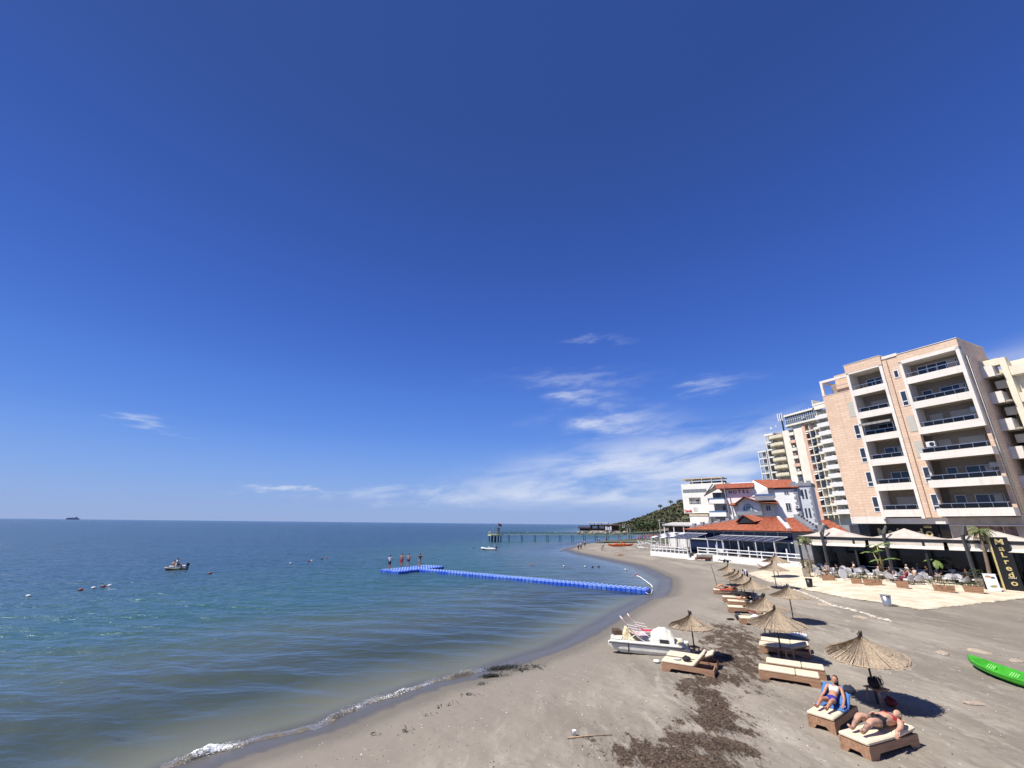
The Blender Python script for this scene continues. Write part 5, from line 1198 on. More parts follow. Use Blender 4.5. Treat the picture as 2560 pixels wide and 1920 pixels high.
# ------------------------------------------------------------------ bins on the gravel
def bin_(loc, r, h, label, mtl, rimm):
    t = thing('litter_bin', label, 'bin', loc, 0, local=True)
    m = MB(); m.lathe([(r*.82, 0), (r, h), (r*.95, h), (r*.78, .05)], 20, cap=False); m.add([(r*.8*math.cos(2*math.pi*j/20), r*.8*math.sin(2*math.pi*j/20), .03) for j in range(20)], [tuple(range(20))]); m.build('bucket', mtl, t, smooth=True)
    m = MB(); m.lathe([(r*.97, h-.04), (r*1.06, h-.04), (r*1.06, h+.02), (r*.97, h+.02), (r*.97, h-.04)], 20, cap=False); m.build('rim', rimm, t)
bin_(GTT(*z3(240, 765)), .29, .72, 'black plastic litter bin at the left edge of the gravel', mat('black_plastic', (.012, .012, .013), .45, .2, 3), mat('black_plastic', (0, 0, 0)))
bin_(GTT(*z3(955, 938)), .31, .72, 'grey metal litter bin standing alone on the sand', mat('zinc', (.45, .46, .47), .35, .12, 5, metal=.7), mat('zinc', (0, 0, 0)))
# ================================================================== beach umbrellas (reed)
def make_umbrella(name='beach_umbrella', R_=1.2, rim=1.42, apex=2.02, seed=1, dk=False):
    t = thing(name, 'x', 'beach umbrella', local=True); R = random.Random(seed)
    N_ = 150; lv = 6
    vs = []; fs = []
    for i in range(N_):
        a0 = 2*math.pi*(i+R.uniform(-.15, .15))/N_; wd = 2*math.pi/N_*R.uniform(.62, 1.0)
        L = R_*R.uniform(.93, 1.06); lift = R.uniform(-.03, .03)+.03*math.sin(3*a0+seed)
        b = len(vs)
        for j in range(lv):
            u = j/(lv-1); r = .05+(L-.05)*u; z = apex-(apex-rim)*(u**.86)+lift*u-.035*math.sin(math.pi*u)
            if j == lv-1: z -= .02
            for s_ in (-.5, .5): vs.append((r*math.cos(a0+s_*wd), r*math.sin(a0+s_*wd), z+(.012 if s_ > 0 else 0)))
        fs += [(b+2*j, b+2*j+1, b+2*j+3, b+2*j+2) for j in range(lv-1)]
    m = MB(); m.add(vs, fs); m.build('canopy', thatch, t, fix=False)
    # under layer so that the canopy is dense
    m = MB(); m.lathe([(.05, apex-.03), (R_*.5, apex-.03-(apex-rim)*.55-.02), (R_*.93, rim-.005+.02)], 40, cap=False); m.build('inner_mat', thatch, t)
    m = MB()
    for q, w_ in ((.62, .008), (.97, .013)):
        z = apex-(apex-rim)*(q**.86)-.03*math.sin(math.pi*q)+.012
        m.tube([((R_*q)*math.cos(2*math.pi*j/40), (R_*q)*math.sin(2*math.pi*j/40), z) for j in range(41)], w_, 5)
    m.build('binding', polew if dk else thatchd, t)
    m = MB()
    for i in range(22):
        a = R.uniform(0, 6.28); r = R.uniform(0, .055); m.tube([(r*math.cos(a), r*math.sin(a), apex-.12), (r*1.5*math.cos(a)+R.uniform(-.03, .03), r*1.5*math.sin(a)+R.uniform(-.03, .03), apex+R.uniform(.10, .2))], .011, 4)
    m.build('tuft', polew, t)
    for i in range(8):
        a = 2*math.pi*i/8; m = MB(); m.bar((.03*math.cos(a), .03*math.sin(a), apex-.1), (R_*.93*math.cos(a), R_*.93*math.sin(a), rim-.02), .022); m.build('rib', polew, t)
    m = MB(); m.tube([(0, 0, -.35), (0, 0, apex)], .032, 8); m.build('pole', polew, t, smooth=True)
    return t
um_a = make_umbrella(seed=2); um_b = make_umbrella(seed=5, R_=1.15, apex=2.0); um_c = make_umbrella(seed=8, R_=1.02, rim=1.25, apex=1.74, dk=True)
def put_umb(proto, loc, label, first, sc=1.0, tilt=(0, 0), rz=0.0):
    o = proto if first else copy_tree(proto)
    o.location = loc; o.rotation_euler = (tilt[0], tilt[1], rz); o.scale = (sc,)*3; o['label'] = label; o['group'] = 'reed beach umbrellas'
    return o
def apexpos(px, h):
    z = .6
    for _ in range(6):
        p = G(*px, z+h); z = ground(p.x, p.y)
    return Vector((p.x, p.y, z))
U1 = Vector((12.42, 16.75, ground(12.42, 16.75)))
put_umb(um_a, U1, 'nearest reed umbrella with leaning dark pole above the two sunbathers', True, 1.0, (.03, -.10), .3)
U2 = GT(*z4(843, 862)); put_umb(um_c, U2, 'dark rimmed reed umbrella in front of the pedal boat', True, 1.0, (0, -.03))
U3 = apexpos(z4(1590, 280), 2.02); put_umb(um_b, U3, 'reed umbrella standing alone nearest the stone edging', True, 1.0)
U4 = apexpos(z4(1478, 462), 2.03); put_umb(um_a, U4, 'reed umbrella over the pair of flat cream sunbeds', False, 1.0, (0, -.05), 1.2)
U5 = apexpos(z4(1402, 365), 2.0); put_umb(um_b, U5, 'reed umbrella just behind the one over the flat sunbeds', False, 1.0, (0, .02), 2.0)
for i, (px, lab) in enumerate(((z4(1300, 222), 'reed umbrella shading the black bags on the far sunbeds'), (z4(1218, 188), 'second reed umbrella of the far row, counted from the camera'), (z4(1194, 164), 'third reed umbrella of the far row, beside the white shirt'),
                              (z4(1150, 150), 'fourth reed umbrella of the far row, partly hidden'), (z4(1104, 106), 'farthest reed umbrella of the row along the water'))):
    put_umb(um_b if i % 2 else um_a, apexpos(px, 1.9), lab, False, .93, (.03*(i % 2), .04*(i % 3-1)), i*.8)
for px, lab, sc in ((zF(900, 835), 'brown reed umbrella below the near white terrace fence', 1.25), (zF(830, 955), 'faded reed umbrella over the red striped lounger', 1.15)):
    put_umb(um_b, apexpos(px, 2.4), lab, False, sc)
bp = thing('bare_pole', 'bare thin leaning pole stuck in the sand beside the red towel sunbed', 'pole', GT(*z4(1018, 275)), 0, local=True)
m = MB(); m.tube([(0, 0, -.2), (-.12, .1, 1.0), (-.3, .2, 2.0)], [.03, .025, .02], 6); m.build('pole', polew, bp)

# ================================================================== sunbeds
def make_bed(angle):
    t = thing('sunbed', 'x', 'sunbed', local=True); hw = .35; ang = math.radians(angle)
    prof = [(-1, 0), (-.72, 0), (-.62, .15), (.62, .15), (.72, 0), (1, 0), (1, .34), (-1, .34)]
    for s_ in (-1, 1):
        y0 = s_*hw; m = MB(); m.prism([(x_, y0, z_) for x_, z_ in prof], (0, -s_*.045, 0)); m.build('side_board', woodb, t)
    pe = [(-hw+.046, 0), (-.2, 0), (-.12, .13), (.12, .13), (.2, 0), (hw-.046, 0), (hw-.046, .33), (-hw+.046, .33)]
    for s_ in (-1, 1): m = MB(); m.prism([(s_*.99, y_, z_) for y_, z_ in pe], (-s_*.04, 0, 0)); m.build('end_board', woodb, t)
    for i in range(9):
        x_ = -.9+i*.125; m = MB(); m.box((x_, -hw+.05, .27), (x_+.08, hw-.05, .295)); m.build('slat', woodb, t)
    m = MB(); m.box((-.995, -hw+.005, .345), (.235, hw-.005, .445)); m.build('seat_cushion', cushion, t, bevel=.03)
    c, s2 = math.cos(ang), math.sin(ang)
    def rot(x_, z_): return (.25+x_*c-z_*s2, .345+x_*s2+z_*c)
    m = MB(); p = [rot(0, 0), rot(.74, 0), rot(.74, .10), rot(0, .10)]
    m.prism([(x_, -hw+.005, z_) for x_, z_ in p], (0, 2*hw-.01, 0)); m.build('back_cushion', cushion, t, bevel=.03)
    if angle > 3:
        for y_ in (-.28, .24):
            m = MB(); p = [rot(0, -.05), rot(.72, -.05), rot(.72, -.008), rot(0, -.008)]; m.prism([(x_, y_, z_) for x_, z_ in p], (0, .04, 0)); m.build('back_rail', woodb, t)
        x1, z1 = rot(.5, -.05); m = MB(); m.bar((x1, .2, z1), (min(.93, x1+.25), .2, .3), .03); m.build('prop', woodb, t)
    else:
        for i in range(5):
            x_ = .3+i*.13; m = MB(); m.box((x_, -hw+.05, .27), (x_+.08, hw-.05, .295)); m.build('slat', woodb, t)
    return t
beds = {}
def put_bed(angle, loc, head, label, sc=1.0):
    if angle not in beds: beds[angle] = o = make_bed(angle)
    else: o = copy_tree(beds[angle])
    o.location = loc; o.rotation_euler = (0, 0, math.atan2(head[1], head[0])); o.scale = (sc, sc, sc*.9); o['label'] = label; o['group'] = 'wooden sunbeds with cream cushions'
    return o
HD = Vector((.86, -.51)).normalized(); PD = Vector((.51, .86)).normalized()
def bed_at(px, angle, label, head=HD, extra=(0, 0), sc=1.0):
    a = GT(*px); pd = Vector((-head.y, head.x)); pd = pd if pd.y > 0 else -pd
    c = Vector((a.x, a.y))+head*(1.0*sc+extra[0])+pd*(.36*sc+extra[1])
    return put_bed(angle, (c.x, c.y, ground(c.x, c.y)-.01), head, label, sc), Vector((c.x, c.y, ground(c.x, c.y)))
B1 = bed_at(z4(570, 968), 50, 'sunbed with steep raised back and a black hat on it, by the pedal boat')
B2 = bed_at(z4(570, 968), 26, 'half hidden sunbed under the dark rimmed umbrella beside the pedal boat', extra=(.0, 1.0))
B3 = bed_at(z4(1365, 1035), 0, 'flat cream sunbed nearest the two sunbathers')
B4 = bed_at(z4(1365, 1035), 1, 'flat shaded sunbed behind the nearest flat one', extra=(.25, 1.15))
B5 = bed_at(z4(1368, 822), 20, 'sunbed with gently raised back in front of a shaded one')
B6 = bed_at(z4(1368, 822), 2, 'shaded sunbed behind the one with gently raised back', extra=(.05, 1.05))
hw_ = Vector((.80, .60)); B7 = bed_at(z5(490, 1250), 42, 'sunbed with blue towel under the woman in white top', head=hw_)
hm_ = Vector((.927, .374)); B8 = bed_at((2181, 1905), 6, 'sunbed carrying the larger sunbather in red top', head=hm_, sc=1.06)
B9 = bed_at(z4(1000, 345), 12, 'sunbed covered with an orange red towel', head=Vector((.97, -.25)))
B10 = bed_at(z4(1075, 410), 4, 'sunbed piled with black clothes at the far row', head=Vector((.95, -.3)))
B11 = bed_at(z4(1118, 440), 3, 'cream sunbed with a resting person half under the umbrella', head=Vector((.95, -.3)))
B12 = bed_at(z4(1120, 495), 5, 'cream sunbed left of the reed umbrella behind the flat pair', head=Vector((.95, -.3)))
B13 = bed_at(z4(1215, 590), 40, 'sunbed with raised back where a brown clad person sits', head=Vector((.95, -.3)))

# ================================================================== small beach tables
def small_table(loc, label, h=.45, r=.26, top=woodb, leg=woodb, legs=4):
    t = thing('beach_table', label, 'table', loc, .3, local=True)
    m = MB()
    for i in range(4):
        m = MB(); m.box((-r, -r+i*r/2+.005, h-.03), (r, -r+(i+1)*r/2-.005, h)); m.build('plank', top, t)
    for sx_ in (-1, 1):
        for sy in (-1, 1): m = MB(); m.bar((sx_*r*.7, sy*r*.7, h-.03), (sx_*r*.85, sy*r*.85, -.02), .04); m.build('leg', leg, t)
    return t
small_table(U1+Vector((.1, .05, 0)), 'small wooden table at the foot of the nearest umbrella')
small_table(Vector((U4.x, U4.y, U4.z))+Vector((.15, -.1, 0)), 'small wooden table between the two flat sunbeds')
small_table(Vector((U2.x, U2.y, U2.z))+Vector((.0, .05, 0)), 'small wooden table under the dark rimmed umbrella', r=.2)
small_table(Vector((U5.x, U5.y, U5.z))+Vector((.1, .2, 0)), 'small wooden table in the shade behind the raised sunbed', r=.22)
rt = thing('round_stool', 'upturned white round stool with red legs in umbrella shade', 'stool', GT(*z4(1685, 682)), 0, local=True)
m = MB(); m.lathe([(.0, 0), (.36, .0), (.40, .05), (.36, .1), (0, .1)], 20); m.build('seat', whitep, rt)
redp = mat('red_paint', (.42, .05, .06), .5, .1, 4)
for a in range(3): m = MB(); m.tube([(.12*math.cos(a*2.1), .12*math.sin(a*2.1), .1), (.3*math.cos(a*2.1+.3), .3*math.sin(a*2.1+.3), .5)], .022, 6); m.build('leg', redp, rt)

# ================================================================== things on the near sunbeds
blue_towel = mat('blue_towel', (.07, .19, .46), .9, .2, 6, .4, 40)
def drape(name, label, cat, bed, angle, x0, x1, y0, y1, mtl, head, seed=1, sc=1.0, side=.25, jit=.012):
    # cloth lying on a sunbed: follows the seat and the raised back, hangs over the side
    o = thing(name, label, cat, (bed[1].x, bed[1].y, bed[1].z), math.atan2(head[1], head[0]), local=True)
    ang = math.radians(angle); R = random.Random(seed); nx, ny = 26, 16; vs = []
    for i in range(nx):
        x_ = x0+(x1-x0)*i/(nx-1)
        for j in range(ny):
            y_ = y0+(y1-y0)*j/(ny-1)
            if x_ < .235: px_, pz_ = x_, .452
            else: q = x_-.235; px_, pz_ = .235+q*math.cos(ang)-.105*math.sin(ang), .352+q*math.sin(ang)+.105*math.cos(ang)
            ex = max(0, abs(y_)-.352)
            yy = max(-.362, min(.362, y_)); pz_ -= ex; yy += math.copysign(.012+.02*R.random(), y_) if ex else 0
            vs.append(((px_+R.uniform(-jit, jit))*sc, yy*sc, (pz_+.006+R.uniform(0, jit*1.4))*sc*.9))
    m = MB(); m.add(vs, [(i*ny+j, i*ny+j+1, (i+1)*ny+j+1, (i+1)*ny+j) for i in range(nx-1) for j in range(ny-1)])
    q = m.build('cloth', mtl, o, smooth=True, fix=False)
    so = q.modifiers.new('thickness', 'SOLIDIFY'); so.thickness = .012; so.offset = 1
    return o
drape('towel', 'blue towel spread over the raised sunbed of the woman in white top', 'towel', B7, 42, -.25, .95, -.42, .36, blue_towel, hw_, 3)
orange_towel = mat('orange_towel', (.62, .10, .06), .9, .2, 5)
drape('towel', 'orange red towel spread on a far sunbed', 'towel', B9, 12, -.55, .7, -.42, .38, orange_towel, Vector((.97, -.25)), 5)
def lump(name, label, cat, loc, size, mtl, seed=1, rz=0.0, strap=None):
    t = thing(name, label, cat, loc, rz, local=True)
    m = MB(); m.ball((0, 0, size[2]*.5), (size[0]/2, size[1]/2, size[2]/2), 16, 10)
    m.v = [tuple(Vector(v)*1.0+Vector((0, 0, 0))+Vector(v).normalized()*.22*min(size)*mnoise.noise(Vector(v)*5/max(size)*1.0+Vector((seed, 0, 0)))) for v in m.v]
    m.v = [(x_, y_, max(0.0, z_)) for x_, y_, z_ in m.v]
    m.build('body', mtl, t, smooth=True)
    if strap:
        mm = MB()
        for s_ in (-1, 1): mm.tube([(s_*size[0]*.1, -.05, size[2]*.8), (s_*size[0]*.22, -size[1]*.45, size[2]*1.15), (s_*size[0]*.2, -size[1]*.62, size[2]*.55), (s_*size[0]*.05, -size[1]*.55, size[2]*.2)], .014, 6)
        mm.build('strap', strap, t, smooth=True)
    return t
navyc = mat('navy_cloth', (.015, .02, .04), .85, .3, 5); greyc = mat('grey_cloth', (.14, .14, .15), .9, .4, 9, .5, 30)
lump('shoulder_bag', 'black shoulder bag with pale straps on the small umbrella table', 'bag', U1+Vector((.05, .0, .45)), (.5, .34, .34), blackm, 3, .4, mat('pale_strap', (.62, .50, .36), .7, .1, 5))
lump('dark_bag', 'dark bag behind the head end of the blue towel', 'bag', Vector((B7[1].x+hw_.x*.62+.25, B7[1].y+hw_.y*.62-.22, B7[1].z+.62)), (.34, .3, .28), navyc, 6)
lump('clothes_pile', 'grey crumpled clothes hanging beside the sunbather in red top', 'clothes', Vector((B8[1].x+.35, B8[1].y+.62, B8[1].z)), (.5, .36, .42), greyc, 9, .6)
lump('clothes_pile', 'dark red bundle under the small umbrella table', 'clothes', U1+Vector((.25, -.25, 0)), (.36, .3, .26), mat('maroon_cloth', (.20, .025, .03), .9, .3, 6), 12)
lump('sun_hat', 'black hat lying on the sunbed with steep raised back', 'hat', Vector((B1[1].x+HD.x*-.05, B1[1].y+HD.y*-.05, B1[1].z+.405)), (.36, .34, .17), blackm, 2)
lump('towel', 'white patterned towel beside the black hat', 'towel', Vector((B1[1].x+HD.x*-.42, B1[1].y+HD.y*-.42, B1[1].z+.405)), (.34, .26, .06), mat('white_towel', (.66, .64, .62), .9, .2, 14), 5)
lump('clothes_pile', 'black coats heaped on the far sunbeds', 'clothes', Vector((B10[1].x+.45, B10[1].y+.1, B10[1].z+.405)), (1.5, .7, .35), blackm, 14, -.3)
lump('backpack', 'dark round backpack in front of the person in brown', 'bag', GT(*z4(1195, 555)), (.4, .35, .42), mat('charcoal_cloth', (.03, .035, .045), .8, .3, 5), 4)
lump('flip_flops', 'black flip flops on the sand left of the backpack', 'shoes', GT(*z4(1128, 552)), (.5, .3, .1), blackm, 8)
lump('seat_cushion_pad', 'white rounded pad beside the foot of the black hat sunbed', 'cushion', GT(*z4(527, 900)), (.3, .3, .12), whitep, 3)

# ================================================================== pedal boat with deck chairs
hullw = mat('boat_white', (.74, .72, .64), .4, .1, 2.5, spec=.5); hully = mat('boat_yellowed', (.70, .62, .40), .6, .15, 3)
HB = Vector((3.17, -1.09)).normalized(); PB = Vector((-HB.y, HB.x))
bc = Vector((4.85, 23.15))+HB*1.75+PB*.80
boat = thing('pedal_boat', 'old white pedal boat beached on the sand with two deck chairs on it', 'boat', (bc.x, bc.y, ground(bc.x, bc.y)), math.atan2(HB.y, HB.x), local=True)
def loft(m, secs, cap=True):
    n = len(secs[0]); vs = [p for s_ in secs for p in s_]
    fs = [(i*n+j, i*n+(j+1) % n, (i+1)*n+(j+1) % n, (i+1)*n+j) for i in range(len(secs)-1) for j in range(n)]
    if cap: fs += [tuple(reversed(range(n))), tuple((len(secs)-1)*n+j for j in range(n))]
    return m.add(vs, fs)
for yc in (-.55, .55):
    m = MB(); secs = []
    for i in range(13):
        u = i/12; x_ = -1.85+3.7*u; e = min(1, (u/.16)**.5 if u < .16 else 1); b = 1 if u < .9 else 1-.15*(u-.9)/.1
        w_ = .27*(.35+.65*e)*b; zb = .02+.22*(1-min(1, u/.18))**1.5; zt = .42
        secs.append([(x_, yc-w_*.7, zb), (x_, yc+w_*.7, zb), (x_, yc+w_, zb+.14), (x_, yc+w_, zt), (x_, yc-w_, zt), (x_, yc-w_, zb+.14)])
    loft(m, secs); m.build('hull', hullw, boat, bevel=.015)
m = MB(); m.box((-1.75, -.83, .425), (1.6, .83, .50)); m.build('deck', hullw, boat, bevel=.02)
m = MB(); m.box((-1.78, -.86, .39), (1.62, -.832, .45)); m.build('rub_rail', mat('rail_grey', (.10, .10, .10), .5, .1, 3), boat)
m = MB(); m.box((-1.78, .832, .39), (1.62, .86, .45)); m.build('rub_rail', mat('rail_grey', (0, 0, 0)), boat)
m = MB(); secs = []
for i in range(9):   # ribbed paddle wheel cover
    u = i/8; x_ = .15+u*1.05; r = .42*math.sin(math.pi*(.12+.76*u))**.7*(1.0 if i % 2 else .93)+.05
    secs.append([(x_, .05+.62*math.cos(t), .50+r*1.25*math.sin(t)) for t in [math.pi*j/12 for j in range(13)]])
loft(m, secs); m.build('wheel_cover', hullw, boat, smooth=False)
m = MB(); m.box((.55, -.60, .505), (.95, -.55, .66)); m.build('cover_vent', darkm, boat)
m = MB(); secs = []
for i in range(7):
    u = i/6; x_ = -1.15+u*.75; zt = .98-.32*u+.03*math.sin(i*2.0); secs.append([(x_, -.55, .505), (x_, .6, .505), (x_, .62, zt-.08), (x_, -.5, zt-.2)])
loft(m, secs); m.build('seat_bench', hully, boat, bevel=.03)
m = MB(); m.cbox((-1.5, .25, .64), (.42, .5, .28), .3); m.build('motor_box', mat('rusty_brown', (.10, .06, .04), .8, .3, 5), boat, bevel=.02)
m = MB(); m.box((-1.72, -.6, .505), (-1.2, .55, .56)); m.build('bow_tray', hullw, boat, bevel=.02)
for y_ in (-.3, .3): m = MB(); m.box((1.3, y_-.14, .505), (1.55, y_+.14, .55)); m.build('stern_step', hully, boat, bevel=.02)
m = MB(); m.box((-.9, -.842, .02), (-.86, -.832, .48)); m.build('hull_strap', darkm, boat)
def deck_chair(label, lx, ly, rz, cloth):
    p = Vector((bc.x, bc.y, ground(bc.x, bc.y)+.50))+Vector((HB.x*lx+PB.x*ly, HB.y*lx+PB.y*ly, 0))
    t = thing('deck_chair', label, 'deck chair', p, math.atan2(HB.y, HB.x)+rz, local=True)
    prof = [(-.55, .98), (-.42, .78), (-.27, .50), (-.08, .30), (.18, .24), (.42, .28)]
    m = MB(); m.add([(x_, y_, z_) for x_, z_ in prof for y_ in (-.25, .25)], [(2*i, 2*i+1, 2*i+3, 2*i+2) for i in range(len(prof)-1)]); q = m.build('sling', cloth, t, fix=False); q.modifiers.new('thickness', 'SOLIDIFY').thickness = .03
    m = MB()
    for y_ in (-.26, .26): m.tube([(-.57, y_, 1.0), (.0, y_, .22), (.3, y_, .0)], .016, 6); m.tube([(.45, y_, .3), (-.1, y_, .28), (-.42, y_, .0)], .016, 6); m.tube([(-.35, y_, .62), (.15, y_, .52)], .016, 6)
    m.bar((-.57, -.26, 1.0), (-.57, .26, 1.0), .03); m.bar((.3, -.26, .01), (.3, .26, .01), .03); m.bar((-.42, -.26, .01), (-.42, .26, .01), .03)
    m.build('frame', whitep, t); t.scale = (1.15, 1.25, .95)
    return t
deck_chair('red and white deck chair nearest on the pedal boat', -.55, -.30, .25, mat('red_white_cloth', (.55, .10, .12), .8, 0, 1.6, col2=(.70, .68, .66)))
deck_chair('red deck chair at the back of the pedal boat', -.25, .45, .2, mat('red_cloth', (.48, .05, .08), .8, .15, 3))

# ================================================================== green kayak
kg = mat('kayak_green', (.05, .34, .022), .5, .12, 2.5, spec=.35); kgl = mat('kayak_light', (.32, .70, .22), .4, .05, 3)
tip = GT(*z5(1735, 610)); hk = Vector((-.20, -.98)).normalized(); kc = Vector((tip.x, tip.y))+hk*1.95
kay = thing('kayak', 'bright green sit-on-top kayak lying on the sand at the right edge', 'kayak', (kc.x, kc.y, ground(kc.x, kc.y)), math.atan2(-hk.y, -hk.x), local=True)
m = MB(); secs = []
for i in range(25):
    u = i/24; x_ = -1.95+3.9*u; w_ = .50*math.sin(math.pi*min(1, max(0, u*.97+.015)))**.62+.012; sh = .10*abs(2*u-1)**3
    z0 = .015+sh*1.2; zt = .30+sh; well = .21 if .12 < u < .88 else 0.0
    secs.append([(x_, -w_*.55, z0), (x_, w_*.55, z0), (x_, w_*.95, z0+.12), (x_, w_, zt-.03), (x_, w_*.86, zt+.02), (x_, w_*.62, zt-well*.9), (x_, 0, zt-well), (x_, -w_*.62, zt-well*.9), (x_, -w_*.86, zt+.02), (x_, -w_, zt-.03), (x_, -w_*.95, z0+.12)])
loft(m, secs); m.build('hull', kg, kay)
for x0 in (1.0, -.05, -1.0):
    for i in range(4):
        for s_ in (-1, 1): m = MB(); m.bar((x0+i*.10, s_*.10, .13), (x0+i*.10+.02, s_*.25, .25), .03, .02); m.build('foot_rest', kgl, kay)
for x0 in (.45, -.55): m = MB(); m.ball((x0, 0, .10), (.26, .20, .05), 14, 6); m.build('seat_pan', kg, kay, smooth=True)

# ================================================================== floating cube walkway
cubem = mat('dock_blue', (.022, .10, .56), .35, .12, 6, spec=.5); cubed = mat('dock_blue_worn', (.05, .14, .58), .5, .15, 8)
DD = Vector((-25.6, 16.8)).normalized(); DN = Vector((DD.y, -DD.x)); DN = -DN if DN.y < 0 else DN
D0 = Vector((13.0, 44.1))
dock = thing('floating_dock', 'blue floating cube walkway with a wide platform at its seaward end', 'dock', (D0.x, D0.y, 0), 0)
m = MB(); m.cbox((D0.x, D0.y, .115), (.486, .486, .43)); c0 = m.build('float_cube', cubem, dock, bevel=.05); base_me = c0.data
me2 = base_me.copy(); me2.materials[0] = cubed; me3 = base_me.copy(); me3.materials[0] = mat('dock_blue_faded', (.07, .17, .55), .6, .25, 5)
cells = [(i, j) for i in range(60) for j in range(3)]+[(60+a, b-7) for a in range(7) for b in range(17)]
pins = MB(); RC = random.Random(2); first = True
rzd = math.atan2(DD.y, DD.x)
for i, j in cells:
    p = D0+DD*(.25+.5*i)+DN*(.25+.5*j)
    zz_ = .015*math.sin(i*.5+j)
    if first: o = c0; first = False
    else: o = bpy.data.objects.new('float_cube', RC.choice((me2, me3, base_me, base_me))); C.objects.link(o); o.parent = dock
    o.location = (p.x-D0.x, p.y-D0.y, zz_); o.rotation_euler = (0, 0, rzd)
    q = p+DD*.25+DN*.25; pins.lathe([(.12, .0), (.10, .035), (.0, .04)], 8, (q.x, q.y, .325+zz_))
    if j == 0 or (i >= 60 and j == -7):
        for hgt_ in (.16,): q = p+DD*.25-DN*.01; pins.cbox((q.x, q.y, .2), (.08, .06, .16), rzd)
o = pins.build('connector_pins', mat('dock_pin', (.38, .52, .80), .4, .1, 5), dock); tag(o, kind='stuff')
pr = MB(); 
for u, v in ((1675, 655), (1715, 660)): pass

# ================================================================== boats on the water
tubew = mat('rib_tube', (.76, .76, .74), .45, .06, 2); ribgrey = mat('rib_floor', (.30, .30, .31), .7, .1, 4)
def rib(name, label, loc, rz, L, tubem, inner, bar=True, console=True):
    t = thing(name, label, 'boat', loc, rz, local=True); r = L*.055; w_ = L*.19
    pts = [(-L*.5, -w_, r*.9)]+[(-L*.5+L*.62*i/4, -w_, r*.95) for i in range(1, 5)]
    for i in range(1, 8): a = math.pi*i/8; pts.append((L*.12+L*.36*math.sin(a), -w_*math.cos(a), r*1.0+r*1.1*math.sin(a)))
    pts += [(-L*.5+L*.62*i/4, w_, r*.95) for i in range(4, 0, -1)]+[(-L*.5, w_, r*.9)]
    m = MB(); m.tube(pts, [r*.5]+[r]*(len(pts)-2)+[r*.5], 12); m.build('tube', tubem, t, smooth=True)
    m = MB(); secs = []
    for i in range(8):
        u = i/7; x_ = -L*.45+L*.88*u; w2 = w_*(1 if u < .55 else 1-.9*((u-.55)/.45)**1.8); zb = -.06+.22*max(0, u-.6)
        secs.append([(x_, 0, zb-.08), (x_, w2, zb+.05), (x_, w2, zb+.16), (x_, 0, zb+.17), (x_, -w2, zb+.16), (x_, -w2, zb+.05)])
    loft(m, secs); m.build('hull', inner, t)
    m = MB(); m.box((-L*.47, -w_*.85, 0), (-L*.43, w_*.85, .42)); m.build('transom', inner, t)
    m = MB(); m.cbox((-L*.50, 0, .62), (.34, .26, .36)); m.cbox((-L*.52, 0, .25), (.14, .12, .8)); mo = m.build('outboard_motor', darkm, t, bevel=.04)
    if console:
        m = MB(); m.cbox((-.05, 0, .42), (.4, .5, .6)); m.build('console', whitep, t, bevel=.04)
        m = MB(); m.cbox((-.75, 0, .34), (.45, .7, .35)); m.build('seat', whitep, t, bevel=.04)
        m = MB(); m.tube([(.02, 0, .78), (-.12, 0, .86)], .14, 10); m.build('steering_wheel', darkm, t)
        m = MB(); m.cbox((L*.22, 0, .36), (.5, .5, .25)); m.build('bow_locker', whitep, t, bevel=.04)
    if bar:
        m = MB(); m.tube([(-L*.4, -w_*.8, .3), (-L*.38, -w_*.8, 1.15), (-L*.38, w_*.8, 1.15), (-L*.4, w_*.8, .3)], .025, 6); m.tube([(-L*.38, 0, 1.15), (-L*.40, 0, 1.4)], .02, 5); m.build('roll_bar', alu, t)
    return t
rib('motor_boat', 'white inflatable motor boat moored near the pier', (-5.3, 111.4, 0), math.pi+.15, 3.7, tubew, darkm)
oliv = mat('olive_tube', (.20, .20, .15), .5, .2, 2)
ribb = rib('motor_boat', 'olive and white inflatable boat carrying two people', (-44.0, 60.3, 0), math.pi+.63, 2.4, oliv, mat('hull_green', (.03, .045, .03), .5, .2, 2), bar=False, console=True)
bu = [mat('buoy_white', (.74, .74, .72), .5, .08, 3), mat('buoy_red', (.30, .045, .03), .5, .2, 3), mat('buoy_orange', (.75, .12, .05), .45, .1, 3), mat('buoy_black', (.03, .03, .035), .5, .2, 3)]
def buoy(px, k, label, L=.34, rz=0.6):
    p = G(*px, 0); t = thing('buoy', label, 'buoy', p, rz, 'swimming line buoys', local=True)
    m = MB(); secs = []
    m.lathe([(.03, -.5), (.10, -.46), (.16, -.36), (.20, -.15), (.20, .15), (.16, .36), (.10, .46), (.03, .5)], 14)
    m.v = [(z_*L/1.0, y_*L/.55, x_*L/.55+.07) for x_, y_, z_ in m.v]
    m.build('float', bu[k], t, smooth=True)
    m = MB(); m.tube([(-L*.75, 0, .03), (-L*.45, 0, .07)], .018, 5); m.tube([(L*.45, 0, .07), (L*.75, 0, .03)], .018, 5); m.build('rope', darkm, t)
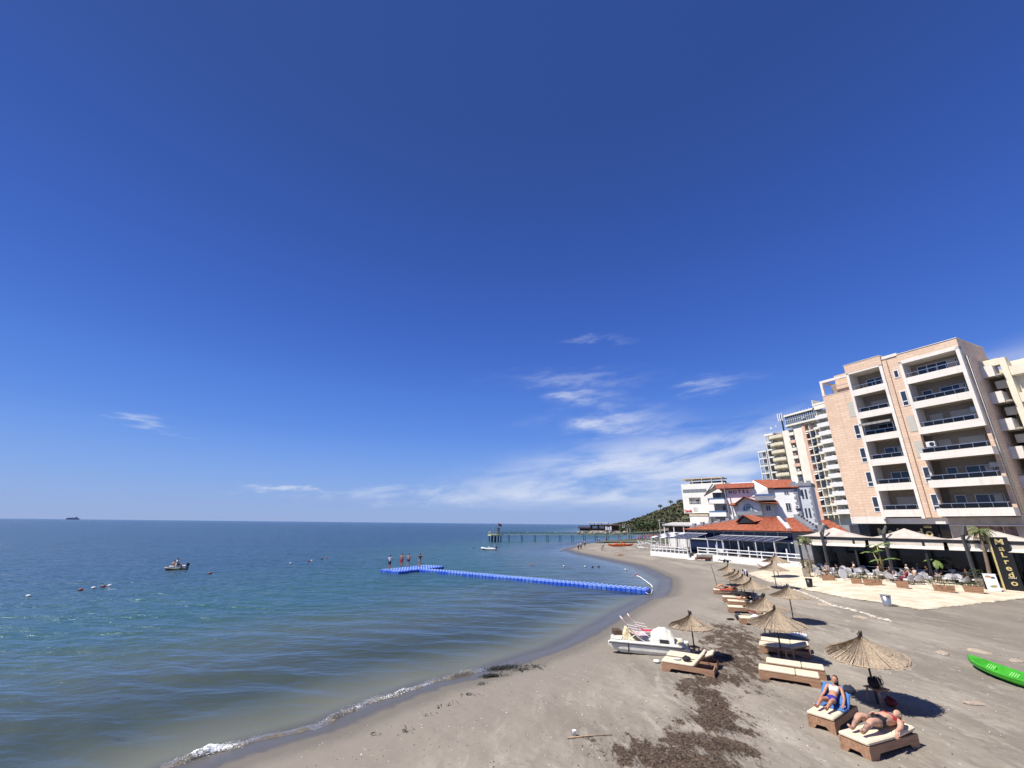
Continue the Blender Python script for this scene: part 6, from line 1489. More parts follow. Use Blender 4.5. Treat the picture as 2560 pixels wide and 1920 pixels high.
for px, k, lab in ((z7(172, 572), 0, 'white buoy at the far left of the sea'), (z7(494, 533), 1, 'dark red buoy left of the white and red pair'), (z7(573, 521), 0, 'white buoy between two dark red buoys'), (z7(632, 512), 1, 'dark red buoy between two white buoys'),
                   (z7(672, 507), 0, 'white buoy at the right end of the left buoy group'), (z7(1290, 430), 1, 'single dark red buoy right of the two people boat'), (z7(1785, 368), 0, 'small white buoy left of the dock people'), (z7(1898, 353), 1, 'dark buoy touching a white one near the dock'),
                   (z7(1915, 351), 0, 'white buoy touching a dark one near the dock'), (z7(1977, 340), 3, 'small black buoy near the orange one'), (z7(2008, 332), 2, 'small orange buoy highest in the line left of the dock'),
                   (z6(1186, 369), 2, 'orange buoy on the water behind the dock'), (z6(1410, 378), 0, 'white buoy in the bay, leftmost of four'), (z6(1556, 381), 0, 'white buoy in the bay, second of four'), (z6(1608, 382), 3, 'black buoy in the bay, third of four'), (z6(1650, 381), 3, 'black buoy in the bay nearest the beach'),
                   (z6(1908, 437), 2, 'orange float at the end of the white rope on wet sand'), (z6(785, 252), 3, 'black buoy left of the white motor boat'), (z6(1836, 402), 0, 'white float on the wet sand line')):
    buoy(px, k, lab)
m = MB(); rp = [G(*z6(x_, y_), .06) for x_, y_ in ((1912, 440), (1940, 452), (1965, 470), (1990, 488), (2012, 505), (2022, 520))]
rp = [Vector((p.x, p.y, max(.06, ground(p.x, p.y)+.04))) for p in rp]
m.tube(rp, .06, 6); tag(m.build('mooring_rope', whitep), 'thick white rope from the orange float to the dock end', 'rope')
m = MB(); rp = [Vector((p.x, p.y, ground(p.x, p.y)+.03)) for p in [GT(*z6(x_, y_)) for x_, y_ in ((1985, 548), (1970, 570), (1995, 580), (2015, 572), (2023, 545))]]; m.tube([Vector((p.x, p.y, max(p.z, .1))) for p in rp], .03, 5); tag(m.build('mooring_rope', whitep), 'thin loop of rope at the shore end of the dock', 'rope')

# ================================================================== pier
pierg = mat('pier_green', (.30, .46, .38), .6, .15, 2); pierw = mat('pier_pale', (.50, .55, .40), .6, .1, 2); piled = mat('pile_dark', (.035, .045, .05), .7, .2, 3)
PA = Vector((-6.3, 158.5)); PBp = Vector((62.0, 180.0)); FP = Fr(PA, (PBp-PA)); LPIER = (PBp-PA).length
pier = thing('pier', 'long slim green railed pier on dark piles reaching into the bay', 'pier', (PA.x, PA.y, 0))
fpart(FP, 'deck', pierw, pier, [(2.5, LPIER, 2.32, 2.42, -.9, .9)])
fpart(FP, 'head_deck', mat('pier_yellow', (.60, .58, .30), .6, .1, 2), pier, [(-1.2, 2.5, 2.0, 2.45, -2.2, 2.2)])
for i in range(14):
    s_ = 6+i*5.0
    if s_ > LPIER: break
    for d_ in (-.75, .75): m = MB(); m.tube([FP.p(s_, -2, d_), FP.p(s_, 2.32, d_)], .09, 8); m.build('pile', piled, pier)
for s_ in (-.8, .4, 1.6, 2.6):
    for d_ in (-1.6, 1.6): m = MB(); m.tube([FP.p(s_, -2, d_), FP.p(s_, 2.1, d_)], .2, 8); m.build('pile', piled, pier)
for d_ in (-.85, .85):
    m = MB(); FP.box(m, 2.6, LPIER, 3.4, 3.45, d_-.03, d_+.03); FP.box(m, 2.6, LPIER, 2.9, 2.92, d_-.02, d_+.02)
    for i in range(28):
        s_ = 2.6+i*2.5
        if s_ < LPIER: FP.box(m, s_-.04, s_+.04, 2.42, 3.4, d_-.035, d_+.035)
    m.build('railing', pierg, pier)
    m = MB(); FP.box(m, 2.6, LPIER, 2.5, 3.35, d_-.006, d_+.006)
    fine = mat('pier_mesh', (.22, .36, .30), .8, .1, 2, alpha=.16); m.build('rail_mesh', fine, pier)
for a, b in (((-1.2, -2.2), (-1.2, 2.2)), ((-1.2, -2.2), (2.5, -2.2)), ((-1.2, 2.2), (2.5, 2.2))):
    m = MB(); m.bar(FP.p(a[0], 3.4, a[1]), FP.p(b[0], 3.4, b[1]), .08); m.bar(FP.p(a[0], 2.9, a[1]), FP.p(b[0], 2.9, b[1]), .06)
    for i in range(5): t_ = i/4; m.bar(FP.p(a[0]+(b[0]-a[0])*t_, 2.4, a[1]+(b[1]-a[1])*t_), FP.p(a[0]+(b[0]-a[0])*t_, 3.4, a[1]+(b[1]-a[1])*t_), .07)
    m.build('railing', pierw, pier)
m = MB(); FP.box(m, 1.7, 2.5, 2.45, 4.6, -.5, .3); FP.box(m, .2, 2.7, 4.6, 4.75, -.8, .6); m.build('lookout_hut', mat('hut_grey', (.24, .26, .27), .7, .15, 2), pier)
m = MB(); m.tube([FP.p(2.3, 2.4, .5), FP.p(2.2, 6.4, .5)], .05, 6); fp = m.build('flag_pole', darkm, pier)
m = MB(); vs = []
for i in range(7):
    for j in range(5): vs.append(FP.p(2.2+.2*i, 6.3-.22*j-.06*i, .5+.12*math.sin(i*1.1)))
m.add(vs, [(i*5+j, i*5+j+1, (i+1)*5+j+1, (i+1)*5+j) for i in range(6) for j in range(4)]); q = m.build('flag', mat('flag_red', (.42, .02, .03), .8, .2, 3), fp); q.modifiers.new('thickness', 'SOLIDIFY').thickness = .02
for s_ in (13.5, 25.0):
    m = MB(); m.tube([FP.p(s_+.32*math.cos(a), 2.95+.32*math.sin(a), .95) for a in [2*math.pi*i/14 for i in range(15)]], .08, 6); m.build('life_ring', whitep, pier)

# ================================================================== far ferry on the horizon
fd = ray(181, 1300); fl = math.hypot(fd.x, fd.y); fpos = Vector((fd.x/fl*7000, fd.y/fl*7000, 0))
rzf = math.atan2(fd.y, fd.x)+math.pi/2
fer = thing('ferry', 'distant ferry on the horizon at the left', 'ship', fpos, rzf, local=True)
fh = mat('ferry_hull_hazed', (.40, .44, .60), .6, .1, .05); fw = mat('ferry_bridge_hazed', (.40, .44, .60), .6, .1, .05)  # blue-grey of distance haze painted into the ship's own colour
m = MB(); secs = []
for i in range(9):
    u = i/8; x_ = -55+110*u; w_ = 9*min(1, (1.02-u)*5)**.6; secs.append([(x_, -w_*.8, -1), (x_, w_*.8, -1), (x_, w_, 11+2*max(0, u-.85)*6), (x_, -w_, 11+2*max(0, u-.85)*6)])
loft(m, secs); m.build('hull', fh, fer)
m = MB(); m.box((-48, -8, 11), (30, 8, 17)); m.box((-40, -7.5, 17), (22, 7.5, 21)); m.build('superstructure', fh, fer); m = MB(); m.box((28, -8.5, 11), (46, 8.5, 20)); m.build('bridge', fw, fer)
m = MB(); m.prism([(-32, -4, 21), (-18, -4, 21), (-22, -4, 31), (-30, -4, 31)], (0, 8, 0)); m.build('funnel', fh, fer)
# ================================================================== people
BONES = [('pelvis', 'spine'), ('spine', 'chest'), ('chest', 'neck')]
for q in 'LR': BONES += [('chest', 'sh'+q), ('sh'+q, 'el'+q), ('el'+q, 'wr'+q), ('wr'+q, 'ha'+q), ('pelvis', 'hip'+q), ('hip'+q, 'kn'+q), ('kn'+q, 'an'+q), ('an'+q, 'to'+q)]
RAD = {'pelvis': (.145, .115), 'spine': (.125, .10), 'chest': (.15, .115), 'neck': (.052, .052), 'sh': (.066, .062), 'el': (.044, .042), 'wr': (.031, .027), 'ha': (.038, .022), 'hip': (.092, .095), 'kn': (.058, .06), 'an': (.038, .042), 'to': (.036, .024)}
STAND = dict(pelvis=(0, 0, .95), spine=(0, -.01, 1.12), chest=(0, 0, 1.32), neck=(0, .0, 1.50), head=(0, .02, 1.63), shL=(-.185, 0, 1.42), shR=(.185, 0, 1.42), elL=(-.24, -.03, 1.14), elR=(.24, -.03, 1.14), wrL=(-.25, .05, .90), wrR=(.25, .05, .90),
             haL=(-.245, .08, .80), haR=(.245, .08, .80), hipL=(-.095, 0, .90), hipR=(.095, 0, .90), knL=(-.105, .02, .50), knR=(.105, .02, .50), anL=(-.11, -.02, .08), anR=(.11, -.02, .08), toL=(-.135, .13, .03), toR=(.135, .13, .03), face=(0, 1, 0))
def pose(**k):
    d = dict(STAND); d.update(k); return d
WALK = pose(knL=(-.1, .16, .52), anL=(-.1, .24, .10), toL=(-.12, .38, .05), knR=(.1, -.02, .50), anR=(.1, -.26, .12), toR=(.11, -.14, .03), elL=(-.24, -.12, 1.15), wrL=(-.22, -.12, .92), haL=(-.22, -.11, .82), elR=(.24, .05, 1.15), wrR=(.22, .2, .95), haR=(.21, .25, .86))
PHONE = pose(elR=(.27, .16, 1.24), wrR=(.17, .34, 1.42), haR=(.13, .38, 1.48))
BEND = pose(spine=(0, .16, 1.05), chest=(0, .36, 1.12), neck=(0, .52, 1.14), head=(0, .64, 1.12), shL=(-.18, .42, 1.12), shR=(.18, .42, 1.12), elL=(-.2, .42, .84), elR=(.2, .42, .84), wrL=(-.17, .5, .60), wrR=(.17, .5, .60), haL=(-.16, .53, .5), haR=(.16, .53, .5), face=(0, .5, -.85))
SIT = pose(pelvis=(0, -.02, .60), spine=(0, -.10, .78), chest=(0, -.13, .98), neck=(0, -.12, 1.15), head=(0, -.09, 1.28), shL=(-.185, -.13, 1.07), shR=(.185, -.13, 1.07), elL=(-.25, -.04, .82), elR=(.25, -.04, .82), wrL=(-.19, .16, .72), wrR=(.19, .16, .72), haL=(-.15, .25, .72), haR=(.15, .25, .72),
           hipL=(-.095, 0, .56), hipR=(.095, 0, .56), knL=(-.12, .42, .56), knR=(.12, .42, .56), anL=(-.12, .46, .10), anR=(.12, .46, .10), toL=(-.14, .62, .05), toR=(.14, .62, .05))
CROUCH = pose(pelvis=(0, -.1, .32), spine=(0, -.08, .48), chest=(0, .02, .66), neck=(0, .1, .80), head=(0, .16, .92), shL=(-.18, .04, .73), shR=(.18, .04, .73), elL=(-.24, .2, .52), elR=(.24, .2, .52), wrL=(-.14, .38, .42), wrR=(.14, .38, .42), haL=(-.1, .46, .40), haR=(.1, .46, .40),
              hipL=(-.1, -.08, .30), hipR=(.1, -.08, .30), knL=(-.16, .28, .52), knR=(.16, .28, .52), anL=(-.14, .12, .12), anR=(.14, .12, .12), toL=(-.15, .28, .06), toR=(.15, .28, .06))
def recline(ang, seat=.455, legs=0.0, knee=.0):
    a = math.radians(ang); u = Vector((math.cos(a), math.sin(a))); n = Vector((-math.sin(a), math.cos(a)))
    def P(t, off=.205): q = Vector((.25, .345))+u*t+n*off; return q.x, q.y
    sx_, sz = P(.20); cx, cz = P(.42, .215); nx, nz = P(.60, .21); hx, hz = P(.74, .23); shx, shz = P(.53, .20); ex, ez = P(.24, .17)
    d = dict(pelvis=(.09, 0, seat+.115), spine=(sx_, 0, sz), chest=(cx, 0, cz), neck=(nx, 0, nz), head=(hx, 0, hz), face=(n.x+.15*u.x, 0, n.y))
    for q, s_ in (('L', 1), ('R', -1)):
        d['sh'+q] = (shx, s_*.18, shz); d['el'+q] = (ex, s_*.27, ez); d['wr'+q] = (.06, s_*.31, seat+.07); d['ha'+q] = (-.04, s_*.31, seat+.05)
        d['hip'+q] = (.05, s_*.09, seat+.10); d['kn'+q] = (-.36, s_*.13, seat+.13+knee); d['an'+q] = (-.78, s_*.12, seat+.055); d['to'+q] = (-.86, s_*.15, seat+.17)
    return d
skins = [mat('skin_tan', (.50, .25, .155), .55, .14, 9, .15, 60, spec=.3, sss=.08), mat('skin_fair', (.60, .34, .235), .55, .14, 9, .15, 60, spec=.3, sss=.08), mat('skin_brown', (.34, .17, .105), .5, .12, 6, spec=.35)]
hair_d = mat('hair_dark', (.02, .015, .012), .6, .3, 20); hair_b = mat('hair_blond', (.38, .26, .15), .6, .3, 20); hair_g = mat('hair_grey', (.35, .33, .31), .7, .2, 20)
def cl(name, c): return mat('cloth_'+name, c, .85, .12, 7)
OUT = dict(white=cl('white', (.72, .72, .74)), black=cl('black', (.014, .014, .017)), red=cl('red', (.55, .03, .035)), khaki=cl('khaki', (.36, .33, .28)), navy=cl('navy', (.02, .025, .06)), brown=cl('brown', (.17, .06, .05)), blue=cl('blue', (.03, .03, .30)),
           grey=cl('grey', (.25, .25, .27)), maroon=cl('maroon', (.25, .02, .05)), cream=cl('cream', (.62, .56, .45)), pink=cl('pink', (.65, .35, .33)))
tattoo = mat('tattooed_skin', (.60, .34, .235), .5, 0, 11, spec=.3, col2=(.05, .045, .05))
def person(label, loc, rz, P, top, bottom, skin=0, hair=hair_d, sleeve=.55, leg=.55, girth=1.0, sc=1.0, style='normal', fingers=False, hat=None, long_hair=False, group=None, tat=False, near=False):
    t = thing('person', label, 'person', loc, rz, group, local=True)
    names = [n for n in P if n not in ('head', 'face')]; idx = {n: i for i, n in enumerate(names)}
    me = bpy.data.meshes.new('skeleton'); me.from_pydata([tuple(P[n]) for n in names], [(idx[a], idx[b]) for a, b in BONES], [])
    ob = bpy.data.objects.new('skeleton', me); C.objects.link(ob)
    mo = ob.modifiers.new('skin', 'SKIN'); mo.use_smooth_shade = True; mo.branch_smoothing = .6
    sv = me.skin_vertices[0].data
    for n in names:
        r = RAD.get(n) or RAD[n[:-1]]; g = girth if n[:2] not in ('ne', 'wr', 'ha', 'an', 'to') else 1+(girth-1)*.35
        sv[idx[n]].radius = (r[0]*g, r[1]*g); sv[idx[n]].use_root = (n == 'pelvis')
    if fingers or near: ob.modifiers.new('sub', 'SUBSURF').levels = 1
    dg = bpy.context.evaluated_depsgraph_get(); bmesh_ = bpy.data.meshes.new_from_object(ob.evaluated_get(dg))
    vs = [tuple(v.co) for v in bmesh_.vertices]; fs = [tuple(p.vertices) for p in bmesh_.polygons]
    bpy.data.objects.remove(ob); bpy.data.meshes.remove(me); bpy.data.meshes.remove(bmesh_)
    V = {n: Vector(P[n]) for n in P}
    if style == 'bikini':   # soft chest and belly volume
        upv = (V['neck']-V['pelvis']).normalized(); fv = (V['face']-upv*V['face'].dot(upv)).normalized(); sv_ = fv.cross(upv)
        nv = []
        for v in vs:
            v = Vector(v)
            for s_ in (-1, 1):
                c = V['chest']+sv_*s_*.075*girth+fv*.09*girth-upv*.01; v = v+fv*.045*girth*math.exp(-(v-c).length_squared/(2*.055**2))
            c = V['spine']+fv*.09*girth; v = v+fv*(.02+.05*(girth-1))*math.exp(-(v-c).length_squared/(2*.10**2)); nv.append(tuple(v))
        vs = nv
    cen = np.array([np.mean([vs[i] for i in f], 0) for f in fs]); bd = np.full(len(cen), 9.0); bi = np.zeros(len(cen), int); bu_ = np.zeros(len(cen))
    for q, (a, b) in enumerate(BONES):
        A = np.array(V[a]); D = np.array(V[b])-A; u = np.clip(((cen-A)@D)/(D@D), 0, 1); dist = np.linalg.norm(cen-A-u[:, None]*D, axis=1)-(RAD.get(a) or RAD[a[:-1]])[0]*girth*.6
        w = dist < bd; bd[w] = dist[w]; bi[w] = q; bu_[w] = u[w]
    def region(i):
        (a, b), u = BONES[bi[i]], bu_[i]; k = b[:2] if b not in ('spine', 'chest', 'neck') else b
        if style == 'bikini':
            if (b == 'chest' and u > .42) or (b == 'neck' and u < .15) or (k == 'sh' and u < .55): return 1
            if b == 'spine' and u < .32 or (k == 'hi') or (k == 'kn' and u < .13): return 2
            if tat and ((k == 'kn' and .1 < u < .55) or (k == 'an' and u > .3)): return 3
            return 0
        if top is not None and (b in ('chest',) or (b == 'spine' and u > .35) or (b == 'neck' and u < .55) or k == 'sh' or (k == 'el' and u < sleeve) or (sleeve > 1 and k == 'wr' and u < sleeve-1)): return 1
        if bottom is not None and ((b == 'spine' and u <= .45) or k == 'hi' or (k == 'kn' and u < leg) or (leg > 1 and k == 'an' and u < leg-1)): return 2
        return 0
    m = MB(); m.v = vs
    for i, f in enumerate(fs): m.f.append(f); m.m.append(region(i))
    # head with face
    hc = V['head']; up = (hc-V['neck']).normalized(); fw = V['face']-up*V['face'].dot(up); fw.normalize(); sd = fw.cross(up)
    Mh = Matrix((sd, fw, up)).transposed()
    nn_, mm_ = 16, 12; hv = []; hf = []
    for i in range(mm_+1):
        ph = math.pi*i/mm_
        for j in range(nn_):
            a = 2*math.pi*j/nn_; x_ = math.sin(ph)*math.cos(a); y_ = math.sin(ph)*math.sin(a); z_ = math.cos(ph)
            p = Vector((x_*.078, y_*.098, z_*.122))
            if z_ < 0: p.x *= 1-.30*z_*z_; p.y = p.y*(1-.16*z_*z_)+.012*(-z_)
            if y_ > .75 and -.45 < z_ < .15: p.y += .026*max(0, 1-abs(x_)/.30)*max(0, 1-abs(z_+.2)/.3)
            if y_ > .7 and -.05 < z_ < .25 and .2 < abs(x_) < .6: p.y -= .010
            hv.append(hc+Mh @ p)
    for i in range(mm_):
        for j in range(nn_): hf.append((i*nn_+j, (i+1)*nn_+j, (i+1)*nn_+(j+1) % nn_, i*nn_+(j+1) % nn_))
    m.add(hv, hf, 0)
    for s_ in (-1, 1): m.ball(hc+Mh @ Vector((s_*.080, -.005, -.005)), (.012, .022, .032), 6, 5, 0, Mh)
    if fingers:
        for q, s_ in (('L', 1), ('R', -1)):
            w_, h_ = V['wr'+q], V['ha'+q]; d = (h_-w_).normalized(); sd2 = d.cross(Vector((0, 0, 1))).normalized(); dn = sd2.cross(d)
            dn = -dn if dn.z > 0 else dn
            for i, L in enumerate((.060, .072, .078, .070)):
                o_ = h_+sd2*(i-1.5)*.019; m.tube([o_-d*.02, o_+d*L*.5+dn*.004, o_+d*L*.85+dn*.022, o_+d*L+dn*.04], [.0098, .0092, .0085, .006], 6, True, 0)
            o_ = w_.lerp(h_, .45)+sd2*s_*.026; m.tube([o_, o_+sd2*s_*.03+d*.025, o_+sd2*s_*.04+d*.06+dn*.01], [.012, .0105, .008], 6, True, 0)
    mats = [skins[skin], top or skins[skin], bottom or skins[skin], tattoo]
    m.build('body', mats, t, smooth=True)
    # hair cap
    m = MB(); hv = []; hf = []
    for i in range(7):
        ph = math.pi*.56*i/6
        for j in range(14):
            a = 2*math.pi*j/14; x_ = math.sin(ph)*math.cos(a); y_ = math.sin(ph)*math.sin(a); z_ = math.cos(ph)
            fr_ = max(0, y_)*max(0, 1-z_); p = Vector((x_*.086, y_*.104-.006, z_*.128+.004))
            if y_ > .5 and z_ < .38: p = Vector((x_*.070, y_*.085, max(z_, .36)*.118))
            hv.append(hc+Mh @ p)
    hf = [(i*14+j, (i+1)*14+j, (i+1)*14+(j+1) % 14, i*14+(j+1) % 14) for i in range(6) for j in range(14)]
    m.add(hv, hf)
    if long_hair: m.tube([hc+Mh @ Vector((0, -.07, .03)), hc+Mh @ Vector((0, -.115, -.07)), hc+Mh @ Vector((.0, -.10, -.2))], [.07, .065, .03], 8)
    m.build('hair', hair, t, smooth=True)
    if hat:
        m = MB(); vsb = MB(); vsb.lathe([(.13, .0), (.10, .02), (.095, .07), (.06, .10), (.0, .108)], 14); m.add([hc+Mh @ (Vector(v)+Vector((0, .01, .05))) for v in vsb.v], vsb.f); m.build('hat', hat, t, smooth=True)
    t.scale = (sc,)*3
    return t
# the two near sunbathers
person('woman in white crop top and blue bikini bottom reclining on a blue towel', B7[1]+Vector((0, 0, -.03)), math.atan2(hw_.y, hw_.x), recline(42, .462, knee=.05), OUT['white'], OUT['blue'], 0, hair_d, style='bikini', fingers=True, sc=1.0, long_hair=True)
rp_ = recline(6, .462, knee=.10); rp_['elR'] = (.36, -.36, .56); rp_['wrR'] = (.16, -.37, .52); rp_['haR'] = (.07, -.40, .45); rp_['knL'] = (-.34, .16, .72); rp_['elL'] = (.30, .30, .58); rp_['wrL'] = (.16, .12, .76); rp_['haL'] = (.10, .02, .80)
for q_ in ('pelvis', 'spine', 'chest'): x_, y_, z_ = rp_[q_]; rp_[q_] = (x_, y_, z_+.06)
for q_ in ('hipL', 'hipR'): x_, y_, z_ = rp_[q_]; rp_[q_] = (x_, y_*1.25, z_+.04)
for q_ in ('knL', 'knR'): x_, y_, z_ = rp_[q_]; rp_[q_] = (x_, y_, z_+.03)
person('large tattooed sunbather in red bikini top lying on a sunbed', B8[1]+Vector((0, 0, -.048)), math.atan2(hm_.y, hm_.x), rp_, OUT['red'], OUT['black'], 1, hair_b, style='bikini', girth=1.42, fingers=True, sc=1.05, long_hair=True, tat=True)
# people on the floating dock
dz_ = .335
def face_dir(x_, y_): return math.atan2(y_, x_)-math.pi/2
def dpos(px): p = G(*px, dz_); return p
zD = zoomed(900, 1360, 7.373)
p = D0+DD*33.0+DN*(-2.4); person('man in white t-shirt and dark shorts holding up a phone on the dock', (p.x, p.y, dz_), .1, PHONE, OUT['white'], OUT['navy'], 0, sleeve=.6, leg=.75)
p = dpos(zD(758, 424)); person('bare chested man in red swim shorts on the dock', p, -.05, STAND, None, OUT['red'], 0, leg=.6)
p = dpos(zD(884, 426)); person('bare chested man in short dark trunks on the dock', p, .1, pose(anR=(.15, .0, .08), toR=(.19, .13, .03)), None, OUT['navy'], 1, leg=.3)
p = dpos(zD(1096, 420)); person('man in black shirt and khaki shorts on the dock', p, -.15, PHONE, OUT['black'], OUT['khaki'], 0, sleeve=.4, leg=.9)
# two people in the olive boat
bo = Vector((-44.0, 60.3, 0))
person('person in white shirt sitting upright in the olive boat', bo+Vector((.2, -.1, .05)), -1.2, SIT, OUT['white'], OUT['navy'], 0, sleeve=.8)
person('shirtless person bending over in the olive boat', bo+Vector((-.6, .0, .12)), -.9, CROUCH, None, OUT['black'], 0)
# people far along the beach
def ppx(px, label, P, rz, top, bottom, skin=0, hair=hair_d, **k):
    p = GT(*px); person(label, p, rz, P, top, bottom, skin, hair, **k)
ppx(zJ(223, 812), 'person in dark shorts standing at the far beach tip, leftmost of three', STAND, .3, OUT['white'], OUT['black'], leg=.9)
ppx(zJ(280, 800), 'person in white top and black trousers, middle of three at the beach tip', WALK, .2, OUT['white'], OUT['black'], leg=1.9)
ppx(zJ(360, 742), 'person in pale shirt farther back at the beach tip', WALK, .1, OUT['cream'], OUT['navy'], leg=1.9)
ppx(zJ(720, 815), 'person in grey leaning forward on the far sand', BEND, -1.2, OUT['grey'], OUT['khaki'], leg=.7)
ppx(zJ(665, 642), 'person wading below the pier, left of two', STAND, 0, OUT['white'], OUT['navy'], leg=1.5)
ppx(zJ(825, 637), 'person in dark clothes below the pier, right of two', STAND, .5, OUT['navy'], OUT['navy'], leg=1.5)
ppx(zJ(1135, 745), 'person standing in front of the orange canoes', STAND, 1.2, OUT['pink'], OUT['black'], leg=1.7)
ppx(zJ(1900, 790), 'person in white shirt walking by the far loungers', WALK, 1.8, OUT['white'], OUT['khaki'], leg=.8)
p = GT(*zJ(1090, 930)); person('sunbather lying on the far sand', p+Vector((0, 0, -.42)), .2, recline(14, .455), OUT['black'], OUT['black'], 1, style='bikini')
ppx(z4(1262, 235), 'person in white shirt bending between the far umbrellas', BEND, 2.2, OUT['white'], OUT['navy'], leg=1.8, sleeve=1.6)
h9 = Vector((.97, -.25)); person('sunbather lying on the orange red towel', B9[1]+Vector((0, 0, -.035)), math.atan2(h9.y, h9.x), recline(12, .462, knee=.22), OUT['black'], OUT['black'], 0, style='bikini', long_hair=True)
h1_ = Vector((.95, -.3)); person('person resting in the umbrella shade on a far sunbed', B11[1]+Vector((h1_.x*.5, h1_.y*.5, -.045)), math.atan2(h1_.y, h1_.x), recline(20, .455, knee=.2), OUT['white'], OUT['black'], 0, hat=OUT['cream'])
person('person in brown top sitting sideways on a raised sunbed', B13[1]+Vector((-.25, -.1, -.08)), 2.9, pose(**{k_: v_ for k_, v_ in SIT.items()}), OUT['brown'], OUT['white'], 2, hair_g, sleeve=1.4, leg=1.6, girth=1.15)
# cafe guests
def guest(px, label, rz, top, bottom, **k):
    p = GTT(*px); person(label, p+Vector((0, 0, -.08)), rz, SIT, top, bottom, k.pop('skin', 0), k.pop('hair', hair_d), group=None, **k)
guest(zJ2(470, 640), 'cafe guest in black top behind the red leaved planter', 1.6, OUT['black'], OUT['grey'], leg=1.8, sleeve=1.6)
guest(zJ2(2010, 640), 'cafe guest in cream top with pale arms near the bright bush', -1.9, OUT['cream'], OUT['maroon'], skin=1, hair=hair_g)
guest(zJ2(1950, 760), 'cafe guest in maroon at the middle tables', .6, OUT['maroon'], OUT['maroon'], leg=1.6, sleeve=.9)
guest(zK(185, 890), 'cafe guest in white cap and white shirt', -2.4, OUT['white'], OUT['white'], hat=OUT['white'], leg=1.5)
guest(zK(320, 950), 'cafe guest in black seen from behind under the short banana plant', .4, OUT['black'], OUT['black'], sleeve=1.8, leg=1.9, girth=1.15)
guest(zK(1010, 960), 'cafe guest in red top at the table by the right hooked post', -1.2, OUT['maroon'], OUT['pink'], skin=1, hair=hair_b)
guest(zK(1120, 1020), 'cafe guest in black at the table by the right hooked post', 1.9, OUT['black'], OUT['black'], sleeve=1.6, leg=1.9, girth=1.1)
guest(zJ2(1310, 520), 'cafe guest in black and white beside the tall banana plant', 2.6, OUT['black'], OUT['white'])

for u_, v_, lab, rz_, tp_, bt_2 in ((250, 590, 'cafe guest in grey top at the leftmost tables', 2.0, 'grey', 'navy'), (820, 560, 'cafe guest in white top beside the hedge', .8, 'white', 'navy'), (1620, 690, 'cafe guest in black at the middle left tables', 2.4, 'black', 'khaki'),
                                    (1420, 620, 'cafe guest in pink top left of the tall banana plant', -1.4, 'pink', 'white'), (2120, 720, 'cafe guest in pale blouse right of the crate planter', 1.2, 'cream', 'grey')):
    guest(zJ2(u_, v_), lab, rz_, OUT[tp_], OUT[bt_2])
for u_, v_, lab, rz_, tp_, bt_2 in ((560, 960, 'cafe guest in navy top behind the tall leafy trough', 2.2, 'navy', 'khaki'), (850, 960, 'cafe guest in white top left of the right hooked post', -.8, 'white', 'grey')):
    guest(zK(u_, v_), lab, rz_, OUT[tp_], OUT[bt_2])
# ================================================================== far headland restaurant, rocks and beach clutter
def at(px, d): return at_dist(*px, d)
zq = zoomed(1420, 1280, 8.508)
HO = at(zq(500, 400), 300.0)
FHd = Fr(HO.xy, (-.97, .24))
hr = thing('headland_restaurant', 'brown timber restaurant on the rocky headland behind the pier', 'building', (HO.x, HO.y, 1.5))
sA, zA_ = FHd.hit(zq(460, 390)); sB, zB_ = FHd.hit(zq(1090, 390))
dk = mat('timber_dark', (.055, .028, .022), .8, .2, .5); wrm = mat('timber_red', (.16, .06, .045), .8, .2, .5)
s_at = lambda x_: FHd.hit(zq(x_, 380))[0]; z_at = lambda y_: FHd.hit(zq(700, y_))[1]
fpart(FHd, 'wall', dk, hr, [(s_at(1085), s_at(480), z_at(395), z_at(270), -9, 0)])
fpart(FHd, 'flat_roof', mat('pale_roof', (.72, .74, .76), .6, .05, .2), hr, [(s_at(880), s_at(415), z_at(232), z_at(212), -10, 1.5)])
fpart(FHd, 'brown_roof', mat('brown_roof', (.22, .12, .10), .7, .15, .3), hr, [(s_at(1110), s_at(660), z_at(280), z_at(262), -9, 1.2)])
for x_ in (470, 560, 640, 720, 860): fpart(FHd, 'roof_post', dk, hr, [(s_at(x_+12), s_at(x_), z_at(280), z_at(232), .5, .8)])
for i in range(4): fpart(FHd, 'window', whitep, hr, [(s_at(545+i*28), s_at(525+i*28), z_at(350), z_at(295), .0, .12)])
for i in range(4): fpart(FHd, 'window', whitep, hr, [(s_at(690+i*24), s_at(675+i*24), z_at(350), z_at(290), .0, .12)])
for i in range(3): fpart(FHd, 'water_tank', whitep, hr, [(s_at(835+i*48), s_at(795+i*48), z_at(385), z_at(305+(i % 2)*12), .6, 1.8)])
fpart(FHd, 'base_wall', mat('base_stone', (.48, .40, .34), .9, .15, .5), hr, [(s_at(1110), s_at(500), z_at(432), z_at(394), -8, .5)])
for i in range(6): fpart(FHd, 'deck_post', wrm, hr, [(s_at(228+i*45), s_at(218+i*45), z_at(420), z_at(300), -3, -2.6)])
fpart(FHd, 'deck', wrm, hr, [(s_at(480), s_at(215), z_at(345), z_at(325), -6, -2)])
fpart(FHd, 'deck_rail', wrm, hr, [(s_at(480), s_at(215), z_at(303), z_at(295), -2.5, -2.3)])
fpart(FHd, 'deck_shade_block', dk, hr, [(s_at(470), s_at(240), z_at(400), z_at(350), -5, -3.5)])  # solid dark block standing in for the shade beneath the deck
rockm = mat('pale_rock', (.52, .43, .33), .9, 0, .6, .5, 3, col2=(.30, .24, .18)); RR = random.Random(8)
rockp = None
def rock_mesh(seed):
    m = MB(); m.ball((0, 0, .35), (1, .8, .7), 9, 6); m.v = [tuple(Vector(v)*(1+.35*mnoise.noise(Vector(v)*1.3+Vector((seed*7.1, 0, 0))))) for v in m.v]
    return m
rk = []
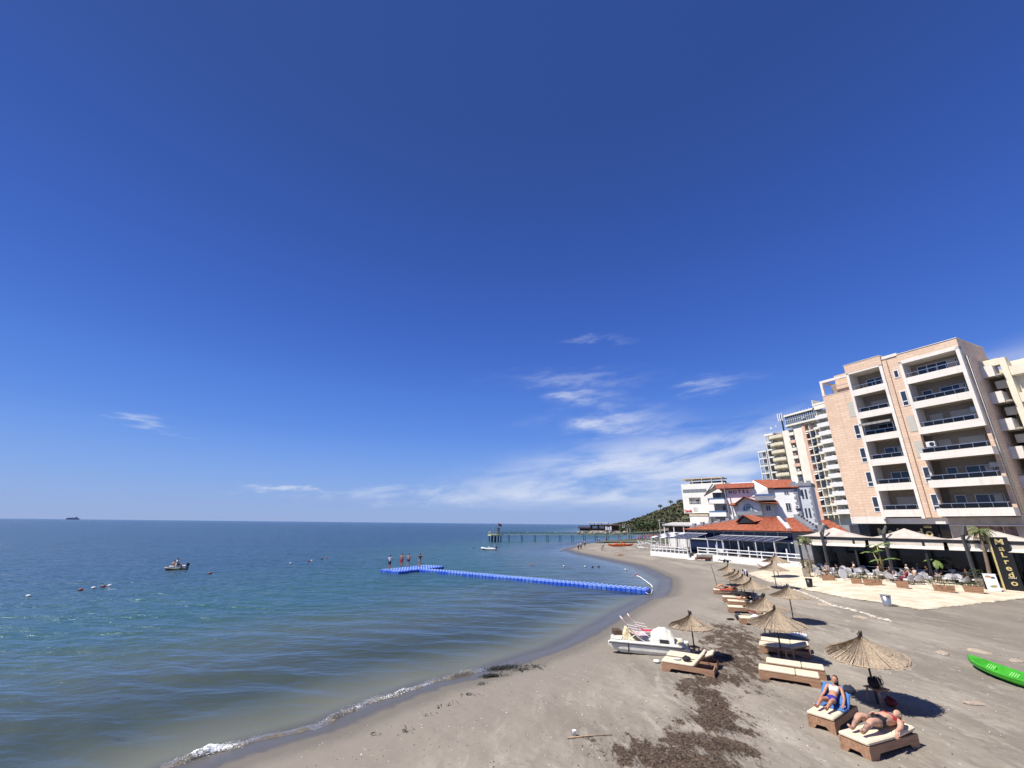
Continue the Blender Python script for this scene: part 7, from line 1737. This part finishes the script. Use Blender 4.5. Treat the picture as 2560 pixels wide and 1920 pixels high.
for i in range(30):
    x_ = RR.uniform(215, 1330); y_ = RR.uniform(400, 470); p = at(zq(x_, y_+25), RR.uniform(285, 297)); 
    if i < 4: o = rock_mesh(i).build('boulder', rockm); rk.append(o)
    else: o = rk[i % 4].copy(); C.objects.link(o)
    sc = RR.uniform(.9, 1.9); o.location = (p.x, p.y, max(.1, min(p.z-.6, 2.4))); o.scale = (sc*RR.uniform(1, 1.5), sc, sc*RR.uniform(.6, 1.0)); o.rotation_euler = (0, 0, RR.uniform(0, 6))
    tag(o, 'pale boulder of the heap below the headland restaurant', 'rock', 'boulders below the headland restaurant')
# trees in front of the hill
def far_tree(px, d, r, h, label, la=leaf_a, lb=leaf_b, n=260):
    b = at(px, d); t = thing('tree', label, 'tree', (b.x, b.y, b.z), 0, 'trees at the foot of the hill', local=True); R = random.Random(int(px[0]*3+h))
    m = MB(); m.tube([(0, 0, -2), (.1, 0, h*.35), (.0, .1, h*.6)], [.25, .18, .08], 7)
    for a in range(4): m.tube([(0, 0, h*.3), (r*.5*math.cos(a*1.6), r*.5*math.sin(a*1.6), h*.62)], [.1, .04], 5)
    m.build('trunk', polew, t)
    m = MB()
    for i in range(7): a = R.uniform(0, 6.28); q = R.uniform(.2, .6)*r; clump(m, (q*math.cos(a), q*math.sin(a), h*R.uniform(.45, .8)), r*R.uniform(.4, .65), n//7, r*.13, R, .9)
    m.build('crown', [la, lb], t, fix=False)
for px, d, r, h, lab in ((zq(1600, 430), 225, 4.0, 4.5, 'broad dark green tree behind the shore end of the pier'), (zq(1700, 425), 222, 3.2, 3.5, 'lower dark tree right of the broad one behind the pier'), (zq(1820, 425), 225, 3.5, 3.6, 'olive bush tree left of the street pole'),
                          (zq(1160, 430), 285, 2.2, 2.5, 'small dark tree right of the headland restaurant'), (zq(1900, 400), 240, 3.5, 5.0, 'tree behind the street pole at the hill foot'), (zq(1380, 425), 270, 2.0, 2.2, 'small bush by the ruined stone hut')):
    far_tree(px, d, r, h, lab)
for px, lab in ((z2(205, 790), 'lone round pine on the hill ridge, right of two'), (z2(60, 845), 'lone round pine on the hill ridge, left of two')): far_tree(px, 460, 2.8, 4.2, lab)
# little huts at the hill foot
for x_, y_, w_, h_, d, lab, col in ((1290, 400, 70, 70, 265, 'ruined pale stone hut at the foot of the hill', (.42, .36, .30)), (1180, 285, 40, 35, 330, 'tiny white house above the headland restaurant', (.7, .68, .64)), (1850, 265, 90, 25, 300, 'long white house among the hillside scrub', (.66, .64, .58))):
    b = at(zq(x_, y_), d); k_ = d/1050/8.508*.95; t = thing('hut', lab, 'house', b)
    fr = Fr(b.xy, (-.95, .3)); fpart(fr, 'wall', mat('hut_'+str(x_), col, .9, .15, .8), t, [(-w_*k_/2, w_*k_/2, b.z-1.5, b.z+h_*k_, -3, 0)]); fpart(fr, 'roof', mat('hut_roof', (.35, .25, .2), .8, .2, 1), t, [(-w_*k_/2-.2, w_*k_/2+.2, b.z+h_*k_, b.z+h_*k_+.25, -3.2, .2)])
    fpart(fr, 'door', darkm, t, [(-.4, .4, b.z-1, b.z+h_*k_*.7, 0, .05)])
# street pole
sp = at(zq(1975, 545), 118); spt = thing('street_lamp', 'tall slim street lamp pole beside the far terrace', 'lamp', (sp.x, sp.y, .6))
tp = at(zq(1945, 180), 118); m = MB(); m.tube([Vector((sp.x, sp.y, .3)), Vector((sp.x, sp.y, tp.z))], .09, 8); m.build('pole', mat('pole_grey', (.5, .5, .5), .6, .1, 2), spt)
m = MB(); m.bar(Vector((sp.x-.2, sp.y, tp.z-.5)), Vector((sp.x+1.6, sp.y, tp.z-.6)), .1); m.cbox((sp.x, sp.y, tp.z+.05), (.4, .3, .25)); m.build('lamp_head', alu, spt)
# orange canoes
cano = mat('canoe_orange', (.75, .16, .03), .45, .1, 1); canr = mat('canoe_red', (.62, .05, .03), .45, .1, 1)
for px, mt, lab, rz in ((zJ(1030, 735), cano, 'orange canoe on the far beach, left of the pair', .1), (zJ(1200, 728), canr, 'red canoe on the far beach, right of the pair', -.05)):
    p = GT(*px); t = thing('canoe', lab, 'canoe', p, rz, 'canoes on the far beach', local=True); m = MB(); secs = []
    for i in range(11):
        u = i/10; x_ = -2.3+4.6*u; w_ = .45*math.sin(math.pi*min(1, max(0, u*.96+.02)))**.6+.02; z0 = .25*abs(2*u-1)**3
        secs.append([(x_, -w_*.5, z0), (x_, w_*.5, z0), (x_, w_, z0+.5), (x_, w_*.7, z0+.42), (x_, -w_*.7, z0+.42), (x_, -w_, z0+.5)])
    loft(m, secs); m.build('hull', mt, t); m = MB(); m.ball((-.3, 0, .5), (.7, .3, .35), 10, 6); m.build('cover', cano, t)
# loungers, red parasols crowded at the far beach
lw = mat('lounger_white', (.70, .69, .68), .7, .1, 2); lr = mat('lounger_red', (.48, .08, .07), .8, .2, 2)
def far_lounger():
    t = thing('far_lounger', 'x', 'lounger', local=True); m = MB(); m.box((-.95, -.32, .28), (.3, .32, .36)); m.build('seat', lw, t)
    m = MB(); m.hexa([(.3, -.32, .28), (.95, -.32, .62), (.95, .32, .62), (.3, .32, .28), (.3, -.32, .36), (.95, -.32, .70), (.95, .32, .70), (.3, .32, .36)]); m.build('back', lw, t)
    for x_ in (-.85, .25):
        for y_ in (-.28, .28): m = MB(); m.box((x_, y_-.03, 0), (x_+.06, y_+.03, .28)); m.build('leg', lw, t)
    return t
fl0 = far_lounger(); firstl = True; RL = random.Random(4)
for x_, y_ in [(1500, 720), (1560, 700), (1620, 690), (1680, 680), (1740, 690), (1560, 790), (1630, 790), (1800, 830), (1880, 800), (1700, 640), (1760, 645), (1820, 650), (1880, 655), (1940, 850), (2050, 870), (1530, 650), (1600, 660), (1850, 730), (1780, 720), (1950, 700)]:
    p = GT(*zJ(x_, y_)); lab = 'white lounger in the crowded far beach rows'
    if firstl: firstl = False; fl0.location = p; fl0.rotation_euler = (0, 0, 2.6); fl0['label'] = lab; fl0['group'] = 'loungers on the far beach'
    else: dup(fl0, p, 2.6+RL.uniform(-.3, .3), lab, 'loungers on the far beach')
pa0 = None
for x_, y_ in [(1660, 600), (1720, 590), (1760, 610), (1800, 600), (1850, 590), (1890, 600), (1930, 580), (1570, 640), (1640, 640), (1500, 650), (1960, 600)]:
    p = GT(*zJ(x_, y_)); lab = 'folded red parasol among the far beach loungers'
    if pa0 is None:
        pa0 = thing('folded_parasol', lab, 'parasol', p, 0, 'folded red parasols on the far beach', local=True)
        m = MB(); m.tube([(0, 0, 0), (0, 0, 2.3)], .03, 6); m.build('pole', whitep, pa0); m = MB(); m.lathe([(.05, 2.35), (.16, 1.9), (.22, 1.2), (.12, 1.0)], 10); m.build('canopy', lr, pa0)
    else: dup(pa0, p, 0, lab, 'folded red parasols on the far beach')
wl3 = at(zJ(1750, 690), 118)
# white sail boat hull with red bottom near the terrace wall
p = GT(*zE(1400, 945)); q0 = GT(*zE(1100, 940)); q1 = GT(*zE(1690, 940)); hb = (q1-q0); Lb = min(hb.length, 5.6); 
sb = thing('sail_boat', 'white dinghy with red bottom propped in front of the retaining wall', 'boat', p, math.atan2(hb.y, hb.x), local=True)
for nm, zlo, zhi, k_, mt in (('hull_bottom', .25, .55, .8, mat('antifoul_red', (.35, .09, .06), .6, .15, 2)), ('hull', .55, 1.05, 1.0, hullw)):
    m = MB(); secs = []
    for i in range(11):
        u = i/10; x_ = Lb*(.5-u); w_ = .75*k_*math.sin(math.pi*min(1, .12+u*.62))**.8; secs.append([(x_, -w_*.6, zlo), (x_, w_*.6, zlo), (x_, w_, zhi), (x_, -w_, zhi)])
    loft(m, secs); m.build(nm, mt, sb)
m = MB(); m.box((-Lb*.3, -.5, 1.05), (Lb*.2, .5, 1.2)); m.build('deck_cover', whitep, sb)
for x_ in (-1.4, .2, 1.5): m = MB(); m.box((x_, -.5, -.05), (x_+.15, -.35, .35)); m.build('prop', whitep, sb)
# pale upturned dinghy in front of the wall, and a dark rack
p = GT(*zE(1800, 985)); rk_ = thing('cart', 'dark metal boat cart beside the white dinghy', 'cart', p, .2, local=True)
m = MB(); m.bar((-1.2, -.3, .35), (1.2, -.3, .35), .08); m.bar((-1.2, .3, .35), (1.2, .3, .35), .08)
for x_ in (-1.0, 0, 1.0): m.bar((x_, -.3, .35), (x_, .3, .5), .07)
m.build('frame', darkm, rk_)
for y_ in (-.4, .4): m = MB(); m.tube([(0, y_-.06, .22), (0, y_+.06, .22)], .22, 12); m.build('wheel', blackm, rk_)
p = GT(*zE(600, 790)); pdl = thing('toy_boat', 'red and white pedal boat parked by the far terrace', 'boat', p, .3, local=True)
m = MB(); m.box((-1.2, -.7, .0), (1.2, .7, .4)); m.build('hull', whitep, pdl, bevel=.1); m = MB(); m.box((-.5, -.5, .4), (.5, .5, .95)); m.build('seat', lr, pdl, bevel=.08); m = MB(); m.tube([(-.9, 0, .4), (-1.1, 0, 1.5)], .12, 8); m.build('slide', lr, pdl)
p = GT(*zE(780, 800)); pdl = thing('toy_boat', 'white pedal boat with red slide nearest the far terrace steps', 'boat', p, -.3, local=True)
m = MB(); m.box((-1.2, -.7, .0), (1.2, .7, .45)); m.build('hull', whitep, pdl, bevel=.1); m = MB(); m.hexa([(-.9, -.25, .45), (.2, -.25, .45), (.2, .25, .45), (-.9, .25, .45), (-.9, -.25, 1.5), (-.7, -.25, 1.5), (-.7, .25, 1.5), (-.9, .25, 1.5)]); m.build('slide', lr, pdl)
# red striped lounger under the faded umbrella
p = GT(*zF(700, 1150)); o = dup(fl0, p, 2.9, 'red striped lounger under the faded umbrella near the terrace'); del o['group']
for ch in o.children:
    if ch.name.startswith(('seat', 'back')): ch.data = ch.data.copy(); ch.data.materials[0] = mat('red_stripe', (.40, .12, .08), .8, 0, 4, col2=(.15, .04, .03), stretch=(8, 1, 1))
# far chairs and tables on the restaurant terraces (dark clutter seen through the fences)
dchair = None
for i in range(14):
    s_ = .5+i*.9; c = FR.p(s_, 1.58, 2.6+.7*(i % 3)); lab = 'black terrace chair behind the near white fence'
    if dchair is None:
        dchair = thing('terrace_chair', lab, 'chair', c, .4, 'black chairs on the restaurant terrace', local=True)
        m = MB(); m.box((-.22, -.22, .42), (.22, .22, .47)); m.build('seat', blackm, dchair); m = MB(); m.box((-.22, -.24, .47), (.22, -.2, .92)); m.build('back', blackm, dchair)
        for x_ in (-.2, .17):
            for y_ in (-.2, .17): m = MB(); m.box((x_, y_, 0), (x_+.03, y_+.03, .42)); m.build('leg', blackm, dchair)
    else: dup(dchair, c, .4+i*.8, lab, 'black chairs on the restaurant terrace')

# ================================================================== stone edging across the sand
stm = [mat('edge_stone', (.52, .46, .37), .9, 0, 3, .4, 8, col2=(.34, .29, .23)), mat('edge_stone_pale', (.62, .57, .48), .9, .1, 3)]
line = [GT(*zG(x_, y_)) for x_, y_ in ((830, 270), (940, 295), (1040, 340), (1150, 380), (1280, 415), (1420, 465), (1600, 535), (1800, 605), (2000, 690), (2212, 795))]+[GT(*z5(x_, y_)) for x_, y_ in ((700, 115), (850, 165), (990, 200))]
pts = resample(line, .20)
edg = thing('stone_edging', 'broken line of pale stones running across the beach', 'edging', pts[0], local=True)
sm = []
for i in range(3): o = rock_mesh(20+i).build('stone', stm[i % 2], edg); sm.append(o)
for i, q in enumerate(pts[:290]):
    if RR.random() < .10 and i > 3: continue
    if i < 3: o = sm[i]
    else: o = sm[i % 3].copy(); C.objects.link(o); o.parent = edg
    sc = RR.uniform(.10, .17); o.location = (q.x-pts[0].x+RR.uniform(-.06, .06), q.y-pts[0].y+RR.uniform(-.06, .06), ground(q.x, q.y)-pts[0].z-.02); o.scale = (sc*1.2, sc, sc*.8); o.rotation_euler = (0, 0, RR.uniform(0, 6))
for px, s_, lab in ((z5(1800, 480), .55, 'flat pale stone behind the tip of the green kayak'), (z5(1460, 490), .45, 'low pale stone on open sand left of the kayak'), (z5(1745, 955), .35, 'orange tinted stone on the sand below the kayak'), (z5(380, 55), .6, 'flat pink stone beside the stone edging'),
                    (z5(710, 165), .55, 'flat pale slab near the lower end of the stone edging'), (z5(2140, 565), .4, 'pinkish stone behind the middle of the kayak'), (zG(1200, 480), .7, 'broad pale rock beside the shade of the far umbrellas'), (zG(2080, 780), .55, 'broad flat stone left of the edging end')):
    o = rock_mesh(int(px[0])).build('flat_stone', mat('sand_stone', (.44, .36, .27), .9, 0, 3, .4, 8, col2=(.28, .22, .17))); q = GT(*px); o.location = (q.x, q.y, q.z-.05*s_); o.scale = (s_, s_*.7, s_*.22); o.rotation_euler = (0, 0, s_*9); tag(o, lab, 'stone')
# driftwood stick and bottle
a = GT(1418, 1848); b = GT(1530, 1840); m = MB(); m.tube([a+Vector((0, 0, .03)), a.lerp(b, .5)+Vector((0, .01, .04)), b+Vector((0, 0, .03))], [.020, .017, .011], 7); tag(m.build('driftwood_stick', mat('driftwood', (.42, .30, .19), .85, .2, 6), smooth=True), 'thin straight driftwood stick on the sand', 'stick')
p = GT(1436, 1840); bt_ = thing('cup', 'pale plastic cup lying beside the driftwood stick', 'cup', p, .4, local=True); m = MB(); m.lathe([(.05, 0), (.06, .13), (.062, .14), (.05, .14)], 14); m.build('cup_body', whitep, bt_, smooth=True)

# ================================================================== seaweed litter, pebbles and wrack
def scatter(name, label, cat, mats, cands, lo, hi, seed, flat=.35):
    m = MB(); R = random.Random(seed)
    for x_, y_ in cands:
        z_ = ground_fast(x_, y_); L = R.uniform(lo, hi); a = R.uniform(0, 6.28); d = Vector((math.cos(a), math.sin(a), R.uniform(-.05, flat))); s2 = Vector((-d.y, d.x, R.uniform(-.4, .4)))*L*R.uniform(.06, .26); c = Vector((x_, y_, z_+R.uniform(.004, .03)))
        mid = c+Vector((0, 0, L*.18)); m.add([c-d*L*.5-s2*.5, c-d*L*.5+s2*.5, mid+s2*.6, mid-s2*.6, c+d*L*.5], [(0, 1, 2, 3), (3, 2, 4)], R.choice(range(len(mats))))
    return tag(m.build(name, mats, fix=False), label, cat, kind='stuff')
gx = {}
def ground_fast(x_, y_): return ZC[(x_, y_)]
RS = np.random.RandomState(5)
def candidates(n_try, thr):
    out = []
    for cx, cy, a, b_, w in blobs:
        k_ = int(n_try*w*max(.15, min(6, a*b_*3.1)))
        l = math.hypot(cx, cy); ux, uy = cx/l, cy/l
        p = RS.normal(0, .62, k_)*b_; q = RS.normal(0, .62, k_)*a
        out.append(np.stack([cx+p*ux-q*uy, cy+p*uy+q*ux], 1))
    return np.concatenate(out)
cand = candidates(560, 0)
lv_ = litter(cand[:, 0], cand[:, 1]); keep = RS.rand(len(cand)) < np.clip(lv_*1.25+.06, 0, 1)*np.clip(.75+.9*vnoise(cand[:, 0], cand[:, 1], 3.6, 2)+.6*vnoise(cand[:, 0], cand[:, 1], 8.0, 6), .06, 1); cand = cand[keep]
ZC = {}
zz_ = hgt(cand[:, 0], cand[:, 1])+litter(cand[:, 0], cand[:, 1])*.035
for (x_, y_), z_ in zip(cand.tolist(), zz_.tolist()): ZC[(x_, y_)] = z_
wm_ = [mat('weed_dark', (.028, .020, .015), .7, .3, 9), mat('weed_brown', (.105, .066, .042), .8, .3, 9), mat('weed_pale', (.22, .18, .135), .8, .2, 9), mat('weed_dark', (0, 0, 0)), mat('weed_brown', (0, 0, 0))]
scatter('seaweed_litter', 'dry brown seaweed litter strewn across the sand', 'seaweed', wm_, cand.tolist(), .018, .075, 3)
# fresh wrack at the water edge
cw = []
for px, n_, r_ in (((1250, 1672), 1300, .75), ((1222, 1692), 600, .5), ((1200, 1712), 30, .3), ((1300, 1676), 120, .7), ((1170, 1738), 24, .4), ((1064, 1790), 10, .2), ((935, 1838), 8, .12), ((1340, 1668), 60, .8), ((1120, 1765), 20, .9), ((1010, 1830), 16, .8)):
    c = GT(*px)
    for _ in range(n_): a_ = RS.rand()*6.28; q = abs(RS.normal(0, .5))*r_; cw.append((c.x+q*math.cos(a_)*1.2+q*.3, c.y+q*math.sin(a_)*.55))
cw = np.array(cw); zz_ = np.maximum(hgt(cw[:, 0], cw[:, 1]), .02)+RS.rand(len(cw))*.045
for (x_, y_), z_ in zip(cw.tolist(), zz_.tolist()): ZC[(x_, y_)] = z_
scatter('seaweed_wrack', 'dark wet seaweed heap at the water edge', 'seaweed', [mat('weed_wet', (.02, .013, .010), .35, .3, 9), mat('weed_dark', (0, 0, 0)), mat('weed_green', (.03, .045, .012), .5, .3, 6)], cw.tolist(), .05, .17, 8, .12)
# pebbles, shells and twigs all over the near sand
N_ = 5200; th = np.radians(RS.uniform(-22, 56, N_)); rr_ = 8+RS.rand(N_)**1.4*26; cx = rr_*np.sin(th); cyv = rr_*np.cos(th); sdv = shore_dist(cx, cyv); ok = sdv > 1.6; cx = cx[ok]; cyv = cyv[ok]; zz_ = hgt(cx, cyv)
m = MB(); RP = random.Random(9)
for x_, y_, z_ in zip(cx.tolist(), cyv.tolist(), zz_.tolist()):
    r_ = RP.uniform(.010, .024)*(1.6 if RP.random() < .06 else 1); k_ = RP.choice((0, 0, 1, 1, 1, 2)); e = RP.uniform(.6, 1.0); a = RP.uniform(0, 6.28); ca_, sa = math.cos(a), math.sin(a)
    ring = [(x_+(r_*ca_*math.cos(t)-r_*e*sa*math.sin(t)), y_+(r_*sa*math.cos(t)+r_*e*ca_*math.sin(t)), z_-.004) for t in [2*math.pi*i/5 for i in range(5)]]
    m.add(ring+[(x_, y_, z_+r_*.8)], [(i, (i+1) % 5, 5) for i in range(5)], k_)
tag(m.build('pebbles', [mat('shell_white', (.68, .64, .58), .6, .1, 9), mat('pebble_dark', (.06, .045, .035), .7, .3, 9), mat('pebble_tan', (.30, .20, .13), .8, .3, 9)], fix=False), 'shells, pebbles and bits of twig scattered over the sand', 'pebbles', kind='stuff')
